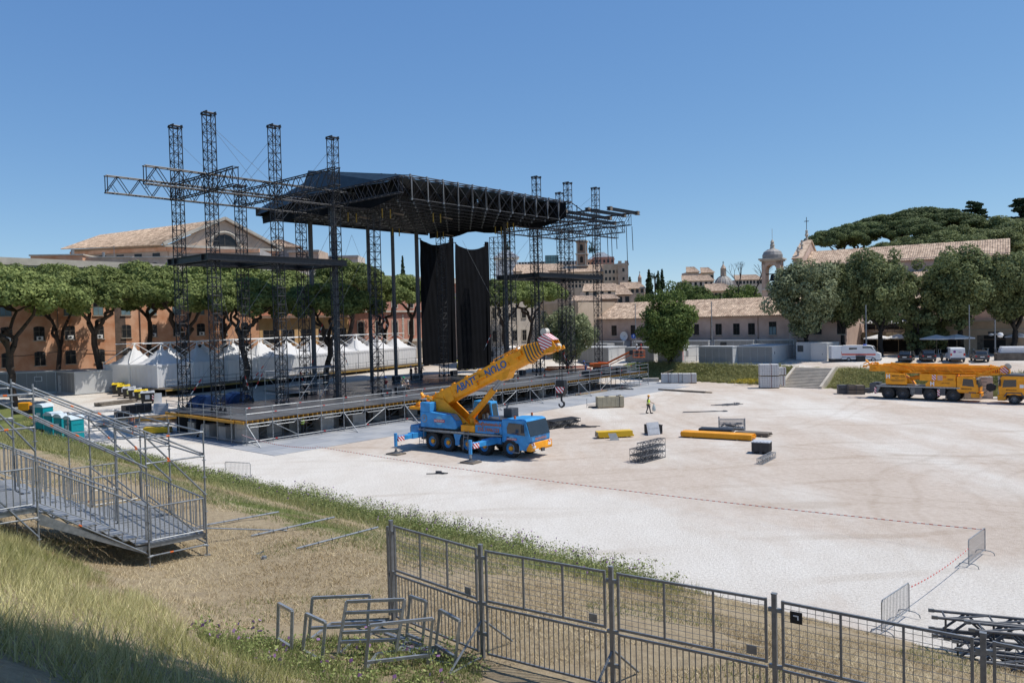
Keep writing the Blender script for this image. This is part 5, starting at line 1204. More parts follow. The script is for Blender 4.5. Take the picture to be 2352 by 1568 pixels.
# beige wrapped pallet and scaffold rack beside it
p = A4(550, 985); g = thing('wrapped_pallet', 'large beige wrapped block pallet with black straps on top', 'pallet', p, rad(8))
M_bei = mat('beige wrapped blocks', (.42, .37, .26), .75, 0, .12, 2)
m = MB()
for k in range(6):
    for j in range(4): m.box(-1.5 + k * .5 + .01, -1.01 + k * .5, -.6, .6, .14 + j * .28 + .008, .14 + (j + 1) * .28 - .004)
obj('blocks', m, M_bei, g, kind='stuff'); obj('pallet', MB().box(-1.5, 1.5, -.62, .62, .08, .14).box(-1.4, -1.2, -.6, .6, 0, .08).box(-.1, .1, -.6, .6, 0, .08).box(1.2, 1.4, -.6, .6, 0, .08), M_wood, g)
obj('straps', MB().box(.95, 1.0, -.63, .63, .1, 1.3).box(-.6, -.2, -.4, .1, 1.27, 1.31).path([(.6, -.5, 1.3), (1.1, -.3, 1.42), (1.3, .1, 1.33)], .05, 5), M_blk, g)
g = thing('scaffold_rack', 'low steel rack with black cables beside the beige pallet', 'rack', A4(395, 985), rad(4))
obj('posts', MB().tube((-.7, 0, 0), (-.7, 0, 1.0), .03, 5).tube((.65, 0, 0), (.65, 0, 1.1), .03, 5).tube((-.7, 0, .7), (.65, 0, .7), .025, 5).tube((-.7, 0, .3), (.65, 0, .3), .025, 5), M_galv, g)
rr = random.Random(11); m = MB()
for k in range(9): m.path([(rr.uniform(-.6, 1.0), rr.uniform(-.4, .3), .08) for _ in range(5)], .05, 5)
obj('cables', m, M_blk, g)
def litter(label, p, sx, sy, n, seed, mt):
    rr = random.Random(seed); m = MB()
    for k in range(n):
        a = [V3((rr.gauss(0, sx), rr.gauss(0, sy), .04 + rr.random() * .05)) for _ in range(4)]; m.path(a, .035, 5)
        if k % 3 == 0: m.hexa([(a[0].x, a[0].y, .0), (a[0].x + .4, a[0].y + .1, .0), (a[0].x + .35, a[0].y + .4, .0), (a[0].x - .05, a[0].y + .3, 0), (a[0].x, a[0].y, .12), (a[0].x + .4, a[0].y + .1, .06), (a[0].x + .35, a[0].y + .4, .1), (a[0].x - .05, a[0].y + .3, .14)])
    tag(obj('cable_heap', m, mt, loc=p), label, 'cables')
litter('tangle of dark straps on the open gravel right of the worker', A4(1640, 962), .9, .5, 6, 1, M_dgrey)
litter('thin dark strap lying on the gravel below the strap tangle', A4(1330, 1030), 1.3, .2, 2, 2, M_dgrey)
litter('heap of black sheeting beside the stage\'s right corner', A4(670, 820), .7, .5, 9, 3, M_blk)
litter('black strap scraps on the gravel in front of the blue crane', G(1000, 1088), .5, .25, 2, 4, M_blk)
litter('dark scraps of cable beside the black truss heap behind the crane', A4(240, 1170), .9, .4, 5, 5, M_blk)
g = thing('truss_heap', 'flat black trusses stacked behind the blue crane\'s cab', 'truss stack', A4(-40, 1195), ang(A4(-60, 1190), A4(275, 1140)))
for k in range(5): truss_piece(g, 4.2, .3, (k * .06, k * .34, .03), M_blk, .035, .7)
for k in range(4): truss_piece(g, 3.6, .3, (.9 + k * .06, k * .34, .38), M_blk, .035, .7)
# white block pallets: stacks by the bank
M_blkw = mat('pale hollow blocks', (.62, .61, .59), .8, 0, .07, 3)
def block_pallet(name, label, p, rz, w, d, h, nx, nz):
    g = thing(name, label, 'block pallet', p, rz, 'pallets of pale blocks')
    m = MB(); ny = 3
    for k in range(nz):
        for i in range(nx):
            for j in range(ny):
                x0, x1 = -w / 2 + w * i / nx, -w / 2 + w * (i + 1) / nx; y0, y1 = -d / 2 + d * j / ny, -d / 2 + d * (j + 1) / ny; z0 = .12 + h * k / nz
                m.box(x0 + .012, x1 - .012, y0 + .012, y1 - .012, z0 + .008, z0 + h / nz - .008)
    obj('blocks', m, M_blkw, g, kind='stuff')
    obj('pallet', MB().box(-w / 2, w / 2, -d / 2, d / 2, .08, .12).box(-w / 2, -w / 2 + .12, -d / 2, d / 2, 0, .08).box(w / 2 - .12, w / 2, -d / 2, d / 2, 0, .08), M_wood, g)
    obj('strap', MB().box(.2, .25, -d / 2 - .015, d / 2 + .015, .1, h + .14), mat('maroon strap', (.18, .04, .05), .6), g)
rzb = rad(-32)
for i, (x, lab) in enumerate(((1078, 'leftmost pallet of pale blocks with a plank on it, by the grass bank'), (1172, 'middle pallet of pale blocks by the grass bank'), (1290, 'wider right hand pallet of pale blocks by the grass bank'))): block_pallet('block_pallet', lab, A4(x, 764) + V3((0, .6, 0)), rad(-8), (1.6, 1.7, 2.0)[i], 1.4, 1.35, 7, 7)
tag(obj('loose_plank', MB().beam((-.8, 0, 0), (.9, .2, .5), .18, .04), M_wood, loc=A4(1085, 764) + V3((0, .3, 1.5))), 'rough plank lying on top of the leftmost block pallet', 'plank')
P = A4(2010, 806); block_pallet('block_pallet', 'lower pallet of pale blocks in the big stack beside the steps', P, rad(-10), 2.5, 1.6, 1.5, 8, 7); block_pallet('block_pallet', 'upper pallet of pale blocks in the big stack beside the steps', P + V3((0, 0, 1.64)), rad(-10), 2.5, 1.6, 1.5, 8, 7)
P = A4(2110, 800) + V3((.4, .6, 0)); block_pallet('block_pallet', 'lower narrow pallet right of the big block stack', P, rad(-10), 1.0, 1.2, 1.45, 3, 7); block_pallet('block_pallet', 'upper narrow pallet right of the big block stack', P + V3((.1, 0, 1.6)), rad(-6), .95, 1.2, 1.0, 3, 5)
tag(obj('concrete_slab', MB().box(-1.25, 1.25, -.6, .6, 0, .55).box(-1.2, -.9, -.62, .62, -.02, .1), M_conc, loc=A4(932, 750) + V3((0, .6, 0)), rz=rad(-6), bevel=.03), 'single low concrete slab beside the grass bank', 'slab')
# black crates left of the yellow crane
for i, (x, y, k) in enumerate(((735, 862, 0), (820, 865, 0), (735, 862, 1), (820, 865, 1), (895, 850, 0))):
    p = A1(x, y) + V3((0, .5, k * .56)); g = thing('wooden_crate', ['lower left dark crate beside the yellow crane', 'lower middle dark crate beside the yellow crane', 'upper left dark crate beside the yellow crane', 'upper middle dark crate beside the yellow crane', 'dark crate nearest the yellow crane\'s tail'][i], 'crate', p, rad(-14), 'dark crates behind the yellow crane')
    m = MB()
    for j in range(3): m.box(-1.0, 1.0, -.6, .6, .06 + j * .165, .21 + j * .165)
    obj('slats', m, M_woodd if i % 2 else M_dgrey, g); m = MB()
    for x_ in (-.98, -.04, .9): m.box(x_, x_ + .08, -.63, .63, 0, .54)
    obj('battens', m, M_dgrey, g)
# interlocking concrete blocks behind the yellow crane and truck
cb = MB(); cb.box(-.87, .87, -.35, .35, 0, .40)
for x in (-.6, -.2, .2, .6): cb.lathe([(.12, .40), (.08, .47), (.01, .47)], 8, (x, 0, 0))
cbm = cb.mesh('concrete_block', mat('pale concrete', (.43, .42, .40), .85, 0, .12, 2))
base = A1(1880, 907); dirx = V3((.93, -.36, 0)).normalized(); n_ = 0
for col in range(5):
    hgt = (2, 2, 6, 6, 6)[col] if col < 3 else 6
    o = base + dirx * (1.8 * (col - 1)) + (V3((.36, .93, 0)) * (1.0 if col > 2 else 0))
    if col == 1: o = base + dirx * .0
    if col == 2: o = base + dirx * 1.2 + V3((.36, .93, 0)) * .8
    for k in range(hgt):
        b = inst('concrete_block', cbm, None, o + V3((0, 0, k * .41)), math.atan2(dirx.y, dirx.x)); n_ += 1
        tag(b, 'studded concrete block, %s from the ground in the %s column of the block wall' % (ORD[k], ORD[col]), 'concrete block', 'concrete blocks behind the yellow crane')
        rr_ = inst('stencil', bpy.data.meshes['stencil'] if 'stencil' in bpy.data.meshes else MB().box(-.3, .3, -.356, -.351, .16, .26).mesh('stencil', M_mgrey), b)
# generator and black box beside ambulance
P = GT(1942.8, 830); g = thing('generator', 'white generator cabinet on a black base beside the ambulance', 'generator', P + V3((.2, 1, 0)), rad(-4))
obj('cabinet', MB().box(-2.1, 2.1, -.7, .7, .4, 2.35), M_white, g, bevel=.04); obj('base', MB().box(-2.1, 2.1, -.7, .7, 0, .4), M_blk, g); obj('vent', MB().box(1.45, 1.9, -.715, -.70, .5, 2.2), M_dgrey, g); obj('end_panel', MB().box(2.1, 2.5, -.6, .6, .45, 2.2), M_white, g, bevel=.03)
obj('latch', MB().box(-.4, -.3, -.72, -.70, 1.2, 1.3).box(.2, .3, -.72, -.70, 1.2, 1.3), M_blk, g)
g = thing('black_case', 'low black case standing at the generator\'s right end', 'case', GT(1977.8, 830) + V3((.3, .5, 0)), rad(-4)); obj('body', MB().box(-.8, .8, -.5, .5, .06, .75), M_blk, g, bevel=.03); obj('lid', MB().box(-.83, .83, -.53, .53, .755, .85), M_dgrey, g)
g = thing('wrapped_pile', 'white wrapped bundles on dark timber at the right edge of the street', 'pile', GT(2339, 828) + V3((.4, .8, 0)), rad(-20)); 
for k in range(5): obj('timber', MB().box(-2.6, 2.6, -.8, .8, k * .2, k * .2 + .17), M_woodd, g)
for k in range(3): obj('bundle', MB().box(-2.2 + k * .1, 2.4, -.6, .6, 1.02 + k * .3, 1.3 + k * .3), M_tent, g, bevel=.08)

# crowd barriers
def barrier(label, a, b):
    L = (b - a).length; g = thing('crowd_barrier', label, 'barrier', on(a), ang(a, b))
    fr = MB(); fr.path([(0, 0, .12), (0, 0, 1.02), (.07, 0, 1.09), (L - .07, 0, 1.09), (L, 0, 1.02), (L, 0, .12)], .02, 7); fr.tube((0, 0, .2), (L, 0, .2), .018, 6); obj('frame', fr, M_galv, g)
    bar = MB().tube((0, 0, .2), (0, 0, 1.08), .008, 5).mesh('bar', M_galv); n = 19
    for k in range(1, n): inst('bar', bar, g, (L * k / n, 0, 0))
    for x in (.02, L - .02): obj('foot', MB().path([(x, -.35, 0), (x, -.32, .1), (x, -.2, .16), (x, .2, .16), (x, .32, .1), (x, .35, 0)], .017, 6), M_galv, g)
    return g
barrier('crowd barrier farther out on the white gravel, taped to its neighbour', V3((17.54, 29.54, 0)), V3((19.18, 31.15, 0)))
barrier('crowd barrier at the grass edge beyond the fence', V3((11.19, 23.38, 0)), V3((12.82, 24.9, 0)))
barrier('low crowd barrier with mesh on the gravel beside the weeds at left', V3((-19.1, 50.3, 0)), V3((-17.2, 49.6, 0)))
# red and white tape
def tape_mat():
    m = bpy.data.materials.new('red white tape'); m.use_nodes = True; t = m.node_tree; b = t.nodes['Principled BSDF']
    tc = t.nodes.new('ShaderNodeTexCoord'); sp = t.nodes.new('ShaderNodeSeparateXYZ'); mu = t.nodes.new('ShaderNodeMath'); mu.operation = 'MULTIPLY'; mu.inputs[1].default_value = 3.2; fr = t.nodes.new('ShaderNodeMath'); fr.operation = 'FRACT'
    rp = t.nodes.new('ShaderNodeValToRGB'); rp.color_ramp.interpolation = 'CONSTANT'; rp.color_ramp.elements[0].color = (.6, .13, .10, 1); rp.color_ramp.elements[1].position = .5; rp.color_ramp.elements[1].color = (.75, .72, .7, 1)
    t.links.new(tc.outputs['Object'], sp.inputs[0]); t.links.new(sp.outputs[0], mu.inputs[0]); t.links.new(mu.outputs[0], fr.inputs[0]); t.links.new(fr.outputs[0], rp.inputs[0]); t.links.new(rp.outputs[0], b.inputs['Base Color']); return m
M_tape = tape_mat()
def tape(label, p, q, z0, z1, sag, w=.07):
    p = V3(p); q = V3(q); L = math.hypot(q.x - p.x, q.y - p.y); m = MB(); n = 30
    f = lambda u: z0 + (z1 - z0) * u - sag * 4 * u * (1 - u)
    for k in range(n):
        a, b = k / n, (k + 1) / n; m.hexa([(L * a, -.004, f(a) - w / 2), (L * b, -.004, f(b) - w / 2), (L * b, .004, f(b) - w / 2), (L * a, .004, f(a) - w / 2), (L * a, -.004, f(a) + w / 2), (L * b, -.004, f(b) + w / 2), (L * b, .004, f(b) + w / 2), (L * a, .004, f(a) + w / 2)])
    tag(obj('barrier_tape', m, M_tape, loc=(p.x, p.y, 0), rz=ang(p, q)), label, 'tape')
tape('long red and white tape strung across the gravel from the barrier', (19.18, 31.15, 0), (-14.8, 57.0, 0), 1.0, 1.0, .32, .035)
tape('short red and white tape between the two crowd barriers', (17.54, 29.54, 0), (12.82, 24.9, 0), .75, .95, .12, .05)
tape('red and white tape along the left corner of the stage', (-22.9, 64.2, 0), (-14.8, 57.0, 0), 1.0, .9, .3, .06)

# big black trusses at the lower right
g = thing('truss_pile', 'pile of large black trusses at the lower right behind the fence', 'truss pile', V3((12.1, 21.9, 0)), rad(-20))
for i, (y, z, dx) in enumerate(((0, .04, .3), (0, .62, 0), (-.7, .04, .5), (-.7, .62, .8), (-1.4, .04, .9))):
    t = bpy.data.objects.new('truss_section', None); COL.objects.link(t); t.parent = g; t.location = (dx, y, z); t.empty_display_size = .1
    L = 7.5; w = .56; c = MB().tube((0, 0, 0), (L, 0, 0), .045, 8, cap=True)
    c = c.mesh('chord', M_tr)
    for yy in (0, w):
        for zz in (0, w * .95): inst('chord', c, t, (0, yy, zz))
    m = MB(); n = 6; b = (L - .3) / n
    for k in range(n):
        for yy in (0, w): m.tube((.2 + k * b, yy, 0), (.2 + k * b + b / 2, yy, w * .95), .035, 6).tube((.2 + k * b + b / 2, yy, w * .95), (.2 + (k + 1) * b, yy, 0), .035, 6)
        m.tube((.2 + k * b, 0, w * .95), (.2 + (k + 1) * b, w, w * .95), .03, 6).tube((.2 + k * b, 0, w * .95), (.2 + k * b, w, w * .95), .03, 6).tube((.2 + k * b, 0, 0), (.2 + k * b, 0, w * .95), .03, 6)
    obj('lacing', m, M_tr, t)
    cl = MB()
    for yy in (0, w):
        for zz in (0, w * .95): cl.beam((-.16, yy, zz), (.0, yy, zz), .05, .1)
    obj('clevis', cl, M_galvd, t)

def container(name, label, p, rz, L, Wd, H=2.75, front=M_contsh, end=M_contw, feats=()):
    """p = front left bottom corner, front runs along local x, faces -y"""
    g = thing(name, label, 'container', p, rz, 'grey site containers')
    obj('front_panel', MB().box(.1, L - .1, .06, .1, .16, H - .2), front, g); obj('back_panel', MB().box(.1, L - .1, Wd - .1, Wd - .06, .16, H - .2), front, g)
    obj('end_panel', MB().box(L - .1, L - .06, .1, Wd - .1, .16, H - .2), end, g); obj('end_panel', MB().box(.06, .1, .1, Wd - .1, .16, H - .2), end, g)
    obj('roof', MB().box(.0, L, .0, Wd, H - .2, H), M_contr, g); obj('floor_frame', MB().box(0, L, 0, Wd, 0, .16), M_contr, g)
    cp = MB().box(0, .12, 0, .12, .16, H - .2).mesh('corner_post', M_contr)
    for x in (0, L - .12):
        for y in (0, Wd - .12): inst('corner_post', cp, g, (x, y, 0))
    n = int(L / 1.1)
    if n > 1: 
        m = MB()
        for k in range(1, n): m.box(L * k / n - .012, L * k / n + .012, .045, .06, .16, H - .2)
        obj('panel_joint', m, M_contr, g)
    for f in feats:
        k = f[0]
        if k == 'window':
            x, z, w, h = f[1:]; o = obj('window', MB().box(x, x + w, .03, .06, z, z + h), M_white, g); obj('pane', MB().box(x + .06, x + w - .06, .02, .03, z + .06, z + h - .06), M_mgrey, o)
        if k == 'barred':
            x, z, w, h = f[1:]; o = obj('window', MB().box(x, x + w, .03, .06, z, z + h), M_dark, g); m = MB()
            for q in range(7): m.box(x + w * (q + .5) / 7 - .015, x + w * (q + .5) / 7 + .015, .0, .03, z, z + h)
            obj('bars', m, M_galvd, o)
        if k == 'door':
            x, w = f[1:]; o = obj('door', MB().box(x, x + w, .03, .06, .18, 2.2), M_contw, g); obj('handle', MB().box(x + w - .14, x + w - .06, .0, .03, 1.0, 1.15), M_blk, o)
        if k == 'endwin':
            y, z, w, h = f[1:]; o = obj('window', MB().box(L - .06, L - .03, y, y + w, z, z + h), M_white, g); obj('pane', MB().box(L - .03, L - .02, y + .06, y + w - .06, z + .06, z + h - .06), M_mgrey, o)
        if k == 'enddoor':
            y, w = f[1:]; o = obj('door', MB().box(L - .06, L - .03, y, y + w, .18, 2.2), M_contw, g); obj('handle', MB().box(L - .03, L, y + .06, y + .14, 1.0, 1.15), M_blk, o)
        if k == 'red': obj('red_sign', MB().box(L - .02, L + .005, .15, .3, .5, 2.3), M_red, g)
        if k == 'ac':
            o = obj('air_unit', MB().box(.3, .9, -.25, .05, 1.9, 2.4), M_white, g)
    return g
z_ = 2.4
pa, pb, pc = A0(482, 1305, z_), A0(690, 1328, z_), A0(890, 1318, z_)
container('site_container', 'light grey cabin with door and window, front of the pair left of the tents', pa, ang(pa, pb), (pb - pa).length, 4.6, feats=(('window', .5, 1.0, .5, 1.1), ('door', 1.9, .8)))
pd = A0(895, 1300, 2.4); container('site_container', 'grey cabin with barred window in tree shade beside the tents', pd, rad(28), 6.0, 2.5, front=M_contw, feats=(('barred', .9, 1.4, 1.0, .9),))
pe = A0(-120, 1330, 2.4); container('site_container', 'shaded grey cabin behind the leftmost pine trunk', pe, rad(6), 8.2, 2.5, front=M_contsh, feats=(('window', 5.6, 1.5, .9, .6),))
tag(obj('plywood_sheet', MB().hexa([(0, 0, 0), (.75, 0, 0), (.75, .03, 0), (0, .03, 0), (.15, .25, 1.0), (.8, .25, 1.0), (.8, .28, 1.0), (.15, .28, 1.0)]), M_wood, loc=A0(575, 1312, z_) + V3((0, -.3, 0)), rz=rad(-12)), 'brown plywood sheet leaning on the light grey cabin', 'sheet')
tag(obj('pale_jug', MB().lathe([(.01, 0), (.3, 0), (.32, .8), (.18, 1.0), (.01, 1.0)], 12), mat('pale plastic', (.55, .45, .38), .5), loc=A0(908, 1298, z_) + V3((0, -.4, 0))), 'pale upright drum between the two grey cabins', 'drum')
# row of wheelie containers
cols = ['yellow', 'yellow', 'grey', 'grey', 'yellow', 'grey']; M_by = mat('yellow lid', (.75, .52, .01), .45); M_bgy = mat('grey lid', (.42, .43, .45), .45); M_bb = mat('brown black bin', (.04, .035, .03), .5)
ALT = lambda x, y: GT((400 + x / 4.704) / 1.7415, (1500 + y / 4.704) / 1.7415)
b0, b1 = ALT(350, 350), ALT(900, 530); N_ = 6; db = (b1 - b0)
for i in range(N_):
    p = b0 + db * (i / (N_ - 1.0)); p.z = hz(p.x, p.y)
    g = thing('waste_bin', '%s wheeled waste bin from the far end, %s lid' % (ORD[i], cols[i]), 'bin', p, ang(b0, b1) + rad(75), 'row of wheeled waste bins')
    # local x = across, front faces -y (towards camera left)
    m = MB(); m.hexa([(-.6, -.45, .18), (.6, -.45, .18), (.6, .45, .18), (-.6, .45, .18), (-.68, -.55, 1.15), (.68, -.55, 1.15), (.68, .55, 1.15), (-.68, .55, 1.15)]); obj('tub', m, M_bb, g, bevel=.03)
    lm = M_by if cols[i] == 'yellow' else M_bgy; lid = obj('lid', MB().hexa([(-.72, -.6, 1.152), (.72, -.6, 1.152), (.72, .6, 1.152), (-.72, .6, 1.152), (-.66, -.5, 1.32), (.66, -.5, 1.32), (.66, .5, 1.36), (-.66, .5, 1.36)]), lm, g, bevel=.03)
    obj('slot', MB().box(-.4, -.1, -.2, .1, 1.33, 1.37).box(.1, .4, -.2, .1, 1.33, 1.37), M_hole, lid)
    obj('label_plate', MB().box(-.22, .22, -.58, -.53, .5, .95), M_bgy if i % 2 else mat('pale yellow plate', (.5, .47, .2), .6), g)
    obj('warning_plate', MB().box(.45, .6, -.56, -.5, .4, .95), M_chev, g)
    for x in (-.5, .5):
        for y in (-.35, .35): obj('castor', MB().lathe([(.03, -.03), (.1, -.03), (.1, .03), (.03, .03)], 10, (x, y, .1), 'y'), M_blk, g)
# teal portable toilets
M_teal2 = mat('teal plastic', (.0, .30, .34), .4, 0, .06, 1); M_tealr = mat('translucent roof', (.55, .62, .66), .4)
tl = [(172, 1031), (148, 1022), (125, 1014), (103, 1008)]
for i, (x, y) in enumerate(tl):
    p = on(G(x, y, .1)); g = thing('portable_toilet', '%s teal portable toilet from the right, roof pale grey' % ORD[i], 'toilet', p, rad(-30 + 4 * i), 'teal portable toilets')
    obj('shell', MB().box(-.55, .55, -.55, .55, .1, 2.1), M_teal2, g, bevel=.04); obj('base', MB().box(-.58, .58, -.6, .6, 0, .1), M_dgrey, g)
    obj('roof', MB().prism([(-.6, -.6, 2.1), (.6, -.6, 2.1), (.5, -.6, 2.3), (.2, -.6, 2.42), (-.2, -.6, 2.42), (-.5, -.6, 2.3)], (0, 1.2, 0)), M_tealr, g)
    d = obj('door', MB().box(-.42, .42, -.58, -.555, .15, 1.95), M_teal2, g, bevel=.01); obj('sign', MB().box(-.25, .25, -.59, -.582, 1.35, 1.6), M_white, d); obj('rib', MB().box(.552, .575, -.4, .4, 1.1, 1.15).box(.552, .575, -.4, .4, .5, .55).box(.552, .575, -.4, .4, 1.7, 1.75), M_teal2, g)
# loose: planks, black cases, grey lids, timber heap near stage corner
def LZ(x, y, z): return AL(x, y, z)
g = thing('pole_pile', 'pile of dark poles lying on the gravel near the bins', 'poles', GT(390 / 1.7415, 1627 / 1.7415), ang(A0(895, 1440, 1.9), A0(1110, 1415, 1.9)))
for k in range(9): obj('pole', MB().tube((R.uniform(0, .4), (k % 5) * .22, .12 + (k // 5) * .2), (4.2 + R.uniform(-.3, .3), (k % 5) * .22, .12 + (k // 5) * .2), .1, 6, cap=True), M_woodd, g)
p = ALT(690, 690); g = thing('black_case', 'long open black container case beside the stage\'s left corner', 'case', p, FA); obj('tub', MB().box(-1.3, 1.3, -.6, .6, 0, .75), M_blk, g, bevel=.03); obj('ribs', MB().box(-1.0, -.94, -.64, .64, .05, .7).box(-.3, -.24, -.64, .64, .05, .7).box(.5, .56, -.64, .64, .05, .7), M_dgrey, g)
g = thing('black_case', 'small black flight case with metal corners on the gravel', 'case', ALT(410, 795), FA); obj('body', MB().box(-.6, .6, -.4, .4, .02, .6), M_blk, g, bevel=.02); obj('edging', MB().box(-.62, .62, -.42, -.40, .55, .62).box(-.62, -.56, -.42, -.40, .05, .6).box(.56, .62, -.42, -.40, .05, .6).box(-.05, .05, -.42, -.40, .05, .6), M_galv, g)
def grey_lid(label, p, rz):
    m = MB(); m.box(-.75, .75, -.04, .04, 0, 1.2)
    g = thing('ribbed_panel', label, 'panel', p, rz); o = obj('panel', m, mat('light grey plastic', (.45, .47, .5), .5), g, bevel=.03); o.rotation_euler = (rad(-12), 0, 0); m = MB()
    for k in range(5): m.box(-.55, .55, -.055, -.042, .2 + k * .19, .23 + k * .19)
    o2 = obj('slots', m, M_mgrey, g); o2.rotation_euler = (rad(-12), 0, 0)
grey_lid('large light grey ribbed lid standing upright beside the stage corner', ALT(1140, 745), rad(4)); grey_lid('light grey ribbed lid leaning at the foot of the stage scaffold', ALT(1890, 1170), rad(-35))
tag(obj('white_board', MB().box(-.4, .4, -.02, .02, 0, 1.1), M_white, loc=ALT(1090, 525), rz=rad(20)), 'plain white board standing beside the last waste bin', 'board')
g = thing('timber_heap', 'heap of yellowish timber planks at the stage\'s left corner', 'timber', ALT(1000, 830), FA - rad(24))
for k in range(10): obj('plank', MB().box(R.uniform(-3.4, -2.6), R.uniform(2.0, 3.2), -.9 + (k % 5) * .36, -.62 + (k % 5) * .36, .02 + (k // 5) * .16, .16 + (k // 5) * .16), M_wood if k % 3 else M_yel, g)
g = thing('sheet_stack', 'flat grey metal sheets spread on the gravel left of the stage', 'sheets', ALT(250, 900), FA - rad(10))
for k in range(6): obj('sheet', MB().box(-2.2 + k * .3, 1.6 + k * .3, -1.2 + k * .38, -.9 + k * .38, .02 + k * .004, .08 + k * .02), M_mgrey, g)
beam_bundle('yellow_beam_stack', 'yellow formwork beams bundled beside the stage scaffold at left', ALT(805, 1110), ALT(1300, 1100), 3, 4, .2, .17, M_yel2, M_oraY)
g = thing('yellow_machine', 'small yellow machine on the gravel beyond the stairs', 'machine', on(G(60, 990, .3)), rad(10)); obj('body', MB().box(-.5, .5, -.4, .4, .3, 1.1), M_cranY, g, bevel=.06); obj('frame', MB().box(-.9, .9, -.5, .5, .1, .3), M_blk, g); obj('engine', MB().box(.5, .9, -.35, .35, .3, .8), M_dgrey, g, bevel=.04)
for x in (-.7, .7):
    for y in (-.5, .5): obj('wheel', MB().lathe([(.1, -.08), (.25, -.08), (.25, .08), (.1, .08)], 14, (x, y, .25), 'y'), M_tyre, g)

zc = 3.0
def crow(label, x0, x1, y, Dp, H=2.8, feats=(), front=M_contsh, zz=zc, dy=0.0):
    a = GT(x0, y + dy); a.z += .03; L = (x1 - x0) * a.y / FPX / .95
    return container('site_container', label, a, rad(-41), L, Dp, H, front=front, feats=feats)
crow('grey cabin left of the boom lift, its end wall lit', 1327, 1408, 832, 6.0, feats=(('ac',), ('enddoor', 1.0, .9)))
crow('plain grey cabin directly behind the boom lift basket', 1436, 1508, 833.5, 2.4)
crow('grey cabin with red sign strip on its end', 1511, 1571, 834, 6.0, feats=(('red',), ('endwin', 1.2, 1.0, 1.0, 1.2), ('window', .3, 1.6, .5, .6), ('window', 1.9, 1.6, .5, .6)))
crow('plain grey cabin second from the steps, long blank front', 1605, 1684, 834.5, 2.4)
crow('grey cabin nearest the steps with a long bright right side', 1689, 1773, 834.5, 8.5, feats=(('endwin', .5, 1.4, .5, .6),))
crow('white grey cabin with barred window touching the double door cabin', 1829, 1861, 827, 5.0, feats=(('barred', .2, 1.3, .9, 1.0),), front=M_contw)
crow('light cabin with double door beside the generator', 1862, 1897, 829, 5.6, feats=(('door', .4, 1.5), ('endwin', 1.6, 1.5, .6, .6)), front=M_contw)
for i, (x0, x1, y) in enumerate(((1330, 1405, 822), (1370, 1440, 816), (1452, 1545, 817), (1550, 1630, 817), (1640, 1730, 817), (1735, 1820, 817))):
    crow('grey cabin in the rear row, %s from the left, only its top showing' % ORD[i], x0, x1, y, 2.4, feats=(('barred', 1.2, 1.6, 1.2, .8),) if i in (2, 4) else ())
crow('grey cabin seen between the drape and the right wing towers', 1112, 1150, 834, 2.5, front=M_contw, feats=(('barred', 1.4, 1.2, 1.0, 1.1),), zz=2.6)
# chain link fence in front of the cabins: posts and wire
def wire_fence(label, pts, H=1.8):
    g = thing('wire_fence', label, 'fence', pts[0]); o = pts[0]; m = MB()
    for a, b in zip(pts, pts[1:]):
        n = max(1, int((b - a).length / 2.6))
        for k in range(n + 1): q = a + (b - a) * (k / n) - o; obj('post', MB().tube(q, q + V3((0, 0, H)), .03, 5), M_galvd, g)
        for z in (H * .98, H * .5, .15): m.tube(a - o + V3((0, 0, z)), b - o + V3((0, 0, z)), .012, 4)
    obj('wire', m, M_galvd, g, kind='stuff')
wire_fence('thin wire fence along the bank top before the grey cabins', [GT(1435, 840), GT(1600, 842), GT(1770, 843)])
FP = [G(897.6, 1200, 5.58), G(1103, 1256, 5.60), G(1403, 1307, 5.60), G(1778, 1370, 5.58), G(2258, 1461, 5.55)]
FP.append(FP[-1] + (FP[-1] - FP[-2]))
M_fen = mat('zinc grey tube', (.21, .22, .235), .42, .45, .2, 8)
sq = lambda m, p, q, w: m.beam(p, q, w, w)
FL = ['leftmost bay of the foreground fence, at its free end', 'second bay of the foreground fence from the left', 'third bay of the foreground fence, in the middle', 'fourth bay of the foreground fence with a small black tag', 'bay of the foreground fence at the right picture edge']
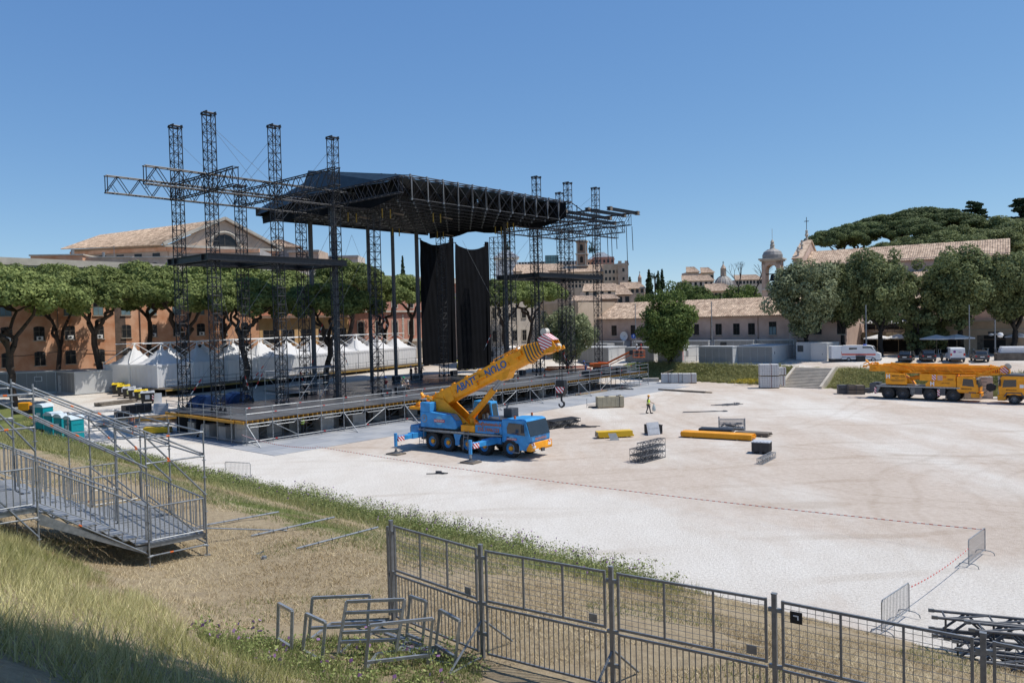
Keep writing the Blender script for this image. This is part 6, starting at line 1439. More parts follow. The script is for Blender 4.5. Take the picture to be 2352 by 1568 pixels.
for i in range(5):
    a, b = V3(FP[i]), V3(FP[i + 1]); a.z -= 2.2; b.z -= 2.2
    g = thing('fence_bay', FL[i], 'fence', a, ang(a, b), 'bays of the foreground fence'); L = math.hypot(b.x - a.x, b.y - a.y); dz = b.z - a.z
    sl = lambda x: dz * x / L
    obj('post', MB().box(-.036, .036, -.036, .036, -.15, 2.24), M_fen, g); obj('post_cap', MB().box(-.042, .042, -.042, .042, 2.241, 2.26), M_galvd, g)
    if i == 0: obj('post', MB().box(-.15, -.09, -.03, .03, .1, 2.1), M_fen, g)
    # lower panel: frame and bars
    x0, x1 = .13, L - .13; m = MB()
    for z in (.12, 1.06): m.beam((x0, 0, z + sl(x0)), (x1, 0, z + sl(x1)), .036, .036)
    for x in (x0, x1): m.beam((x, 0, .10 + sl(x)), (x, 0, 1.08 + sl(x)), .037, .037)
    obj('lower_frame', m, M_fen, g)
    bar = MB().tube((0, 0, .12), (0, 0, 1.06), .011, 6).mesh('bar', M_fen); n = 24
    for k in range(1, n): x = x0 + (x1 - x0) * k / n; inst('bar', bar, g, (x, 0, sl(x)))
    # upper panel: frame, two uprights and welded mesh
    m = MB()
    for z in (1.16, 2.14): m.beam((x0, .0, z + sl(x0)), (x1, .0, z + sl(x1)), .04, .04)
    for x in (x0, x1): m.beam((x, .0, 1.135 + sl(x)), (x, .0, 2.165 + sl(x)), .041, .041)
    obj('upper_frame', m, M_fen, g)
    up = MB().beam((0, 0, 1.18), (0, 0, 2.12), .034, .034).mesh('upright', M_fen)
    for f in (1 / 3, 2 / 3): x = x0 + (x1 - x0) * f; inst('upright', up, g, (x, 0, sl(x)))
    m = MB()
    for k in range(1, 10): z = 1.16 + .98 * k / 10; m.tube((x0, .01, z + sl(x0)), (x1, .01, z + sl(x1)), .0045, 4)
    nv = 21
    for k in range(1, nv): x = x0 + (x1 - x0) * k / nv; m.tube((x, .018, 1.16 + sl(x)), (x, .018, 2.14 + sl(x)), .0045, 4)
    obj('welded_mesh', m, M_fen, g, kind='stuff')
    m = MB()
    for z in (.5, 1.1, 2.0): m.box(-.09, .12, -.03, .03, z - .03, z + .03)
    obj('coupler', m, M_galvd, g)
    if i: obj('stay', MB().tube((0, -.04, .75), (-.1, -.95, .06), .024, 6).tube((0, -.04, .05), (-.1, -.95, .05), .022, 6).tube((0, .04, .75), (.1, .9, .04), .024, 6), M_galvd, g)
    if i == 3:
        tg = obj('black_tag', MB().box(x0 + .12, x0 + .30, -.05, -.03, 1.86, 2.04), M_blk, g); obj('tag_mark', MB().box(x0 + .17, x0 + .25, -.055, -.051, 1.97, 1.99).box(x0 + .23, x0 + .25, -.055, -.051, 1.92, 1.97), M_white, tg)
    else: obj('grey_tag', MB().box(x1 - .3, x1 - .14, -.05, -.03, 1.22, 1.36), M_fen, g)

SA = V3((-10.2, 21.1, 0)); rzs = math.atan2(E1.y, E1.x)
M_sc = mat('scaffold zinc', (.25, .265, .28), .42, .5, .25, 8)
M_plank = mat('zinc deck plank', (.32, .33, .34), .5, .4, .2, 6, stretch=(1, 8, 1))
def stairs():
    g = thing('scaffold_stairs', 'galvanised scaffold access stairs with landings and barred railings on the grass', 'scaffold stairs', SA, rzs)
    XD, XC, XA, XB = -4.2, -2.62, 0.0, 1.58
    def gz(x, y):
        p = SA + E1 * x + E2 * y; return hz(p.x, p.y)
    tops = {XD - 2.6: 10.2, XD: 9.35, XC: 8.7, XA: 7.2, XB: 7.12}
    rows = (0, 3.0, 6.0, 9.0)
    for x, zt in tops.items():
        for k, y in enumerate(rows):
            if x < XD and k == 0: continue
            z0 = gz(x, y); zt_ = zt - (.0 if k < 3 else .3); m = MB().tube((x, y, z0), (x, y, zt_), .0245, 8, cap=True).box(x - .08, x + .08, y - .08, y + .08, z0 - .02, z0 + .02)
            q = z0 + .28
            while q < zt_ - .02: m.tube((x, y, q - .006), (x, y, q + .006), .062, 8, cap=True); q += .5
            obj('standard', m, M_sc, g)
    def led(p, q, red=True):
        m = MB().tube(p, q, .0245, 7, cap=True); p = V3(p); q = V3(q); d = (q - p).normalized()
        m.tube(p, p + d * .1, .034, 6); m.tube(q - d * .1, q, .034, 6)
        if red: m.m = 1; c = p + (q - p) * .35; m.tube(c, c + d * .09, .0265, 7)
        obj('ledger', m, [M_sc, M_orange], g)
    # ledgers across and along, several levels
    for k, y in enumerate(rows):
        for z in (7.0, 6.3): led((XA, y, z), (XB, y, z), k < 2)
        led((XC, y, 8.45), (XD, y, 8.45)); led((XC, y, 7.6), (XD, y, 7.6))
        led((XA, y, gz(XA, y) + .3), (XB, y, gz(XA, y) + .3)); led((XC, y, 5.3), (XD, y, 5.3), False); led((XD, y, 9.2), (XD - 2.6, y, 9.2), False)
    for y0, y1 in zip(rows, rows[1:]):
        for x, zs in ((XB, (7.0, 6.3)), (XA, (7.05, 6.2)), (XC, (8.5, 7.5)), (XD, (9.1,))):
            for z in zs: led((x, y0, z), (x, y1, z), x == XA)
        led((XB, y0, 3.75), (XB, y1, 3.7), False)
    # raking tubes following the flight, at every row
    def dia(p, q, red=True): led(p, q, red)
    for y in rows[:3]:
        dia((XC, y + .05, 8.6), (XB, y + .05, 6.35)); dia((XC, y, 7.9), (XA, y, 6.2)); dia((XC, y + .05, 5.55), (XA, y + .05, gz(XA, y) + .35), y == 0); dia((XA, y, 7.05), (XB, y, 5.2)); dia((XD, y, 9.2), (XC, y, 7.0), False); dia((XA, y + .06, 5.45), (XB, y + .06, gz(XB, y) + .45), False)
        dia((XD, y, 6.9), (XC, y, 4.8), False)
    dia((XB + .02, 1.2, 3.98), (XB + 2.9, .9, gz(XB + 2.9, .9) + .05), False)
    # landings of planks
    def landing(x0, x1, y0, y1, z, n):
        w = (y1 - y0) / n
        pm = MB().box(x0 + .03, x1 - .03, .01, w - .01, -.05, 0)
        for j in range(4): pm.box(x0 + .05, x1 - .05, w * (j + .5) / 4 - .006, w * (j + .5) / 4 + .006, 0, .006)
        me = pm.mesh('plank', M_plank)
        for k in range(n): inst('plank', me, g, (0, y0 + k * w, z))
        obj('landing_frame', MB().box(x0, x1, y0 - .04, y0 - .005, z - .14, z - .02).box(x0, x1, y1 + .005, y1 + .04, z - .14, z - .02), M_sc, g)
    landing(XA + .02, XB - .02, .06, 2.94, 4.08, 9); landing(XA + .02, XB - .02, 3.06, 5.94, 4.08, 9); landing(XD, XC - .02, .06, 2.94, 5.58, 9); landing(XD, XC - .02, 3.06, 5.94, 5.58, 9)
    # flight
    n = 8; rise = (5.58 - 4.08) / n; run = (XA - XC) / n
    for row in (0, 3.0):
        for k in range(n):
            x = XC + run * k; z = 5.58 - rise * (k + 1) + .02
            m = MB().box(x + .01, x + run + .05, row + .08, row + 2.92, z - .04, z)
            for j in range(5): m.box(x + .02, x + run + .04, row + .1 + j * .7, row + .12 + j * .7, z, z + .008)
            m.box(x + .005, x + .02, row + .08, row + .13, z, z + rise)
            obj('step', m, M_plank, g)
        for y in (row + .05, row + 2.93):
            obj('stringer', MB().prism([(XC, y, 5.42), (XC, y, 5.12), (XA - .1, y, 3.8), (XA, y, 3.95), (XA, y, 4.02), (XA - .4, y, 4.02)], (0, .03, 0)), M_sc, g)
    # railings
    def railing(p, q, h=1.0, n=10, low=.08):
        p = V3(p); q = V3(q); u = V3((0, 0, 1)); m = MB(); m.tube(p + u * h, q + u * h, .024, 7); obj('handrail', m, M_sc, g); obj('bottom_rail', MB().tube(p + u * low, q + u * low, .014, 5), M_sc, g)
        for k in range(n + 1):
            c = p + (q - p) * (k / n); obj('baluster', MB().beam(c + u * low, c + u * h, .026 if k % n else .04, .012 if k % n else .04), M_sc, g)
    railing((XA + .06, -.02, 4.08), (XB - .06, -.02, 4.08), n=12)
    for y in (0.0, 2.95, 5.9):
        railing((XC + .06, y, 5.58), (XA - .06, y, 4.12), 1.02, 22)
    railing((XB - .03, .1, 4.08), (XB - .03, 2.9, 4.08), n=10); railing((XB - .03, 3.1, 4.08), (XB - .03, 5.9, 4.08), n=10); railing((XA + .06, 5.98, 4.08), (XB - .06, 5.98, 4.08), n=10)
    railing((XD + .05, -.02, 5.58), (XC - .08, -.02, 5.58), n=10); railing((XD + .05, 5.98, 5.58), (XC - .08, 5.98, 5.58), n=10); railing((XD - 2.5, 3.0, 5.6), (XD - .06, 3.0, 5.6), n=14); railing((XA + .06, 9.0, 4.0), (XB - .06, 9.0, 4.0), n=10); railing((XD, 9.0, 5.4), (XC, 9.0, 5.4), n=10); railing((XC, 9.0, 5.4), (XA, 9.0, 4.0), n=16)
stairs()
def pipe(label, p, q, red):
    p = V3(p); q = V3(q); g = thing('scaffold_pole', label, 'scaffold pole', p, 0); d = q - p; L = d.length; u = d.normalized()
    obj('tube', MB().tube((0, 0, 0), d, .03, 8, cap=True), M_galv, g); m = MB(); k = .25
    while k < L: m.tube(u * (k - .006), u * (k + .006), .05, 8, cap=True); k += .5
    obj('rosette', m, M_galvd, g); obj('red_mark', MB().tube(u * (L * red), u * (L * red + .06), .0262, 8), M_orange, g)
pipe('scaffold pole on the grass nearest the stairs', G(462, 1207, 3.46), G(640, 1175, 3.44), .7)
pipe('middle one of three scaffold poles on the grass', G(577, 1230, 3.46), G(768, 1187, 3.44), .55)
pipe('scaffold pole on the grass nearest the fence', G(681, 1259, 3.46), G(868, 1210, 3.43), .3)
g = thing('base_jack', 'loose scaffold base jack at the end of the thin pole', 'base jack', GT(594, 1272)); obj('plate', MB().lathe([(.01, .02), (.09, .02), (.09, 0)], 12).tube((0, 0, .02), (.14, .05, .07), .02, 6), M_galvd, g)
g = thing('base_jack', 'loose scaffold base jack on bare soil, slightly apart', 'base jack', GT(607, 1283)); obj('plate', MB().lathe([(.01, .1), (.07, .08), (.08, 0)], 10).tube((0, 0, .05), (-.08, -.06, .05), .02, 6), M_galvd, g)

M_fr = mat('bright zinc box tube', (.34, .36, .38), .38, .5, .2, 7)
AF = zm(900, 1950, 1.96)
def frame3(label, corners, rails, feet=()):
    """corners: image points (zoom) with ground heights; each bar is a box tube"""
    g = thing('zinc_frame', label, 'frame', corners[0], 0); o = V3(corners[0])
    for p, q in rails: obj('bar', MB().beam(V3(p) - o, V3(q) - o, .055, .055), M_fr, g)
def up(p, h, lean=(0, 0)): return V3((p.x + lean[0], p.y + lean[1], p.z + h))
def hoop(label, pa, pb, h, lean, extra=(), foot=None):
    a, b = [GT((900 + q[0] / 1.96) / 1.7415, (1950 + q[1] / 1.96) / 1.7415) for q in (pa, pb)]; ta, tb = up(a, h, lean), up(b, h, lean)
    bars = [(a, ta), (b, tb), (ta, tb)]
    for f in extra: bars.append((a + (ta - a) * f, b + (tb - b) * f))
    if foot:
        v = V3(foot)
        for c in (a, b): e = c + v; e.z = hz(e.x, e.y) + .03; bars.append((c + V3((0, 0, .03)), e))
        bars.append((a + v + V3((0, 0, .03)), b + v + V3((0, 0, .03))))
    frame3(label, [a], bars)
hoop('small zinc hoop frame farthest left in the weeds', (412, 1220), (520, 1290), .80, (.03, .05), (.12,))
hoop('wide zinc frame at the back of the tipped group', (655, 1210), (1105, 1190), .92, (.10, .04), (.32,), (.25, .9, 0))
hoop('zinc ladder like frame leaning across the group\'s middle', (878, 1330), (1335, 1310), 1.08, (.20, .10), (.28, .45, .80), (.2, .7, 0))
hoop('wide zinc frame at the front of the tipped group', (1095, 1450), (1590, 1390), .90, (.12, .02), (.22,), (.1, .75, 0))
hoop('narrow zinc hoop at the group\'s left front', (610, 1290), (760, 1370), .76, (.08, .04), (.05,))
hoop('narrow zinc hoop standing right behind the group, near the fence', (1420, 1200), (1545, 1250), .92, (.10, .06), (.15,), (-.5, .35, 0))
hoop('narrow zinc hoop rightmost of the group, beside the fence', (1645, 1300), (1800, 1400), .86, (.12, .06), (.2,), (-.7, .3, 0))
def brickmat(name, col, col2, scale=1.0, patch=None):
    m = mat(name, col, .85, 0, .16, .45 * scale, bump=.15, bscale=14, col2=col2); return m
M_orab = brickmat('orange brick', (.64, .27, .13), (.76, .46, .30)); M_ochre = brickmat('ochre plaster', (.60, .35, .14), (.66, .44, .22)); M_redb = brickmat('red plaster', (.46, .19, .13), (.56, .30, .22)); M_pink = brickmat('pink plaster', (.52, .37, .30), (.60, .45, .37)); M_tan = brickmat('tan plaster', (.48, .35, .26), (.56, .43, .33)); M_buff = brickmat('buff plaster', (.54, .41, .29), (.60, .47, .35)); M_pale = brickmat('pale plaster', (.55, .47, .40), (.62, .55, .48)); M_grey = brickmat('grey plaster', (.30, .28, .27), (.36, .34, .33)); M_brnb = brickmat('brown brick', (.26, .17, .12), (.33, .23, .17)); M_marble = brickmat('white marble', (.66, .65, .65), (.74, .73, .72))
M_tile = mat('terracotta tiles', (.34, .23, .16), .85, 0, .3, 1.1, col2=(.60, .46, .34), island=.3, bump=.3, bscale=8); M_lead = mat('lead dome', (.27, .255, .24), .6, .1, .2, .6)
def tiled_roof(g, P, nm='roof'):
    """P: eave-left, eave-right, ridge-right, ridge-left. Ribs of cover tiles run down the slope."""
    a, b, c, d = [V3(p) for p in P]; n = (b - a).cross(d - a).normalized()
    if n.z < 0: n = -n
    L = max((b - a).length, (c - d).length); k = max(4, min(220, int(L / .42))); m = MB()
    m.add([a - n * .12, b - n * .12, c - n * .12, d - n * .12, a, b, c, d], [(0, 3, 2, 1), (4, 5, 6, 7), (0, 1, 5, 4), (1, 2, 6, 5), (2, 3, 7, 6), (3, 0, 4, 7)])
    o = obj(nm, m, M_tile, g); m = MB()
    rows = max(2, min(16, int((d - a).length / .55)))
    for i in range(k):
        u0, u1 = (i + .1) / k, (i + .62) / k
        for r in range(rows):
            v0, v1 = r / rows, (r + 1) / rows
            f = lambda u, v: (a + (b - a) * u) * (1 - v) + (d + (c - d) * u) * v
            p0, p1, q0, q1 = f(u0, v0), f(u1, v0), f(u0, v1), f(u1, v1); h0, h1 = n * .13, n * .07
            mp, mq = (p0 + p1) / 2 + h0, (q0 + q1) / 2 + h1
            m.add([p0, mp, p1, q0, mq, q1], [(0, 1, 4, 3), (1, 2, 5, 4), (0, 2, 1)])
    obj('tile_courses', m, M_tile, o, kind='stuff'); return o
def arch_pts(w, h, n=6, rise=.18):
    pts = [(-w / 2, 0), (w / 2, 0), (w / 2, h - rise)]
    for k in range(1, n): a = math.pi * k / n; pts.append((w / 2 * math.cos(a), h - rise + rise * math.sin(a)))
    pts.append((-w / 2, h - rise)); return pts
def window(g, x, z, w, h, y=-.0, rise=0.0, frame=M_woodd, sill=True, ac=0, surround=None, half=False):
    """window on a facade whose outside faces local -y at y"""
    pts = arch_pts(w, h, 6, rise) if rise else [(-w / 2, 0), (w / 2, 0), (w / 2, h), (-w / 2, h)]
    o = obj('window', MB().prism([(x + a, y - .02, z + b) for a, b in pts], (0, .03, 0)), M_dark, g)
    m = MB(); t = .07
    m.box(x - w / 2, x - w / 2 + t, y - .05, y - .021, z, z + h - rise); m.box(x + w / 2 - t, x + w / 2, y - .05, y - .021, z, z + h - rise); m.box(x - .03, x + .03, y - .045, y - .021, z, z + h - rise * .1); m.box(x - w / 2 + t, x + w / 2 - t, y - .04, y - .021, z + h * .62, z + h * .62 + .05)
    obj('frame', m, frame, o)
    if half: obj('pane', MB().box(x - w / 2 + t, x + w / 2 - t, y - .035, y - .022, z + .05, z + h * .6), M_pane, o)
    if sill: obj('sill', MB().box(x - w / 2 - .12, x + w / 2 + .12, y - .16, y - .001, z - .12, z - .002), M_stone, o)
    if surround: 
        m = MB(); s = .18; m.box(x - w / 2 - s, x - w / 2, y - .07, y - .002, z, z + h); m.box(x + w / 2, x + w / 2 + s, y - .07, y - .002, z, z + h); m.box(x - w / 2 - s, x + w / 2 + s, y - .07, y - .002, z + h, z + h + s); obj('surround', m, surround, o)
    if ac:
        u = obj('air_unit', MB().box(x - .38, x + .38, y - .42, y - .06, z + .02, z + .58), M_white, o, bevel=.02); obj('fan', MB().lathe([(.2, 0), (.01, 0)], 14, (x - .1, y - .425, z + .3), 'y'), M_dgrey, u)
    return o
M_pane = mat('bluish pane', (.16, .24, .27), .15, 0, .2, 1, spec=.7)
def facade(name, label, a, b, H, depth, wall, zb=2.4):
    a = V3((a[0], a[1], zb)); b = V3((b[0], b[1], zb)); L = (b - a).length; g = thing(name, label, 'building', a, ang(a, b))
    obj('wall', MB().box(0, L, 0, depth, 0, H), wall, g); return g, L
dl = V3((math.cos(rad(51)), math.sin(rad(51)), 0)); P0 = V3((-70.0, 105.0, 2.4)) - dl * 26
def along(u): return P0 + dl * u
g, L = facade('brick_building', 'long orange brick building with rows of arched windows behind the pines', along(0), along(66), 17.8, 18, M_orab)
n_ = 0
for r, z in enumerate((2.9, 6.45, 9.95, 13.4)):
    for k in range(16):
        x = 2.4 + k * 4.05; window(g, x, z, 1.45, 2.0, 0, .22 if r < 2 else 0, sill=True, ac=1 if (r == 1 and k % 7 != 3) or (r == 0 and k == 5) else 0, half=(r == 2))
for k, x in enumerate((8.5, 21, 33.2, 45, 57.5)): obj('downpipe', MB().tube((x, -.12, 1.6), (x, -.12, 17), .07, 6), M_brnb, g)
obj('stain_band', MB().box(41.2, 42.8, -.012, -.002, .2, 17.0), mat('sooty wall stain', (.13, .09, .07), .9, 0, .5, .8), g)
obj('plinth', MB().box(0, L, -.10, -.002, 0, 1.9), M_ochre, g)
obj('cornice', MB().box(0, L, -1.3, -.003, 16.6, 16.9).box(0, L, -.9, -.004, 15.9, 16.6).box(0, L, -1.5, .1, 16.92, 17.9), M_stone, g)
obj('flat_roof', MB().box(0, L, .12, 18, 17.81, 17.86), M_grey, g)
for z in (4.6,): obj('cable', MB().path([(x, -.2, z + .25 * math.sin(x * .4) + (1.0 if x > 40 else 0) * .02 * (x - 40)) for x in range(0, 66, 2)], .035, 4), M_blk, g)
g, L = facade('ochre_building', 'low ochre wing with wide barred windows behind the stage towers', along(66.05), along(86), 9.4, 14, M_ochre)
for k in range(5): window(g, 2 + k * 4, 4.6, 2.6, 2.4, 0, 0)
obj('cornice', MB().box(0, L, -.7, -.003, 3.6, 4.05).box(0, L, -.8, .1, 9.1, 9.6), M_brnb, g); obj('upper_storey', MB().box(0, L, 1.0, 14, 9.41, 17.2), M_redb, g); obj('parapet', MB().box(0, L, .2, 14, 17.2, 17.8), M_stone, g)
g, L = facade('red_building', 'red and stone palace front with arched windows seen between stage columns', along(86.05), along(128), 17.6, 16, M_redb)
for k in range(9):
    x = 3 + k * 4.6; o = window(g, x, 5.2, 1.5, 3.0, 0, .7, surround=M_stone); window(g, x, 11, 1.5, 2.8, 0, .5, surround=M_stone); window(g, x, 1.0, 1.6, 2.2, 0, 0)
    m = MB()
    for q in range(9): m.box(x + 2.0 + (.0 if q % 2 else .08), x + 2.6 - (.0 if q % 2 else .08), -.06, -.002, 4.6 + q * .55, 5.1 + q * .55)
    obj('quoins', m, M_stone, g)
obj('cornice', MB().box(0, L, -.6, -.003, 3.7, 4.3).box(0, L, -.5, -.004, 10.0, 10.4).box(0, L, -1.0, .1, 16.4, 17.5), M_stone, g)
m = MB()
for q in range(7): m.box(0, L, -.05, -.002, .1 + q * .5, .1 + q * .5 + .45)
obj('rusticated_base', m, M_stone, g); obj('flat_roof', MB().box(0, L, .2, 16, 17.61, 17.7), M_grey, g)
def pediment():
    o = V3((-66.6, 150, 2.4)); a = rad(40); g = thing('pediment_hall', 'large hall with tiled gable roof and arched pediment window above the brick building', 'building', o, a)
    inv = lambda *p: Matrix.Rotation(-a, 3, 'Z') @ (V3(p) - o); w, zE, zR = 22.0, 24.1, 29.7; c = w / 2
    obj('wall', MB().box(0, w, 0, 20, 0, zE), M_tan, g); obj('pediment', MB().prism([(0, 0, zE), (w, 0, zE), (c, 0, zR - .3)], (0, .5, 0)), M_tan, g)
    obj('cornice', MB().box(-.8, w + .8, -.7, .0, zE - .5, zE).beam((-1, -.3, zE + .05), (c, -.3, zR + .2), 1.0, .6).beam((w + 1, -.3, zE + .05), (c, -.3, zR + .2), 1.0, .6), M_stone, g)
    obj('cornice_band', MB().box(-.4, w + .4, -.35, -.001, zE - 1.3, zE - .52), M_orab, g)
    window(g, c, zE - 3.6, 5.0, 6.2, 0, 2.4, sill=False); obj('arch_surround', MB().path([(c + 3 * math.cos(math.pi * k / 10), -.1, zE + .2 + 2.8 * math.sin(math.pi * k / 10)) for k in range(11)], .3, 6), M_stone, g)
    for x in (2.8, 6, w - 6, w - 2.8): window(g, x, zE - 4.6, 2.0, 2.8, 0, 0, half=True)
    p, q = inv(-66.7, 150.1, 2.4), inv(-88, 154.5, 2.4); h = V3((0, 0, zE / 2)); obj('flank_wall', MB().beam(p + h, q + h, .6, zE - .1), M_tan, g); n = (q - p).normalized(); e = V3((n.y, -n.x, 0)) * .34
    if e.y > 0: e = -e
    for k in range(5): r = p + (q - p) * ((k + .6) / 5.4) + e + V3((0, 0, zE - 3.1)); obj('flank_window', MB().beam(r - n * .8, r + n * .8, .08, 3.0), M_dark, g)
    obj('flank_cornice', MB().beam(p + e + V3((0, 0, zE - .9)), q + e + V3((0, 0, zE - .9)), .5, .7), M_orab, g)
    tiled_roof(g, [inv(-67.8, 148.8, 26.35), inv(-89.5, 153.2, 26.5), inv(-94.5, 177.6, 32.1), V3((c, -.8, zR))]); tiled_roof(g, [(w + 1.2, -.8, zE - .3), (w + 1.2, 24, zE - .3), (c, 24, zR), (c, -.8, zR)])
pediment()
def side_block():
    a = D(70, 590, 140); 
    g = thing('rooftop_building', 'flat roofed brick annexe left of the pediment hall', 'building', (a.x, a.y, 2.4), rad(6))
    z0 = 17.9; 
    obj('wall', MB().box(0, 9, 0, 12, 0, z0 + 3.6), M_orab, g); obj('wall', MB().box(9.01, 17.5, 1.2, 12, 0, z0 + 3.2), M_tan, g); obj('wall', MB().box(17.51, 25.8, .2, 12, 0, z0 + 3.0), M_tan, g); obj('parapet', MB().box(-.2, 9.2, -.2, 12, z0 + 3.6, z0 + 3.85).box(9.21, 17.4, 1.0, 12, z0 + 3.2, z0 + 3.4).box(17.42, 26, 0, 12, z0 + 3.0, z0 + 3.2), M_stone, g)
    window(g, 10.5, z0 + .4, 1.5, 1.5, 1.2, .5); window(g, 21.6, z0 + .3, 1.5, 1.8, .2, .6); window(g, 2.5, z0 + .3, 1.2, 1.5, 0, .3)
    obj('long_wing', MB().box(25.81, 40, 3.0, 14, 0, z0 + 4.6), M_grey, g); obj('wing_cornice', MB().box(25.81, 40, 2.4, 3.0, z0 + 4.0, z0 + 4.6), M_orab, g)
    for k in range(4): window(g, 28 + k * 3.3, z0 + .3, 1.7, 2.8, 3.0, 0, half=True)
    obj('chimney', MB().tube((6, 3, z0 + 3.6), (6, 3, z0 + 4.9), .3, 8, cap=True).tube((11.5, 3, z0 + 3.2), (11.5, 3, z0 + 4.4), .25, 8, cap=True), M_galvd, g); obj('aerial', MB().tube((13, 4, z0 + 3.2), (13, 4, z0 + 5.8), .05, 5), M_galvd, g)
side_block()
bx = D(200, 588, 136); tag(obj('roof_unit', MB().box(0, 4.6, 0, 3, 0, 1.5).box(.3, 1.4, -.05, 0, .3, 1.2), M_white, loc=(bx.x, bx.y, 20.2), rz=rad(6), bevel=.08), 'white plant box on the flat roof at left', 'roof unit')
tw_ = D(640, 590, 190); g = thing('square_tower', 'plain square tower with low tiled cap right of the pediment hall', 'building', (tw_.x, tw_.y, 2.4), rad(12)); obj('wall', MB().box(-4.4, 4.4, 0, 8.8, 0, 27.2), M_grey, g)
for P in (((-5.4, -1, 27.2), (5.4, -1, 27.2), (.4, 4.4, 29.6), (-.4, 4.4, 29.6)), ((-5.4, 9.8, 27.2), (-5.4, -1, 27.2), (0, 4.0, 29.6), (0, 4.8, 29.6)), ((5.4, -1, 27.2), (5.4, 9.8, 27.2), (0, 4.8, 29.6), (0, 4.0, 29.6))): tiled_roof(g, P)
for i, (x0, x1, yt, dd, mt, lab) in enumerate(((664, 732, 575, 185, M_tan, 'low tan block beside the square tower'), (733, 822, 588, 200, M_pale, 'pale pink block right of the square tower'))):
    a = D(x0, 600, dd); b = D(x1, 600, dd); t_ = D(x0, yt, dd).z; g, L = facade('roof_block', lab + ', seen between columns', (a.x, a.y), (b.x, b.y), t_ - 2.4, 10, mt); window(g, L * .35, t_ - 6.2, 1.6, 2.2); window(g, L * .7, t_ - 6.2, 1.6, 2.2); obj('cornice', MB().box(-.3, L + .3, -.5, -.002, t_ - 3.0, t_ - 2.5), M_stone, g)

a, b = D(1122, 800, 150), D(1238, 800, 158); g, L = facade('corner_house', 'pale pink four window house behind the right hand drape', (a.x, a.y), (b.x, b.y), 13.6, 12, M_pale)
for r in (3.6, 8.2):
    for k in range(4): window(g, 1.6 + k * 2.5, r, 1.1, 2.1, 0, 0, surround=M_stone)
tiled_roof(g, [(-.5, -.6, 13.6), (L + .5, -.6, 13.6), (L + .5, 6, 15.6), (-.5, 6, 15.6)]); obj('shop_awning', MB().prism([(3, -.05, 2.6), (3, -1.4, 2.0), (3, -1.4, 1.95), (3, -.05, 2.5)], (5, 0, 0)), M_tent, g)
a, b = D(1238, 800, 158.5), D(1330, 800, 151); g, L = facade('corner_house', 'ochre house partly hidden by the dark holm oak', (a.x, a.y), (b.x, b.y), 11.0, 12, M_buff)
for r in (3.6, 7.4):
    for k in range(3): window(g, 1.6 + k * 3.2, r, 1.1, 2.0, 0, 0, surround=M_stone)
a = V3((12.6, 160.0, 3.0)); b = V3((53.2, 124.0, 3.0))
g, L = facade('long_pink_house', 'long low pink house with weathered tile roof behind the cabins', (a.x, a.y), (b.x, b.y), 7.0, 12, M_pink, 3.0)
for k, (x, w, h) in enumerate(((3.5, 1.2, 2.0), (10.5, 1.2, 2.0), (15.0, 1.2, 2.0), (19.4, 1.0, 2.0), (24.0, 1.2, 2.0), (28.5, 1.2, 2.0), (33, 1.2, 2.0), (36.4, 1.2, 2.0), (39.2, 1.2, 2.0), (43.0, 1.3, 2.2), (47.4, 1.3, 2.2), (50.6, 1.3, 2.2), (54.4, 1.3, 2.2))): window(g, x, 3.6, w, h, 0, 0, frame=M_blk, sill=True, half=k in (4, 9))
obj('string_course', MB().box(0, L, -.05, -.002, 2.5, 2.58), M_brnb, g); obj('brick_plinth', MB().box(L * .62, L, -.06, -.003, 0, 1.7), M_brnb, g)
for x in (22, 31.5, 40.4): obj('downpipe', MB().tube((x, -.1, 0), (x, -.1, 7), .06, 6), M_brnb, g)
obj('wall_cable', MB().path([(x, -.08, 2.2 + .3 * math.sin(x * .31)) for x in range(0, 56, 2)], .03, 4), M_blk, g)
obj('eave', MB().box(-.3, L + .3, -.55, -.001, 6.75, 7.0), M_brnb, g)
tiled_roof(g, [(-.6, -.8, 6.95), (L + .6, -.8, 6.95), (L + .6, 6.2, 10.2), (-.6, 6.2, 10.2)]); tiled_roof(g, [(L + .6, 13.2, 6.95), (-.6, 13.2, 6.95), (-.6, 6.2, 10.2), (L + .6, 6.2, 10.2)])
for i, (x, z, r) in enumerate(((7.3, 1.9, .75), (13.2, 4.0 - .5, .9))):
    o = obj('satellite_dish', MB().lathe([(.02, .14), (r * .5, .08), (r, -.08)], 16, (x, -.6, z), 'y'), M_white, g); obj('arm', MB().tube((x, -.1, z - .3), (x, -.6, z), .04, 5), M_galvd, o)
a = V3((59.8, 137.0, 3.0)); b = V3((68.6, 129.2, 3.0))
g, L = facade('restaurant_house', 'tan house with upper terrace and thatch canopy behind the trees', (a.x, a.y), (b.x, b.y), 7.6, 12, M_tan, 3.0)
window(g, 1.2, 4.3, 1.3, 2.0, frame=M_blk)
obj('dark_veranda', MB().box(2.6, L - .5, -.03, -.002, 4.0, 6.0), M_hole, g); obj('terrace_floor', MB().box(2.4, L, -3.2, -.03, 3.3, 3.6), M_brnb, g); m = MB()
for k in range(9): m.tube((2.5 + k * 1.05, -3.1, 3.6), (2.5 + k * 1.05, -3.1, 4.6), .03, 5)
m.tube((2.5, -3.1, 4.6), (L, -3.1, 4.6), .03, 5); obj('terrace_rail', m, M_blk, g)
th = MB(); rr = random.Random(2)
for k in range(260):
    x = 2.5 + rr.random() * (L - 2.8); th.tube((x, -3.3, 3.5), (x + rr.uniform(-.15, .15), -3.9 - rr.random() * .3, 2.6 - rr.random() * .4), .05, 4)
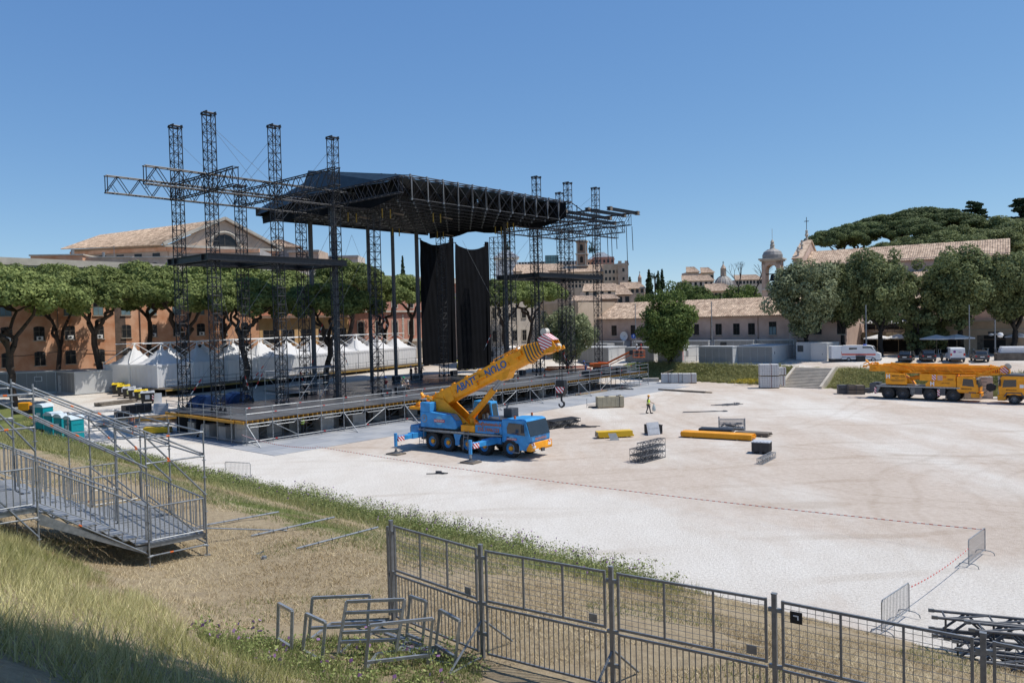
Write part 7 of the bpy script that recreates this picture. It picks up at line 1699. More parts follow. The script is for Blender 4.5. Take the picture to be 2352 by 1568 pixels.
obj('thatch_fringe', th, mat('dry thatch', (.22, .17, .11), .9, 0, .3, 3), g, kind='stuff'); obj('thatch_roof', MB().prism([(2.4, -.05, 3.25), (2.4, -3.3, 3.3), (2.4, -4.0, 2.7), (2.4, -3.9, 2.6), (2.4, -.05, 3.1)], (L - 2.6, 0, 0)), mat('dry thatch', (.22, .17, .11)), g)
obj('dark_ground_floor', MB().box(2.8, L - 1, -.03, -.002, .1, 2.5), M_hole, g); tiled_roof(g, [(-.4, -.6, 7.5), (L + .4, -.6, 7.5), (L + .4, 6, 9.8), (-.4, 6, 9.8)])
st_ = MB()
for k in range(10): st_.box(L - .4 - .0, L + .9, -4.6 + k * .34, -4.26 + k * .34, 0, .3 + k * .32)
obj('outdoor_stairs', st_, M_pale, g)
a = V3((69.6, 128.2, 3.0)); b = V3((91, 109.5, 3.0))
g, L = facade('restaurant_hall', 'long buff single storey restaurant front at right', (a.x, a.y), (b.x, b.y), 5.2, 8, M_buff, 3.0)
for x, w in ((3.0, 2.8), (9.6, 3.0), (16, 2.6), (21.5, 2.6)): 
    o = obj('doorway', MB().box(x - w / 2, x + w / 2, -.04, -.002, .05, 2.9), M_hole, g); [obj('shutter', MB().box(q, q + .9, -.12, -.02, .05, 2.9), M_woodd, o) for q in (x - w / 2 - .9, x + w / 2)]; m = MB(); m.box(x - .05, x + .05, -.07, -.042, .05, 2.9); m.box(x - w / 2, x + w / 2, -.07, -.043, 2.2, 2.28); obj('frame', m, M_brnb, o)
obj('cornice', MB().box(0, L, -.25, -.002, 3.7, 3.86).box(0, L, -.3, .1, 5.05, 5.3), M_stone, g); obj('upper_house', MB().box(1, L, 8.01, 18, 0, 9.2), M_pink, g)
for x in (4, 9, 13, 18): window(g, x, 5.9, 1.2, 1.7, 8.0)
obj('name_board', MB().box(8.7, 10.4, -.14, -.05, 3.1, 3.45), M_blk, g); obj('air_unit', MB().box(2.6, 4.4, 3, 4, 5.3, 6.5), M_white, g, bevel=.04); o = obj('satellite_dish', MB().lathe([(.02, .1), (.4, .06), (.75, -.08)], 14, (4.9, 3.2, 6.3), 'y').lathe([(.02, .1), (.3, .06), (.5, -.08)], 14, (1.6, 2.2, 5.8), 'y').tube((4.9, 3.3, 5.2), (4.9, 3.3, 6.2), .04, 5), M_white, g); obj('water_tank', MB().lathe([(.01, -.9), (.5, -.88), (.55, 0), (.5, .88), (.01, .9)], 14, (12.6, 2.5, 5.95), 'x'), M_white, g)
# parasols
def parasol(label, p, w, h, tilt=0):
    g = thing('parasol', label, 'parasol', p, R.uniform(0, 1), 'white terrace parasols'); m = MB(); n = 4; z = h - .55
    c = [(w / 2 * sx, w / 2 * sy, z) for sx, sy in ((-1, -1), (1, -1), (1, 1), (-1, 1))]
    for k in range(4): a, b = V3(c[k]), V3(c[(k + 1) % 4]); mid_ = (a + b) / 2 - V3((0, 0, .08)); m.add([a, mid_, b, (0, 0, h)], [(0, 1, 3), (1, 2, 3)]); m.quad(a, a - V3((0, 0, .18)), b - V3((0, 0, .18)), b)
    obj('canopy', m, M_tent, g); obj('mast', MB().tube((0, 0, 0), (0, 0, h), .035, 6), M_wood, g); obj('foot', MB().box(-.35, .35, -.35, .35, 0, .08), M_conc, g)
B3 = zm(3300, 1250, 2.955)
for i, (x, y, w, lab) in enumerate(((1320, 455, 3.3, 'left one of two white parasols in front of the restaurant doors'), (1560, 455, 3.3, 'right one of two white parasols behind a tree trunk'), (620, 445, 3.2, 'cream parasol under the thatch, behind the ambulance'), (870, 445, 3.0, 'cream parasol under the thatch, beside the outdoor stairs'), (2290, 470, 2.6, 'closed looking pale parasol at the right edge'))):
    q = on(D((3300 + x / 2.955) / 1.7415, 800, 119 if x > 1000 else 127)); parasol(lab, q, w * 1.05, 3.3)
for i, x in enumerate((600, 880)):
    q = D((3300 + x / 2.955) / 1.7415, (1250 + 105 / 2.955) / 1.7415, 130.5); parasol('%s large white parasol on the upper terrace' % ('left', 'right')[i], V3((q.x, q.y, 6.6)), 3.7, q.z - 6.6 + .4)
for i, (x, y) in enumerate(((2040, 480), (2090, 480), (1900, 470), (1330, 470), (1730, 478))):
    q = on(D((3300 + x / 2.955) / 1.7415, 800, 119)); g = thing('bar_table', '%s small high table on the restaurant terrace' % ORD[i], 'table', q, R.random(), 'terrace tables'); obj('top', MB().box(-.4, .4, -.4, .4, 1.0, 1.05), M_wood, g)
    for sx in (-.3, .3):
        for sy in (-.3, .3): obj('leg', MB().tube((sx * 1.1, sy * 1.1, 0), (sx, sy, 1.0), .025, 5), M_white, g)
# street lamps and poles
def pole(label, x, y0, y1, d, r=.09, globe=False, name='street_pole'):
    p = D(x, y0, d); q = D(x, y1, d); z0 = hz(p.x, p.y); g = thing(name, label, 'pole', (p.x, p.y, z0)); obj('shaft', MB().tube((0, 0, 0), (0, 0, q.z - z0), r, 8, r * .8, True), M_galv if d > 120 else M_galvd, g); obj('collar', MB().tube((0, 0, .0), (0, 0, 1.2), r * 1.25, 8), M_dgrey, g)
    if globe: obj('globe', MB().lathe([(.02, -.38), (.3, -.3), (.42, 0), (.3, .3), (.02, .38)], 14, (.75, 0, q.z - z0 - 2.2)), M_white, g); obj('arm', MB().tube((-.6, 0, q.z - z0 - 2.0), (.75, 0, q.z - z0 - 2.0), .05, 6).lathe([(.02, .3), (.32, .2), (.34, 0), (.02, -.1)], 12, (-.6, 0, q.z - z0 - 2.2)), M_galv, g)
pole('tall silver pole before the long pink house, left of the round tree', 1461, 812, 697, 140); pole('tall silver pole before the long pink house, right of the round tree', 1636, 812, 693, 131); pole('silver lamp post with round globe before the restaurant', 2286, 822, 735, 112, .11, True, 'street_lamp'); pole('dark post beside the rightmost trees', 2227, 824, 700, 112, .09); pole('silver post behind the ambulance', 1990, 820, 700, 118, .12); pole('dark thin post left of the big holm oaks', 1815, 812, 705, 126, .07)
sg = D(1197, 0, 1); p = D(1346 + 110, 818, 138); g = thing('road_sign', 'round blue arrow sign on a post before the pink house', 'sign', (p.x, p.y, 3.0)); z = D(1455, 772, 138).z - 3
obj('post', MB().tube((0, 0, 0), (0, 0, z + .4), .04, 6), M_galvd, g); obj('disc', MB().lathe([(.01, -.03), (.42, -.03), (.42, .0), (.01, .0)], 18, (0, -.05, z), 'y'), mat('blue sign', (.02, .1, .45), .4), g); obj('arrow', MB().box(-.05, .05, -.10, -.085, z - .25, z + .1).prism([(-.2, -.10, z + .05), (.2, -.10, z + .05), (0, -.10, z + .3)], (0, .015, 0)), M_white, g)

def steps():
    a = V3((36.55, 105.3, 0)); b = V3((41.0, 101.6, 0)); L = (b - a).length; g = thing('stone_steps', 'wide flight of stone steps cut into the grass bank', 'steps', a, ang(a, b)); n = 14; 
    for k in range(n): obj('step', MB().box(.35, L - .35, .2 + k * .42, 7.0, k * 2.38 / n, (k + 1) * 2.38 / n), M_stone, g, bevel=.015)
    for x in (0, L - .34): obj('cheek_wall', MB().prism([(x, .0, .0), (x, .0, .3), (x, 6.0, 2.55), (x, 7.2, 2.55), (x, 7.2, 0)], (.34, 0, 0)), M_stone, g)
steps()

def church():
    c = D(1775, 640, 160); g = thing('bell_tower', 'stone bell tower with lead dome and arched belfry openings', 'bell tower', (c.x, c.y, 3.0), rad(-30)); top = D(1775, 594, 160).z - 3; w = 1.85
    obj('shaft', MB().box(-w, w, -w, w, 0, top - 6.6), M_tan, g); obj('string_course', MB().box(-w - .25, w + .25, -w - .25, w + .25, top - 6.6, top - 6.25), M_stone, g); m = MB()
    for sx in (-1, 1):
        for sy in (-1, 1): m.box(sx * w - (.75 if sx > 0 else 0), sx * w + (.75 if sx < 0 else 0), sy * w - (.75 if sy > 0 else 0), sy * w + (.75 if sy < 0 else 0), top - 6.25, top - .3)
    m.box(-w, w, -w, w, top - 1.3, top - .301); obj('belfry_pier', m, M_tan, g); obj('bell', MB().lathe([(.8, top - 4.6), (.55, top - 4.2), (.4, top - 3.4), (.01, top - 3.2)], 12).tube((-1.8, 0, top - 3.2), (1.8, 0, top - 3.2), .12, 6), M_dark, g)
    for k in range(4):
        mm = MB(); c_, s_ = [(1, 0), (0, 1), (-1, 0), (0, -1)][k]
        for j in range(8):
            a0, a1 = math.pi * j / 8, math.pi * (j + 1) / 8; f = lambda a: (1.1 * math.cos(a), top - 2.4 + 1.1 * math.sin(a)); p, q = f(a0), f(a1)
            pts = [(p[0], -w + .01, p[1]), (q[0], -w + .01, q[1]), (q[0], -w + .01, top - 1.28), (p[0], -w + .01, top - 1.28)]; pts = [(c_ * x - s_ * y, s_ * x + c_ * y, z) for x, y, z in pts]; mm.prism(pts, V3((-s_ * .5, c_ * .5, 0)))
        obj('arch', mm, M_tan, g)
    obj('cornice', MB().box(-w - .55, w + .55, -w - .55, w + .55, top - .3, top).box(-w - .3, w + .3, -w - .3, w + .3, top - .6, top - .3), M_stone, g)
    d = MB().lathe([(w * 1.1, top), (w * 1.12, top + .7), (w * .95, top + 1.4), (w * .55, top + 1.9), (.3, top + 2.1), (.25, top + 2.1)], 16); obj('dome', d, M_lead, g); obj('finial', MB().lathe([(.55, top + 2.0), (.4, top + 2.6), (.5, top + 2.7), (.3, top + 3.3), (.42, top + 3.4), (.15, top + 3.9), (.01, top + 4.0)], 10).tube((0, 0, top + 3.9), (0, 0, top + 6.2), .04, 5), M_stone, g)
    # nave
    c = D(1832, 600, 162); g = thing('church_nave', 'pink church gable with stone urns and long tiled nave roof', 'church', (c.x, c.y, 3.0), rad(-33))
    zr = D(1832, 548, 162).z - 3; ze = zr - 5.2
    # gable screen faces local +x ; nave runs along local +x
    L = 37; dp = 18
    obj('facade_screen', MB().prism([(-.9, 0, 0), (-.9, dp, 0), (-.9, dp, ze + 1), (-.9, dp / 2, zr), (-.9, 0, ze + 1)], (1.8, 0, 0)), M_redb if False else M_pink, g)
    obj('gable_cornice', MB().beam((0, -.6, ze + .9), (0, dp / 2, zr + .2), 2.2, .4).beam((0, dp + .6, ze + .9), (0, dp / 2, zr + .2), 2.2, .4), M_tile, g)
    for y in (0.6, 4.2, dp / 2, dp - 4.2, dp - .6):
        zz = ze + 1 + (zr - ze - 1) * (1 - abs(y - dp / 2) / (dp / 2)); s = .85 if y == dp / 2 else .75; o = obj('urn', MB().lathe([(.45 * s, zz), (.35 * s, zz + .8 * s), (.2 * s, zz + 1.2 * s), (.5 * s, zz + 1.7 * s), (.3 * s, zz + 2.2 * s), (.32 * s, zz + 2.9 * s), (.01, zz + 3.1 * s)], 10, (0, y, 0)), M_stone, g)
    obj('cross', MB().tube((0, dp / 2, zr + 2.4), (0, dp / 2, zr + 5.4), .07, 6).tube((0, dp / 2 - .5, zr + 4.5), (0, dp / 2 + .5, zr + 4.5), .08, 6).tube((-.5, dp / 2, zr + 4.5), (.5, dp / 2, zr + 4.5), .08, 6), M_dgrey, g)
    obj('nave_wall', MB().box(1.0, L, 1.5, dp - 1.5, 0, ze - .2), M_pink, g); zn = zr - 2.2; obj('end_gable', MB().prism([(L - .01, 1.5, ze - .2), (L - .01, dp - 1.5, ze - .2), (L - .01, dp / 2, zn - .2)], (.4, 0, 0)), M_brnb, g)
    tiled_roof(g, [(1.0, .9, ze - .6), (L + .6, .9, ze - .6), (L + .6, dp / 2, zn), (1.0, dp / 2, zn)]); tiled_roof(g, [(L + .6, dp - .9, ze - .6), (1.0, dp - .9, ze - .6), (1.0, dp / 2, zn), (L + .6, dp / 2, zn)])
    obj('aisle_wall', MB().box(6, L + 8, -7, 1.4, 0, ze - 5.5), M_pink, g); tiled_roof(g, [(6, -7.6, ze - 5.6), (L + 8, -7.6, ze - 5.6), (L + 8, 1.4, ze - 2.6), (6, 1.4, ze - 2.6)]); 
    obj('gable_house', MB().box(L + 1, L + 16, -3, 8, 0, ze - 2.4).prism([(L + 1, -3, ze - 2.4), (L + 16, -3, ze - 2.4), (L + 8.5, -3, ze + .6)], (0, 11, 0)), M_brnb, g); tiled_roof(g, [(L + .4, -3.6, ze - 2.5), (L + .4, 8.6, ze - 2.5), (L + 8.5, 8.6, ze + .9), (L + 8.5, -3.6, ze + .9)]); window(g, L + 9, ze - 2.2, 1.4, 1.2, -3.0)
church()

M_hill = mat('wooded hill', (.06, .075, .035), .9, 0, .3, .05)
def hill(name, pts, d0, d1, ztop):
    m = MB(); m.prism(pts, (0, 0, 0)) if False else None
def far_block(name, label, x0, x1, ytop, d, depth, mt, rows=(), cols=0, ybase=700, ww=1.2, wh=1.8, rz=0.0, crenel=False, hip=0.0, roofm=None):
    a = D(x0, 660, d); b = D(x1, 660, d); zt = D((x0 + x1) / 2, ytop, d).z; L = (b - a).length; g = thing(name, label, 'building', (a.x, a.y, 3.0), rz)
    obj('wall', MB().box(0, L, 0, depth, 0, zt - 3), mt, g)
    for yy in rows:
        z = D((x0 + x1) / 2, yy, d).z - 3
        for k in range(cols):
            x = L * (k + .5) / cols; o = obj('window', MB().box(x - ww / 2, x + ww / 2, -.06, -.01, z - wh / 2, z + wh / 2), M_dark, g); obj('sill', MB().box(x - ww / 2 - .15, x + ww / 2 + .15, -.2, -.061, z - wh / 2 - .25, z - wh / 2), M_stone, o)
    if crenel:
        m = MB(); n = int(L / 1.6)
        for k in range(n):
            if k % 2 == 0: m.box(L * k / n, L * (k + 1) / n, -.3, .5, zt - 3, zt - 1.8)
        m.box(-.3, L + .3, -.3, 0, zt - 4.4, zt - 3.01); obj('battlement', m, mt, g)
    if hip:
        tiled_roof(g, [(-.6, -.8, zt - 3), (L + .6, -.8, zt - 3), (L - hip * .3, depth / 2, zt - 3 + hip), (hip * .3, depth / 2, zt - 3 + hip)])
    return g, L, zt - 3
dC = 430
far_block('senate_palace', 'long buff palace with rows of small windows on the far hill', 1303, 1403, 624, dC, 30, M_buff, (634, 646, 656), 12, hip=5); far_block('senate_palace', 'shaded grey buff wing left of the far palace', 1180, 1302, 622, dC + 4, 30, M_tan, (634, 648), 10, hip=5); far_block('senate_palace', 'taller buff block with slit windows beside the battlement tower', 1388, 1424, 606, dC - 4, 26, M_buff, (624, 640), 4); far_block('battlement_tower', 'buff corner tower with battlements at the palace\'s right end', 1421, 1444, 604, dC - 8, 24, M_tan, (620, 640), 1, crenel=True)
far_block('terracotta_house', 'small terracotta rooftop houses above the far palace', 1366, 1412, 590, dC + 40, 20, M_redb, (600,), 5); far_block('terracotta_house', 'terracotta rooftop house left of the clock tower\'s right side', 1330, 1366, 596, dC + 42, 20, M_orab, (606,), 4)
# clock tower
def clocktower():
    c = D(1338, 640, dC + 10); f = lambda y: D(1338, y, dC + 10).z - 3; g = thing('clock_tower', 'brown stone clock tower with two tiers of arched openings on the far hill', 'tower', (c.x, c.y, 3.0), rad(-12)); w = 2.95
    for nm, y0, y1, ww in (('lower_tier', 700, 612, w * 1.02), ('middle_tier', 611, 585, w), ('upper_tier', 583, 556, w * .96)): obj(nm, MB().box(-ww, ww, -ww, ww, f(y0) if y0 < 690 else 0, f(y1)), M_brnb, g)
    for y in (612, 585, 556): obj('cornice', MB().box(-w - .5, w + .5, -w - .5, w + .5, f(y), f(y) + .6), M_stone, g)
    for yb in (604, 577):
        for k in range(2):
            pts = arch_pts(1.7, 3.6, 6, .85); z = f(yb)
            m = MB(); m.prism([(a, -w - .06, z + b) for a, b in pts] if k == 0 else [(w + .06, a, z + b) for a, b in pts], (0, .05, 0) if k == 0 else (-.05, 0, 0)); o = obj('opening', m, M_hole, g)
        for s in (-1, 1): obj('pilaster', MB().box(s * w * .8 - .3, s * w * .8 + .3, -w - .25, -w - .01, z - 1.5, z + 4.4), M_stone, g)
    obj('parapet', MB().box(-w * .9, w * .9, -w * .9, w * .9, f(556) + .6, f(552)), M_brnb, g)
clocktower()
# white marble monument: two temples and a colonnade
def temple(label, x0, x1, yt, yb, d):
    a, b = D(x0, 600, d), D(x1, 600, d); L = b.x - a.x; z0, z1 = D(x0, yb, d).z, D(x0, yt, d).z; g = thing('marble_temple', label, 'monument', (a.x, a.y, 3.0), 0); z0 -= 3; z1 -= 3; h = z1 - z0
    obj('block', MB().box(L * .08, L * .92, 0, L * .8, 0, z0 + h * .5), M_marble, g); obj('cornice', MB().box(0, L, -L * .08, L * .9, z0 + h * .5, z0 + h * .56).box(L * .04, L * .96, -L * .04, L * .86, z0 + h * .44, z0 + h * .499), M_marble, g)
    for k in range(6): obj('roof_step', MB().box(L * (.05 + .06 * k), L * (.95 - .06 * k), -L * .03 + L * .06 * k, L * (.85 - .06 * k), z0 + h * (.56 + .072 * k), z0 + h * (.56 + .072 * (k + 1)) - .05), M_marble, g)
    for k in range(3): obj('window', MB().box(L * (.25 + .2 * k), L * (.33 + .2 * k), -.1, -.02, z0 + h * .12, z0 + h * .34), M_mgrey, g)
    return g, L, z1
M_brz = mat('green bronze', (.04, .075, .065), .6, .2, .3, .3)
def quadriga(label, c, s):
    g = thing('bronze_chariot', label, 'statue', c); m = MB()
    for k in (-1.5, -.5, .5, 1.5):
        m.lathe([(.05, -.0), (.5 * s, .1 * s), (.55 * s, 1.4 * s), (.1, 1.7 * s)], 8, (k * s * .8, 0, 2.2 * s), 'y'); m.tube((k * s * .8, 0, 2.4 * s), (k * s * .8, -.8 * s, 3.6 * s), .22 * s, 6); m.tube((k * s * .8, -.8 * s, 3.6 * s), (k * s * .8, -1.3 * s, 3.3 * s), .18 * s, 6)
        for dx in (-.2, .2): m.tube((k * s * .8 + dx, .2, 2.0 * s), (k * s * .8 + dx, .1, 0), .11 * s, 5); m.tube((k * s * .8 + dx, 1.3 * s, 2.0 * s), (k * s * .8 + dx, 1.5 * s, 0), .11 * s, 5)
    obj('horses', m, M_brz, g); m = MB().tube((0, 2.6 * s, 1.5 * s), (0, 2.4 * s, 5.2 * s), .45 * s, 8, .25 * s).lathe([(.02, 0), (.28 * s, .2 * s), (.28 * s, .4 * s), (.02, .6 * s)], 8, (0, 2.4 * s, 5.2 * s)); m.box(-1 * s, 1 * s, 2 * s, 3.4 * s, .8 * s, 2.0 * s); obj('driver', m, M_brz, g)
    m = MB()
    for sx in (-1, 1): m.prism([(sx * .2 * s, 2.6 * s, 4.6 * s), (sx * 1.3 * s, 2.8 * s, 7.0 * s), (sx * .9 * s, 2.8 * s, 5.2 * s)], (0, .2 * s, 0)); m.tube((sx * .3 * s, 2.4 * s, 4.8 * s), (sx * .9 * s, 2.0 * s, 6.2 * s), .12 * s, 5)
    obj('wings_and_arms', m, M_brz, g)
dV = 640
g_, L_, zt_ = temple('white marble temple block with stepped roof, left one', 1133, 1193, 574, 612, dV); c = D(1166, 577, dV); quadriga('green bronze chariot group on the left marble temple', (c.x, c.y + 8, zt_ + 2.6), 1.5)
g_, L_, zt_ = temple('white marble temple block with stepped roof, right one', 1352, 1418 - 6, 578, 618, dV); c = D(1362, 577, dV); quadriga('green bronze winged chariot group on the right marble temple', (c.x, c.y + 8, zt_ + 2.6), 1.7)
far_block('marble_colonnade', 'white marble colonnade linking the two temples', 1185, 1362, 600, dV + 6, 14, M_marble, (605,), 26, ww=1.6, wh=3.2)
c0, c1 = D(1253, 612, 560), D(1282, 586, 560); g = thing('glass_elevator', 'green glass lift block beside the marble monument', 'glass block', (c0.x, 560, 3.0)); w = c1.x - c0.x; M_gl = mat('green glass', (.10, .22, .23), .12, 0, .25, .3, spec=.7); obj('glazing', MB().box(0, w, 0, w, 0, c1.z - 3), M_gl, g); m = MB()
for k in range(6): m.box(w * k / 5 - .12, w * k / 5 + .12, -.15, -.02, 20, c1.z - 3)
for k in range(5): m.box(-.1, w + .1, -.15, -.021, c1.z - 3 - k * 2.2 - .2, c1.z - 3 - k * 2.2)
obj('mullion', m, M_dgrey, g)
# domes and rooftops further right
def dome(label, x, yt, yd, yb, rpx, d):
    c = D(x, yb, d); f = lambda y: D(x, y, d).z; r = rpx * d / FPX; g = thing('church_dome', label, 'dome', (c.x, c.y, 3.0)); b = f(yb) - 3; t = f(yd) - 3; h = t - b
    obj('drum', MB().lathe([(r * .98, 0), (r * .98, b)], 24), M_tan, g); prof = [(r, b)] + [(r * math.cos(a), b + h * math.sin(a)) for a in [math.pi / 2 * k / 8 for k in range(1, 8)]] + [(r * .16, t)]; obj('shell', MB().lathe(prof, 24), M_lead, g); m = MB()
    for k in range(12):
        a = 2 * math.pi * k / 12; pts = [V3((pr * 1.01 * math.cos(a), pr * 1.01 * math.sin(a), z)) for pr, z in prof]; m.path(pts, r * .035, 4)
    obj('rib', m, M_stone, g); top = f(yt) - 3; hl = top - t; m = MB().lathe([(r * .3, t), (r * .3, t + hl * .08), (r * .2, t + hl * .1), (r * .2, t + hl * .45), (r * .3, t + hl * .48), (r * .12, t + hl * .7), (r * .05, t + hl * .8), (.02, t + hl * .82)], 12); obj('lantern', m, M_tan, g); obj('cross', MB().tube((0, 0, t + hl * .8), (0, 0, top), r * .02 + .08, 5).tube((-.6, 0, top - hl * .08), (.6, 0, top - hl * .08), .1, 5), M_dgrey, g)
    m = MB()
    for k in range(8): a = 2 * math.pi * k / 8; m.tube((r * .25 * math.cos(a), r * .25 * math.sin(a), t + hl * .08), (r * .25 * math.cos(a), r * .25 * math.sin(a), t + hl * .46), r * .04, 5)
    obj('column', m, M_stone, g)
dome('small pale church dome with tall lantern between the cypresses', 1470, 623, 652, 672, 15, 480); dome('large grey ribbed church dome with lantern on the skyline', 1662, 600, 633, 664, 23, 420)
for args in ((('rooftop_house', 'buff roof tower with arched loggia on the skyline', 1578, 1606, 625, 400, 12, M_tan, (636,), 1)), (('rooftop_house', 'yellow upper house right of the roof tower on the skyline', 1612, 1640, 626, 402, 14, M_buff, (636, 644), 3)), (('rooftop_house', 'pale terrace house below the skyline roof tower', 1568, 1640, 645, 380, 14, M_pale, (652,), 6)), (('rooftop_house', 'dark red penthouse beside the grey dome', 1640, 1672, 657, 330, 10, M_redb, (661,), 3)), (('rooftop_house', 'buff house with tall windows below the grey dome', 1622, 1676, 668, 310, 14, M_buff, (678, 688), 6)), (('rooftop_house', 'long low house with tiled hip roof left of the bell tower', 1690, 1752, 642, 430, 16, M_pale, (648,), 8)), (('rooftop_house', 'brown brick house with plain wall among the near roofs', 1372, 1418, 686, 215, 12, M_brnb, (), 0)), (('rooftop_house', 'tan house with tiled gable among the near roofs', 1416, 1448, 676, 230, 14, M_tan, (688,), 2)), (('rooftop_house', 'pale low terrace house below the far palace', 1340, 1425, 668, 300, 14, M_pale, (674,), 5)), (('rooftop_house', 'grey gabled house wall behind the right wing tower', 1316, 1372, 690, 205, 12, M_grey, (700,), 2)), (('rooftop_house', 'cream rooftop house left of the cypresses', 1425, 1480, 663, 330, 14, M_tan, (668,), 5)), (('rooftop_house', 'tan house showing under the right wing platform', 1200, 1262, 632, 300, 14, M_tan, (640,), 4))):
    far_block(*args, hip=3.2 if args[7] in (M_tan, M_pale, M_buff) else 1.5)
NR = np.random.RandomState(42)
def leaf_cloud(clumps, nper, size, seed, flat=1.0, long=1.5):
    rs = np.random.RandomState(seed); P = []; T = []; NN = []
    for (cx, cy, cz, rx, ry, rz_) in clumps:
        n = max(8, int(nper * (rx * ry * rz_) ** .55)); u = rs.normal(size=(n, 3)); u /= np.linalg.norm(u, axis=1)[:, None]
        r = .55 + .5 * rs.rand(n) ** .6
        P.append(np.array([cx, cy, cz]) + u * r[:, None] * np.array([rx, ry, rz_])); NN.append(u); T.append(np.clip(rs.normal(.45, .18) + rs.normal(0, .2, n), 0, 1))
    P = np.concatenate(P); U = np.concatenate(NN); T = np.concatenate(T); n = len(P)
    N = U + rs.normal(0, .55, (n, 3)); N[:, 2] += .25; N /= np.linalg.norm(N, axis=1)[:, None]
    A = np.cross(N, rs.normal(size=(n, 3))); A /= np.linalg.norm(A, axis=1)[:, None]; B = np.cross(N, A)
    s = size * (.55 + .9 * rs.rand(n))[:, None]
    a = A * s * long * .5; b = B * s * .5
    return np.stack([P - a * .9 - b * .5, P + a * .1 - b, P + a, P + a * .0 + b], 1), T
def limb(m, p, q, r0, r1, rs, bend=.3, seg=5):
    p = V3(p); q = V3(q); L = (q - p).length; pts = [p]
    for k in range(1, seg): f = k / seg; pts.append(p + (q - p) * f + V3((rs.gauss(0, 1), rs.gauss(0, 1), rs.gauss(0, .5) + .6)) * (L * bend * .12 * math.sin(math.pi * f)))
    pts.append(q); m.path(pts, r0, 7, r1); return pts
def make_pine(seed, H=15.0, Rr=6.5, fork=.42, thick=1.0):
    rs = random.Random(seed); m = MB(); zb = H - 4.6; cl = []
    base = V3((0, 0, -.3)); fk = V3((rs.uniform(-.8, .8), rs.uniform(-.5, .5), H * fork)); limb(m, base, fk, .42 * thick, .34 * thick, rs, .5); tips = []
    nl = rs.choice((3, 4)); a0 = rs.random() * 6
    for k in range(nl):
        a = a0 + 2 * math.pi * k / nl + rs.uniform(-.4, .4); q = V3((math.cos(a) * Rr * .38, math.sin(a) * Rr * .38, zb + rs.uniform(-.6, .5))); limb(m, fk, q, .27 * thick, .15, rs, .7, 6)
        for j in range(4):
            b = a + rs.uniform(-1.0, 1.0); rr = Rr * rs.uniform(.55, .9); e = V3((math.cos(b) * rr, math.sin(b) * rr, zb + rs.uniform(.6, 2.0))); limb(m, q, e, .13, .04, rs, .5); tips.append(e)
    for k in range(105):
        a = rs.random() * 6.283; r = Rr * math.sqrt(rs.random()); f = r / Rr
        edge = 1 + .12 * math.sin(3 * a + seed) + .08 * math.sin(7 * a + seed * 2)
        top = zb + 1.0 + 2.9 * (1 - f ** 2.2); z = top - rs.random() ** 1.6 * (1.9 * (1 - .5 * f)); s = rs.uniform(.75, 1.35)
        cl.append((r * edge * math.cos(a), r * edge * math.sin(a), z, s * 1.15, s * 1.15, s * .72))
    v, t = leaf_cloud(cl, 340, .21, seed, long=2.0)
    return m, v, t
def make_round(seed, H, Rx, Ry, z0, nclump=90, leaf=.34, trunk=.35, nper=230, lobes=.18):
    rs = random.Random(seed); m = MB(); fk = V3((rs.uniform(-.3, .3), rs.uniform(-.3, .3), z0 * .62)); limb(m, (0, 0, -.3), fk, trunk, trunk * .8, rs, .4); cz = (H + z0) / 2; hz_ = (H - z0) / 2
    for k in range(6):
        a = 2 * math.pi * k / 6 + rs.uniform(-.4, .4); q = V3((math.cos(a) * Rx * .45, math.sin(a) * Ry * .45, z0 + (H - z0) * rs.uniform(.2, .5))); limb(m, fk, q, trunk * .5, trunk * .15, rs, .7)
        limb(m, q, q + V3((math.cos(a) * Rx * .3, math.sin(a) * Ry * .3, (H - z0) * .25)), trunk * .15, .03, rs, .5)
    cl = []
    for k in range(nclump):
        u = V3((rs.gauss(0, 1), rs.gauss(0, 1), rs.gauss(0, 1))).normalized(); a = math.atan2(u.y, u.x)
        e = 1 + lobes * math.sin(3 * a + seed) * math.cos(4 * u.z + seed) + rs.uniform(-.12, .12); r = (.45 + .55 * rs.random() ** .45) * e
        s = rs.uniform(.65, 1.25) * (Rx / 4.5) ** .6
        z = cz + u.z * hz_ * r; 
        if u.z < -.3: r *= .8
        cl.append((u.x * Rx * r * .88, u.y * Ry * r * .88, z, s * 1.05, s * 1.05, s))
    v, t = leaf_cloud(cl, nper, leaf, seed, long=1.35); return m, v, t
def make_cypress(seed, H, Rr):
    rs = random.Random(seed); m = MB().tube((0, 0, -.3), (0, 0, H * .9), .25, 6, .04); cl = []
    for k in range(70): f = rs.random(); r = Rr * (math.sin(math.pi * min(1, (f * .93 + .1))) ** .6) * (1 - f * .45); a = rs.random() * 6.283; cl.append((r * .55 * math.cos(a), r * .55 * math.sin(a), .5 + f * (H - .5), r * .55 + .12, r * .55 + .12, 1.0))
    v, t = leaf_cloud(cl, 110, .4, seed, long=1.6); return m, v, t
PROTO = {}
def tree_proto(key, maker, leafm, barkm):
    m, v, t = maker; PROTO[key] = (m.mesh('trunk', barkm, True), npmesh('crown', v, 4, leafm, t))
for k, sd in enumerate((1, 2, 3, 4)): tree_proto('pine%d' % k, make_pine(sd, 15, 6.6, (.36, .45, .3, .5)[k]), M_pine, M_bark)
for k, sd in enumerate((11, 12)): tree_proto('fpine%d' % k, make_pine(sd, 15, 7.2, .5), M_pined, M_barkd)
for k, sd in enumerate((21, 22, 23)): tree_proto('holm%d' % k, make_round(sd, 12.5, 5.2, 4.6, 4.8, 130, .24, .42), M_holm, M_barkd)
for k, sd in enumerate((31, 32)): tree_proto('round%d' % k, make_round(sd, 8.5, 4.4, 4.2, 1.6, 90, .23, .3), M_fresh, M_barkd)
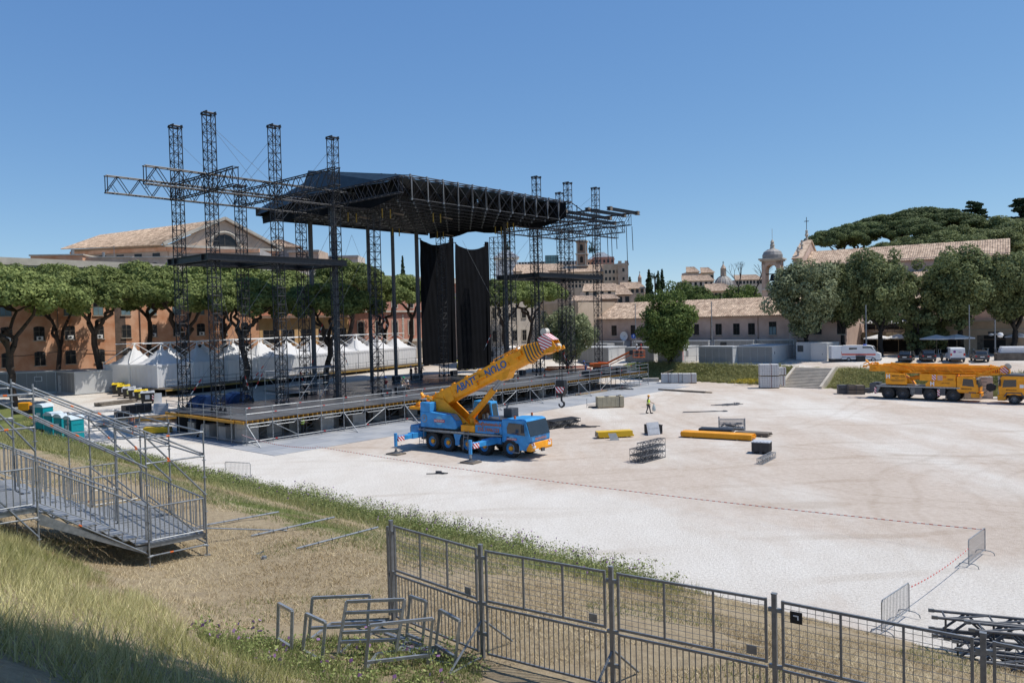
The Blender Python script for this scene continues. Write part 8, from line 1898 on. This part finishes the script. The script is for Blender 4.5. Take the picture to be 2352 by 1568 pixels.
tree_proto('olive', make_round(41, 12.5, 5.0, 4.6, 4.0, 120, .23, .4), M_olive, M_barkd); tree_proto('ivy', make_round(43, 12.5, 2.6, 2.4, .3, 80, .25, .35), M_holm, M_barkd)
tree_proto('cyp', make_cypress(51, 14, 1.5), M_cyp, M_barkd)
def tree(name, key, label, p, h=1.0, w=1.0, rz=None, group=None, cat='tree'):
    tr, cr = PROTO[key]; p = V3(p); g = thing(name, label, cat, (p.x, p.y, p.z if len(p) > 2 and p.z else hz(p.x, p.y)), 0, group); a = R.random() * 6.28 if rz is None else rz
    inst('trunk', tr, g, (0, 0, 0), a, (w, w, h)); inst('crown', cr, g, (0, 0, 0), a, (w, w, h)); return g
def at(x, d, z=None):
    q = D(x, 760, d); return V3((q.x, q.y, hz(q.x, q.y) if z is None else z))
GP = 'umbrella pines lining the street behind the stage'
for i, (x, d, h, w, lab) in enumerate(((28, 82, .98, .95, 'umbrella pine with forked trunk at the left picture edge'), (222, 97, 1.06, 1.0, 'umbrella pine with forked trunk behind the grey cabins'), (-60, 90, 1.1, 1.1, 'umbrella pine whose crown enters at the left picture edge'), (345, 108, 1.16, .92, 'umbrella pine crown behind the left wing\'s outer tower'), (428, 106, 1.03, 1.1, 'dark trunked umbrella pine behind the left wing towers'), (562, 97, .95, .95, 'twisted low umbrella pine in front of the white tents'), (520, 124, 1.3, 1.0, 'umbrella pine crown between the left wing towers'), (640, 126, 1.16, 1.15, 'umbrella pine crown beyond the left wing\'s third tower'), (745, 103, .92, 1.0, 'umbrella pine with slanting trunk behind the tents'), (800, 134, 1.28, 1.0, 'umbrella pine behind the white tents, crown under the roof'), (880, 146, 1.12, 1.1, 'umbrella pine between the thin round columns'), (940, 144, 1.14, 1.0, 'umbrella pine right beside the left drape'), (1165, 138, 1.06, 1.0, 'umbrella pine with forked trunk right of the drapes'), (1215, 146, 1.1, .9, 'bright umbrella pine crown behind the right wing towers'), (130, 108, 1.15, .85, 'umbrella pine crown against the brick wall at left'))):
    tree('umbrella_pine', 'pine%d' % (i % 4), lab, at(x, d), h, w, group=GP)
tree('holm_oak', 'olive', 'grey green round tree behind the right wing towers', at(1300, 126), .92, .98)
tree('round_tree', 'round0', 'dense round green tree alone before the pink house', at(1537, 128), 1.3, 1.2)
tree('holm_oak', 'olive', 'broad grey green holm oak above the double door cabin', at(1850, 122), 1.2, 1.12); tree('holm_oak', 'holm0', 'holm oak with yellowish leaf tips behind the ambulance roof', at(1938, 124), 1.2, .88); tree('holm_oak', 'holm1', 'tall holm oak with fan of bare limbs behind the ambulance', at(2018, 122), 1.27, 1.02); tree('ivy_tree', 'ivy', 'tree trunk wrapped in dark ivy before the outdoor stairs', at(2110, 122), 1.12, 1.15); tree('holm_oak', 'holm2', 'wide holm oak over the white van', at(2208, 120), 1.25, 1.15); tree('holm_oak', 'holm0', 'dark holm oak at the right picture edge', at(2328, 118), 1.25, 1.1); tree('holm_oak', 'ivy', 'slim leafy oak between the parasols and the lamp post', at(2150, 126), 1.12, 1.0)
# greenery behind the pink house
for i, (x, yt, d, w, key, lab) in enumerate(((1600, 668, 205, 1.7, 'round1', 'spreading green tree behind the round tree'), (1560, 662, 215, 1.5, 'round0', 'green tree crown touching the cypresses'), (1640, 690, 190, 1.2, 'round1', 'lower green crown over the pink house roof'), (1700, 672, 190, 1.4, 'round0', 'green tree with bare branches left of the bell tower'), (1735, 668, 200, 1.4, 'round1', 'green tree at the foot of the bell tower'), (1480, 690, 190, .9, 'round0', 'small bushy tree among the near roofs'))):
    q = D(x, yt, d); tree('leafy_tree', key, lab, at(x, d, 3.0), (q.z - 3) / 8.3, w)
for i, (x, yt, d, w, lab) in enumerate(((1493, 626, 330, 1.9, 'tallest dark cypress on the skyline'), (1514, 630, 330, 1.4, 'left one of a pair of slim cypresses'), (1523, 626, 335, 1.5, 'right one of a pair of slim cypresses'), (1449, 642, 400, 2.0, 'small cypress beside the battlement tower'), (929, 598, 330, 1.4, 'lone small cypress above the far wall behind the roof columns'))):
    q = D(x, yt, d); tree('cypress', 'cyp', lab, at(x, d, 3.0), (q.z - 3) / 14, w)
q = D(1512, 640, 345); g = thing('palm_tree', 'thin palm beside the pair of cypresses', 'palm', (q.x, q.y, 3.0)); zt_ = D(1508, 637, 345).z - 3; obj('trunk', MB().tube((-1.5, 0, 0), (-1.5, 0, zt_), .35, 6), M_bark, g); m = MB(); rs_ = random.Random(4)
for k in range(40): a = rs_.random() * 6.28; L = rs_.uniform(2, 3.2); e = rs_.uniform(-.5, .9); m.path([(-1.5, 0, zt_), (-1.5 + math.cos(a) * L * .6, math.sin(a) * L * .6, zt_ + e * 1.6 + .6), (-1.5 + math.cos(a) * L, math.sin(a) * L, zt_ + e * 1.6 - .6)], .16, 4, .05)
obj('crown', m, M_cyp, g)
m = MB(); rs_ = random.Random(6); q = at(1712, 188, 3.0)
def bare(p, d, L, r, k):
    e = p + d * L; m.tube(p, e, r, 5, r * .6)
    if k: [bare(e, (d + V3((rs_.gauss(0, .45), rs_.gauss(0, .45), .15))).normalized(), L * .72, r * .6, k - 1) for _ in range(3 if k > 2 else 2)]
zb_ = D(1712, 690, 188).z - 3
for dx in (-1.8, 1.8, 4.5): bare(V3((dx, 0, 0)), V3((0, 0, 1)), zb_, .25, 0); bare(V3((dx, 0, zb_)), V3((rs_.gauss(0, .2), 0, 1)).normalized(), 3.4, .2, 4)
g = thing('bare_tree', 'leafless grey tree against the sky left of the bell tower', 'tree', q); obj('trunk', m, M_barkd, g)
# Palatine hill with its pines
GH = 'umbrella pines on the hill at right'
def hill_obj():
    n = 40; m = MB(); vs = []; fs = []
    for j in range(9):
        for i in range(n + 1):
            x = 1840 + i * 22; d = 200 + j * 18; q = D(x, 760, d); h = 3 + (22 + 7 * math.sin(i * .3)) * min(1, max(0, (i - 4) / 9)) * (1 - math.exp(-j / 2.2)); vs.append((q.x, q.y, h - (6 if j == 0 else 0)))
    for j in range(8):
        for i in range(n): a = j * (n + 1) + i; fs.append((a, a + 1, a + n + 2, a + n + 1))
    m.add(vs, fs); tag(obj('hill', m, M_hill, smooth=True), kind='structure')
hill_obj()
def hill_tree(name, key, lab, x, yt, d, w, hh, group=None):
    top = D(x, yt, d).z; s = hh; tree(name, key, lab, at(x, d, top - s * {'f': 14.6, 'h': 12.6, 'r': 8.6, 'c': 14}[key[0]]), s, w, group=group)
for i, (x, yt, d, w) in enumerate(((1925, 526, 225, 1.15), (1975, 514, 232, 1.3), (2050, 494, 240, 1.5), (2120, 480, 245, 1.7), (2180, 492, 235, 1.5), (2090, 505, 220, 1.3))): hill_tree('umbrella_pine', 'fpine%d' % (i % 2), '%s umbrella pine on the hill behind the church, from the left' % ORD[i], x, yt, d, w, 1.15, GH)
for i, (x, yt, d, w, hh) in enumerate(((2035, 556, 215, 1.1, .7), (2085, 548, 210, 1.2, .8), (2150, 535, 210, 1.5, .9), (2215, 520, 220, 1.6, 1.1), (2270, 505, 230, 1.7, 1.1), (2330, 515, 215, 1.7, 1.1), (2390, 500, 215, 1.7, 1.1), (2300, 535, 200, 1.5, .9), (2230, 548, 200, 1.4, .8)  )): hill_tree('hill_tree', 'holm%d' % (i % 3), 'dark round evergreen filling the slope below the hill pines, %s from the left' % ORD[i], x, yt, d, w, hh, 'evergreens on the hill slope')
def cedar(lab, x, yt, d, H):
    q = at(x, d, D(x, yt, d).z - H); g = thing('cedar', lab, 'tree', q); rs = random.Random(int(x)); m = MB().tube((0, 0, -3), (0, 0, H), .5, 7, .06); cl = []
    for k in range(15):
        z = H * (.25 + .73 * k / 14); L = 5.2 * (1 - k / 15.5) ** .8 + .5
        for j in range(3): a = rs.random() * 6.28; e = V3((math.cos(a) * L, math.sin(a) * L, z + rs.uniform(-.4, .3))); m.tube((0, 0, z), e, .12, 4, .03); [cl.append((e.x * f, e.y * f, e.z * f + z * (1 - f) + .1, 1.1, 1.1, .3)) for f in (.5, .8, 1.0)]
    v, t = leaf_cloud(cl, 110, .5, int(x)); obj('trunk', m, M_barkd, g); inst('crown', npmesh('crown', v, 4, M_cyp, t), g)
cedar('layered cedar rising above the hill pines', 2240, 464, 250, 15); cedar('layered cedar at the right picture edge on the hill', 2345, 455, 240, 18)
# overhanging pine behind the camera that throws the shade at the lower left
tree('umbrella_pine', 'pine1', 'umbrella pine overhanging the path behind the viewpoint', V3((5.0, 1.7, 4.2)), 1.65, 1.2, 1.0)
def vis(X, Y, z):   # keep what the camera could roughly see, with a margin
    return (Y > 3) & (np.abs(X) < Y * .74 + 4)
def blades(name, pts, hgt, wid, lean, leafm, tint, seed, seg2=False):
    rs = np.random.RandomState(seed); n = len(pts); a = rs.rand(n) * 6.283; w = wid * (.6 + .8 * rs.rand(n)); h = hgt * (.45 + .9 * rs.rand(n)); side = np.stack([np.cos(a), np.sin(a), 0 * a], 1) * w[:, None] / 2
    l = rs.normal(0, lean, (n, 2)) * h[:, None]; tip = pts + np.concatenate([l, h[:, None]], 1)
    v = np.stack([pts - side, pts + side, tip], 1); return inst(name, npmesh(name, v, 3, leafm, tint))
def sample(n, x0, x1, y0, y1, seed, cond):
    rs = np.random.RandomState(seed); X = rs.uniform(x0, x1, n); Y = rs.uniform(y0, y1, n); m = (X - TOE.x) * NB.x + (Y - TOE.y) * NB.y; e = (X - TOE.x) * E2.x + (Y - TOE.y) * E2.y
    k = cond(X, Y, m, e, rs) & vis(X, Y, 0); X, Y = X[k], Y[k]; return np.stack([X, Y, height(X, Y) - .02], 1), rs
def lump(X, Y, s, seed):
    rs = np.random.RandomState(seed); f = 0
    for k in range(5): a = rs.rand() * 6.28; q = s * rs.uniform(.5, 1.8); f = f + np.sin((X * math.cos(a) + Y * math.sin(a)) * q + rs.rand() * 6)
    return f / 3
def grassmat(nm, a, b): return leafmat(nm, a, b, .3)
M_dry = grassmat('dry straw grass', (.36, .27, .15), (.74, .63, .42)); M_grn = grassmat('green grass', (.09, .12, .03), (.30, .32, .11)); M_yg2 = grassmat('yellow green tall grass', (.22, .22, .065), (.70, .64, .34)); M_weed = grassmat('weed leaves', (.13, .17, .05), (.42, .45, .18)); M_mal = grassmat('mauve flowers', (.22, .10, .26), (.42, .26, .46))
# short dry turf over the terrace
p, rs = sample(620000, -26, 22, 8, 44, 1, lambda X, Y, m, e, rs: (m > .2) & (m < 19.6) & (rs.rand(len(X)) < np.clip(22 / Y, .15, 1) ** 1.4) & (lump(X, Y, .9, 5) > -.55) & ~((lump(X, Y, .55, 15) > .75) & (m > 9)))
tag(blades('dry_turf', p, .10, .022, .75, M_dry, np.clip(.45 + .3 * lump(p[:, 0], p[:, 1], 1.2, 6) + .25 * rs.normal(size=len(p)), 0, 1), 2), 'short dry straw coloured turf on the terrace', 'grass', kind='stuff')
# green strips
p, rs = sample(420000, -40, 22, 8, 66, 3, lambda X, Y, m, e, rs: (m > .2) & (rs.rand(len(X)) < np.clip(24 / Y, .15, 1) ** 1.2) & (((np.abs(m - 9.0 - .8 * lump(X, Y, .3, 9)) < 2.3) & (e > 6)) | (lump(X, Y, .8, 8) > .55) | ((m < 6) & (e > 10))) & (m < 17.5))
tag(blades('green_turf', p, .13, .02, .5, M_grn, np.clip(.4 + .3 * rs.normal(size=len(p)), 0, 1), 4), 'short green grass strips on the terrace', 'grass', kind='stuff')
# tall yellow green grass on the near slope
p, rs = sample(260000, -17, 6, 4, 27, 5, lambda X, Y, m, e, rs: (m > 18.1 + .7 * lump(X, Y, .7, 12)) & (m < 33) & (rs.rand(len(X)) < .45 + .45 * (lump(X, Y, 2.2, 23) > 0)) & (lump(X, Y, 1.1, 13) > -.7))
tag(blades('tall_grass', p, .27, .015, .5, M_yg2, np.clip(.5 + .3 * lump(p[:, 0], p[:, 1], .9, 14) + .22 * rs.normal(size=len(p)), 0, 1), 6), 'tall yellow green grass on the near slope', 'grass', kind='stuff')
# grass growing around the tipped zinc frames and at the stair foot
p, rs = sample(160000, -9, 4, 12, 20, 7, lambda X, Y, m, e, rs: (np.hypot((X + 3.2) / 2.6, (Y - 14.6) / 1.7) < 1 + .3 * lump(X, Y, 1.5, 16)) & (rs.rand(len(X)) < .45))
tag(blades('frame_weeds', p, .17, .02, .4, M_weed, np.clip(.5 + .3 * rs.normal(size=len(p)), 0, 1), 8), 'green weeds growing through the tipped zinc frames', 'weeds', kind='stuff')
# weeds along the foot of the bank
def leafy(name, label, pts, hmin, hmax, nl, leaf, lm, seed, flowers=0.0):
    rs = np.random.RandomState(seed); n = len(pts); H = rs.uniform(hmin, hmax, n); base = np.repeat(pts, nl, 0); f = rs.rand(n * nl) ** .8; hh = np.repeat(H, nl) * f; sp = .05 + .16 * np.repeat(H, nl) * (1 - .5 * f)
    c = base + np.stack([rs.normal(0, 1, n * nl) * sp, rs.normal(0, 1, n * nl) * sp, hh], 1); N = rs.normal(size=(n * nl, 3)); N[:, 2] = np.abs(N[:, 2]) + .4; N /= np.linalg.norm(N, axis=1)[:, None]; A = np.cross(N, rs.normal(size=N.shape)); A /= np.linalg.norm(A, axis=1)[:, None]; B = np.cross(N, A); s = (leaf * (.5 + .9 * rs.rand(n * nl)))[:, None]
    t = np.clip(.4 + np.repeat(rs.normal(0, .22, n), nl) + .2 * rs.normal(size=n * nl), 0, 1); v = np.stack([c - A * s, c - B * s * .6, c + A * s, c + B * s * .6], 1); tag(inst(name, npmesh(name, v, 4, lm, t)), label, 'weeds', kind='stuff')
    st = np.stack([pts - [.008, 0, 0], pts + [.008, 0, 0], pts + np.stack([rs.normal(0, .05, n), rs.normal(0, .05, n), H], 1)], 1); tag(inst(name + '_stems', npmesh(name + '_stems', st, 3, lm, np.full(n, .7))), label.replace('leafy', 'thin stalks of'), 'weeds', kind='stuff')
    if flowers:
        k = rs.rand(n * nl) < flowers; k &= f > .55; cc = c[k]; q = len(cc); a = rs.normal(size=(q, 3)); a /= np.linalg.norm(a, axis=1)[:, None]; b = np.cross(a, rs.normal(size=(q, 3))); b /= np.linalg.norm(b, axis=1)[:, None]; s = .032 + .02 * rs.rand(q)[:, None]; fv = np.stack([cc - a * s, cc - b * s, cc + a * s, cc + b * s], 1) + [0, 0, .03]; tag(inst(name + '_flowers', npmesh(name + '_flowers', fv, 4, M_mal, rs.rand(q))), 'small mauve flowers among the ' + label.replace('leafy ', ''), 'flowers', kind='stuff')
p, rs = sample(60000, -40, 14, 18, 66, 9, lambda X, Y, m, e, rs: (m > .3 + .4 * lump(X, Y, .5, 17)) & (m < 5.5 + 1.2 * lump(X, Y, .25, 18)) & (e > 6.0) & (rs.rand(len(X)) < .36) & (lump(X, Y, .9, 19) > -.6))
leafy('bank_weeds', 'leafy weeds along the foot of the near bank', p, .3, .75, 16, .045, M_weed, 10, .02)
p, rs = sample(330000, -40, 14, 18, 66, 31, lambda X, Y, m, e, rs: (m > .1) & (m < 6.2 + lump(X, Y, .3, 18)) & (e > 5.0) & (rs.rand(len(X)) < .5) & (lump(X, Y, .8, 33) > -.8))
tag(blades('bank_tall_grass', p, .42, .02, .35, M_yg2, np.clip(.38 + .3 * lump(p[:, 0], p[:, 1], .6, 34) + .25 * rs.normal(size=len(p)), 0, 1), 35), 'tall green yellow grass along the foot of the near bank', 'grass', kind='stuff')
p, rs = sample(9000, -12, 9, 26, 46, 11, lambda X, Y, m, e, rs: (m > .2) & (m < 2.6) & (e > 6.5) & (rs.rand(len(X)) < .35))
leafy('tall_mallow', 'tall leafy mallow plants at the gravel edge', p, .6, 1.05, 26, .036, M_weed, 12, .05)
p, rs = sample(5000, -9, 2, 11, 19, 13, lambda X, Y, m, e, rs: (np.hypot((X + 3.4) / 2.8, (Y - 14.4) / 1.5) < 1) | (np.hypot((X + 5.6) / .8, (Y - 15.2) / .6) < 1))
leafy('mallow_clump', 'leafy mallow clump around the zinc frames', p[:260], .12, .36, 16, .03, M_weed, 14, .035)
# far bank: high grass and weeds, each side of the steps
rs = np.random.RandomState(15); n = 130000; t = rs.uniform(-75, 9, n); ds = rs.uniform(.0, 5.4, n); s = 71.6 + .125 * (t + 20) + ds; X = C0.x + FX.x * s + SX.x * t; Y = C0.y + FX.y * s + SX.y * t
along_ = (X - 36.55) * .769 + (Y - 105.3) * -.639; k = (X < 90) & (Y > 40) & ~((along_ > -.3) & (along_ < 6.1)); p = np.stack([X, Y, height(X, Y) - .05], 1)[k]; M_far = grassmat('far bank grass', (.19, .21, .075), (.50, .46, .22))
lp = lump(p[:, 0], p[:, 1], .35, 20); tag(blades('bank_grass', p, .55, .05, .35, M_far, np.clip(.45 + .28 * lp + .2 * rs.normal(size=len(p)), 0, 1), 16), 'high rough grass on the far bank below the cabins', 'grass', kind='stuff')
q = p[rs.rand(len(p)) < .05]; leafy('bank_bushes', 'leafy low bushes on the far bank', q, .3, .8, 10, .085, M_far, 17)
for i, (x, y, w) in enumerate(((1735, 846, 1.5), (1500, 846, .8))):
    pass
# yellow broom patch
c = G(1750, 848, 2.4); rs = np.random.RandomState(18); n = 420; cc = np.stack([rs.normal(24.5, 1.6, n), rs.normal(0, .6, n), rs.rand(n) * .5], 1); b0_ = G(1722, 852, 2.0); P_ = np.stack([b0_.x + rs.normal(0, 1.2, n), b0_.y + rs.normal(0, .8, n), 0 * cc[:, 2]], 1); P_[:, 2] = height(P_[:, 0], P_[:, 1]) + .4 + .5 * rs.rand(n); a = rs.normal(size=(n, 3)) * .07; b = rs.normal(size=(n, 3)) * .07
tag(inst('yellow_broom', npmesh('yellow_broom', np.stack([P_ - a, P_ - b, P_ + a, P_ + b], 1), 4, grassmat('yellow flowers', (.38, .30, .03), (.5, .42, .08)), rs.rand(n))), 'patch of yellow flowers on the far bank', 'flowers', kind='stuff')
# grass patch on the left slope by the toilets
p, rs = sample(60000, -46, -24, 44, 74, 21, lambda X, Y, m, e, rs: (m > -.2) & (m < 12)); tag(blades('left_grass', p, .3, .035, .4, M_yg2, np.clip(.35 + .25 * rs.normal(size=len(p)), 0, 1), 22), 'rough grass behind the scaffold stairs', 'grass', kind='stuff')
SKIN = mat('skin', (.42, .25, .17), .6, 0, .06, 4)
def skinmesh(name, verts, edges, radii, mt, parent, root=0):
    me = bpy.data.meshes.new(name); me.from_pydata(verts, edges, []); me.materials.append(mt); o = bpy.data.objects.new(name, me); COL.objects.link(o); o.parent = parent
    md = o.modifiers.new('skin', 'SKIN'); md.use_smooth_shade = True
    for i, v in enumerate(me.skin_vertices[0].data): v.radius = radii[i] if isinstance(radii[i], tuple) else (radii[i], radii[i]); v.use_root = i == root
    sb = o.modifiers.new('subdivision', 'SUBSURF'); sb.levels = 1; sb.render_levels = 1
    return o
def person(label, p, rz, top, legs, helmet=None, vest=None, pose='stand', h=1.75, shorts=False, bag=False, hair=None):
    g = thing('person', label, 'person', p, rz); k = h / 1.75
    bend = {'stand': 0, 'walk': 0, 'lean': .95, 'sit': .1, 'point': .05, 'work': .35}[pose]
    # faces local -y
    hipz = .93 if pose != 'sit' else .62; pel = V3((0, 0, hipz)); tl = .5; sp = V3((0, -math.sin(bend), math.cos(bend)))
    che = pel + sp * .30; nk = pel + sp * .52; hd0 = pel + sp * .60; hd1 = nk + (sp + V3((0, -.15, .2))).normalized() * .28
    st = .13 if pose == 'walk' else .02
    def leg(s):
        hip = pel + V3((s * .09, 0, -.05)); off = st * s
        if pose == 'sit': return [hip, hip + V3((s * .04, -.42, .02)), hip + V3((s * .04, -.45, -.45)), hip + V3((s * .04, -.58, -.52))]
        return [hip, V3((s * .10, -.03 - off * .6, .50)), V3((s * .10, -off * 1.5 + .02, .09)), V3((s * .10, -off * 1.5 - .14, .04))]
    def arm(s):
        sh = nk + V3((s * .19, 0, -.06))
        if pose in ('lean', 'work', 'sit'): return [sh, sh + V3((s * .05, -.12, -.24)), sh + V3((s * -.02, -.34, -.32)), sh + V3((s * -.03, -.42, -.34))]
        if pose == 'point' and s > 0: return [sh, sh + V3((.10, -.2, -.12)), sh + V3((.12, -.45, .02)), sh + V3((.12, -.55, .04))]
        if pose == 'walk' and s > 0 and vest: return [sh, sh + V3((.05, -.14, -.25)), sh + V3((.04, -.42, -.34)), sh + V3((.04, -.50, -.37))]
        sw = .12 * s if pose == 'walk' else 0
        return [sh, sh + V3((s * .06, .02 + sw, -.28)), sh + V3((s * .06, -.08 + sw * 1.6, -.52)), sh + V3((s * .055, -.11 + sw * 1.7, -.61))]
    V = [pel, che, nk, hd0, hd1]; E_ = [(0, 1), (1, 2), (2, 3), (3, 4)]; Rr = [(.145, .10), (.15, .105), (.06, .06), (.065, .07), (.085, .10)]
    hands = []
    for s in (-1, 1):
        L_ = leg(s); i0 = len(V); V += L_; E_ += [(0, i0), (i0, i0 + 1), (i0 + 1, i0 + 2), (i0 + 2, i0 + 3)]; Rr += [.085, .058, .04, .04]
    for s in (-1, 1):
        A_ = arm(s); i0 = len(V); V += A_; E_ += [(2, i0), (i0, i0 + 1), (i0 + 1, i0 + 2), (i0 + 2, i0 + 3)]; Rr += [.055, .042, .032, (.036, .02)]; d = (A_[3] - A_[2]).normalized(); hands.append(A_[3])
        for f in range(4): V.append(A_[3] + d * (.075 + .01 * (f % 3)) + V3(((f - 1.5) * .018, 0, -.012))); E_.append((i0 + 3, len(V) - 1)); Rr.append(.009)
        V.append(A_[3] + V3((-s * .045, -.02, .01)) + d * .02); E_.append((i0 + 3, len(V) - 1)); Rr.append(.010)
    def sc(vs): return [tuple(v * k) for v in vs]
    mk = lambda nm, c: mat(nm, c, .75, 0, .12, 5)
    skinmesh('body', sc(V), E_, [tuple(x * k for x in r) if isinstance(r, tuple) else r * k for r in Rr], SKIN, g)
    # trousers or shorts
    tv = [pel]; te = []; tr_ = [(.155, .115)]
    for s in (-1, 1): L_ = leg(s); i0 = len(tv); q = [L_[0], L_[1]] + ([] if shorts else [L_[2]]); tv += q; te += [(0, i0), (i0, i0 + 1)] + ([] if shorts else [(i0 + 1, i0 + 2)]); tr_ += [.10, .082 if shorts else .07] + ([] if shorts else [.058])
    skinmesh('trousers', sc(tv), te, [tuple(x * k for x in r) if isinstance(r, tuple) else r * k for r in tr_], legs, g)
    # shirt
    tv = [pel + sp * .05, che, nk + V3((0, 0, -.03))]; te = [(0, 1), (1, 2)]; tr_ = [(.155, .115), (.165, .12), (.085, .075)]
    for s in (-1, 1): A_ = arm(s); i0 = len(tv); q = A_[0] + (A_[1] - A_[0]) * .75; tv += [A_[0], q]; te += [(2, i0), (i0, i0 + 1)]; tr_ += [.068, .056]
    skinmesh('shirt', sc(tv), te, [tuple(x * k for x in r) if isinstance(r, tuple) else r * k for r in tr_], top, g, 1)
    if vest:
        tv = [pel + sp * -.06, che, nk + V3((0, 0, -.04))]; skinmesh('vest', sc(tv), [(0, 1), (1, 2)], [(.19 * k, .15 * k), (.205 * k, .155 * k), (.15 * k, .12 * k)], vest, g, 1)
        obj('reflective_band', MB().lathe([(.222 * k, -.03), (.222 * k, .03)], 12, tuple((pel + sp * .16) * k)), M_white, g)
    hc = (hd1 + V3((0, -.01, -.02))) * k
    # face features, ears, hair
    m = MB()
    for s in (-1, 1): m.box(hc.x + s * .035 - .012, hc.x + s * .035 + .012, hc.y - .105, hc.y - .093, hc.z - .012, hc.z + .004)
    m.box(hc.x - .022, hc.x + .022, hc.y - .105, hc.y - .095, hc.z - .075, hc.z - .067); obj('eyes_and_mouth', m, M_dark, g)
    obj('nose', MB().prism([(hc.x, hc.y - .09, hc.z + .0), (hc.x - .014, hc.y - .095, hc.z - .045), (hc.x, hc.y - .125, hc.z - .04), (hc.x + .014, hc.y - .095, hc.z - .045)], (0, .02, 0)), SKIN, g); obj('ears', MB().box(hc.x - .10, hc.x - .082, hc.y - .02, hc.y + .03, hc.z - .04, hc.z + .03).box(hc.x + .082, hc.x + .10, hc.y - .02, hc.y + .03, hc.z - .04, hc.z + .03), SKIN, g)
    obj('hair', MB().lathe([(.095, -.03), (.103, .03), (.085, .08), (.04, .108), (.01, .112)], 12, (hc.x, hc.y + .02, hc.z + .02)), hair or M_dark, g, smooth=True)
    if helmet: obj('helmet', MB().lathe([(.15, .055), (.128, .06), (.128, .10), (.105, .155), (.06, .185), (.01, .195)], 14, (hc.x, hc.y + .005, hc.z - .0)).box(hc.x - .08, hc.x + .08, hc.y - .19, hc.y - .1, hc.z + .055, hc.z + .07), helmet, g, smooth=False)
    for s, L_ in ((-1, leg(-1)), (1, leg(1))): f = L_[3] * k; obj('boot', MB().box(f.x - .05, f.x + .05, f.y - .09, f.y + .2, f.z - .04 * k, f.z + .07), M_blk, g, bevel=.02)
    return g, [h_ * k for h_ in hands]
Cn = lambda n, c: mat(n, c, .75, 0, .1, 5)
c_blk = Cn('black cloth', (.02, .02, .022)); c_dg = Cn('dark grey cloth', (.05, .05, .055)); c_jean = Cn('denim', (.06, .09, .15)); c_wh = Cn('white cloth', (.55, .55, .55)); c_hv = Cn('hi-vis yellow', (.60, .85, .03)); c_red = Cn('dark red cloth', (.22, .03, .035)); c_kh = Cn('khaki cloth', (.30, .26, .17)); c_bl = Cn('blue cloth', (.05, .13, .32)); h_or = Cn('orange helmet', (.75, .33, .01)); h_bl = Cn('blue helmet', (.03, .12, .5)); h_gr = Cn('green helmet', (.01, .35, .15)); h_wh = Cn('white helmet', (.7, .7, .7)); h_rd = Cn('red helmet', (.5, .03, .03))
P = A4(905, 1040); wg, hh = person('worker in yellow vest and orange helmet walking over the gravel with a clear sack', P, rad(55), c_dg, c_dg, h_or, c_hv, 'walk', 1.8)
hp = wg.matrix_basis @ hh[1]
M_bag = mat('clear plastic sack', (.62, .68, .68), .25, 0, .1, 3, trans=.4); b = thing('plastic_sack', 'clear plastic sack hanging from the walking worker\'s hand', 'sack', hp - V3((0, 0, .82)), .4); obj('film', MB().lathe([(.02, 0), (.16, .04), (.2, .25), (.15, .5), (.05, .74), (.03, .82)], 12), M_bag, b, smooth=True)
hp2 = wg.matrix_basis @ hh[0]; tag(obj('litter_stick', MB().tube((0, 0, 0), (-.9, .1, -.1), .012, 5), M_galvd, loc=hp2), 'thin litter stick in the walking worker\'s other hand', 'stick')
person('worker in yellow vest and orange helmet standing under the stage edge', W(6.6, 1.6, 0), rad(150), c_blk, c_dg, h_or, c_hv, 'work', 1.75)
person('bare armed worker in blue helmet and white shorts on the deck', W(22.4, 8.6, ZD), rad(-20), c_red, c_wh, h_bl, None, 'stand', 1.75, True)
person('worker in green helmet and khaki shirt sitting beside a flight case', W(23.0, 6.6, ZD), rad(60), c_kh, c_wh, h_gr, None, 'work', 1.8, True)
person('worker in white helmet seated on the deck next to the green helmet', W(23.9, 6.4, ZD - .15), rad(-90), c_dg, c_blk, h_wh, None, 'sit', 1.75)
person('worker in black bending over on the tent walkway', TW(29.0, -.9, ZTF), rad(-120), c_blk, c_blk, None, None, 'lean', 1.75)
person('worker in white helmet inside the silver scaffold on the deck', W(13.6, 11.4, ZD), rad(10), c_blk, c_blk, h_wh, None, 'stand', 1.75)
for i, (s, t_, top_, hl, lab) in enumerate(((38.6, 22.6, c_blk, h_bl, 'worker in black and blue helmet left of the drapes'), (40.4, 23.6, c_red, None, 'worker in dark red shirt at the drape\'s lower left corner'), (41.8, 24.0, c_blk, h_wh, 'worker in black leaning over cases below the drape'))): person(lab, W(s, t_, ZD), rad(-40 + 50 * i), top_, c_blk, hl, None, 'work' if i == 2 else 'stand', 1.75)
person('worker in blue clothes kneeling on the stage\'s right end', W(57.2, 5.6, ZD), rad(-60), c_bl, c_bl, h_bl, None, 'work', 1.75)
for dx, hl, lab in ((-.3, h_wh, 'left one of two workers in the orange lift basket'), (.35, h_rd, 'right one of two workers in the orange lift basket, red helmet')): person(lab, LIFT + V3((dx, .05, 0)), rad(20 * dx), c_red if dx > 0 else c_wh, c_dg, hl, None, 'stand', 1.75)
person('person in dark top and jeans walking between the grey cabins at left', A0(372, 1310, 2.4), rad(100), c_dg, c_jean, None, None, 'walk', 1.72)
person('worker in terracotta shirt seen through the scaffold stairs at left', on(AL(600, 1040, .3)), rad(20), Cn('terracotta cloth', (.35, .14, .09)), c_jean, None, None, 'stand', 1.75)
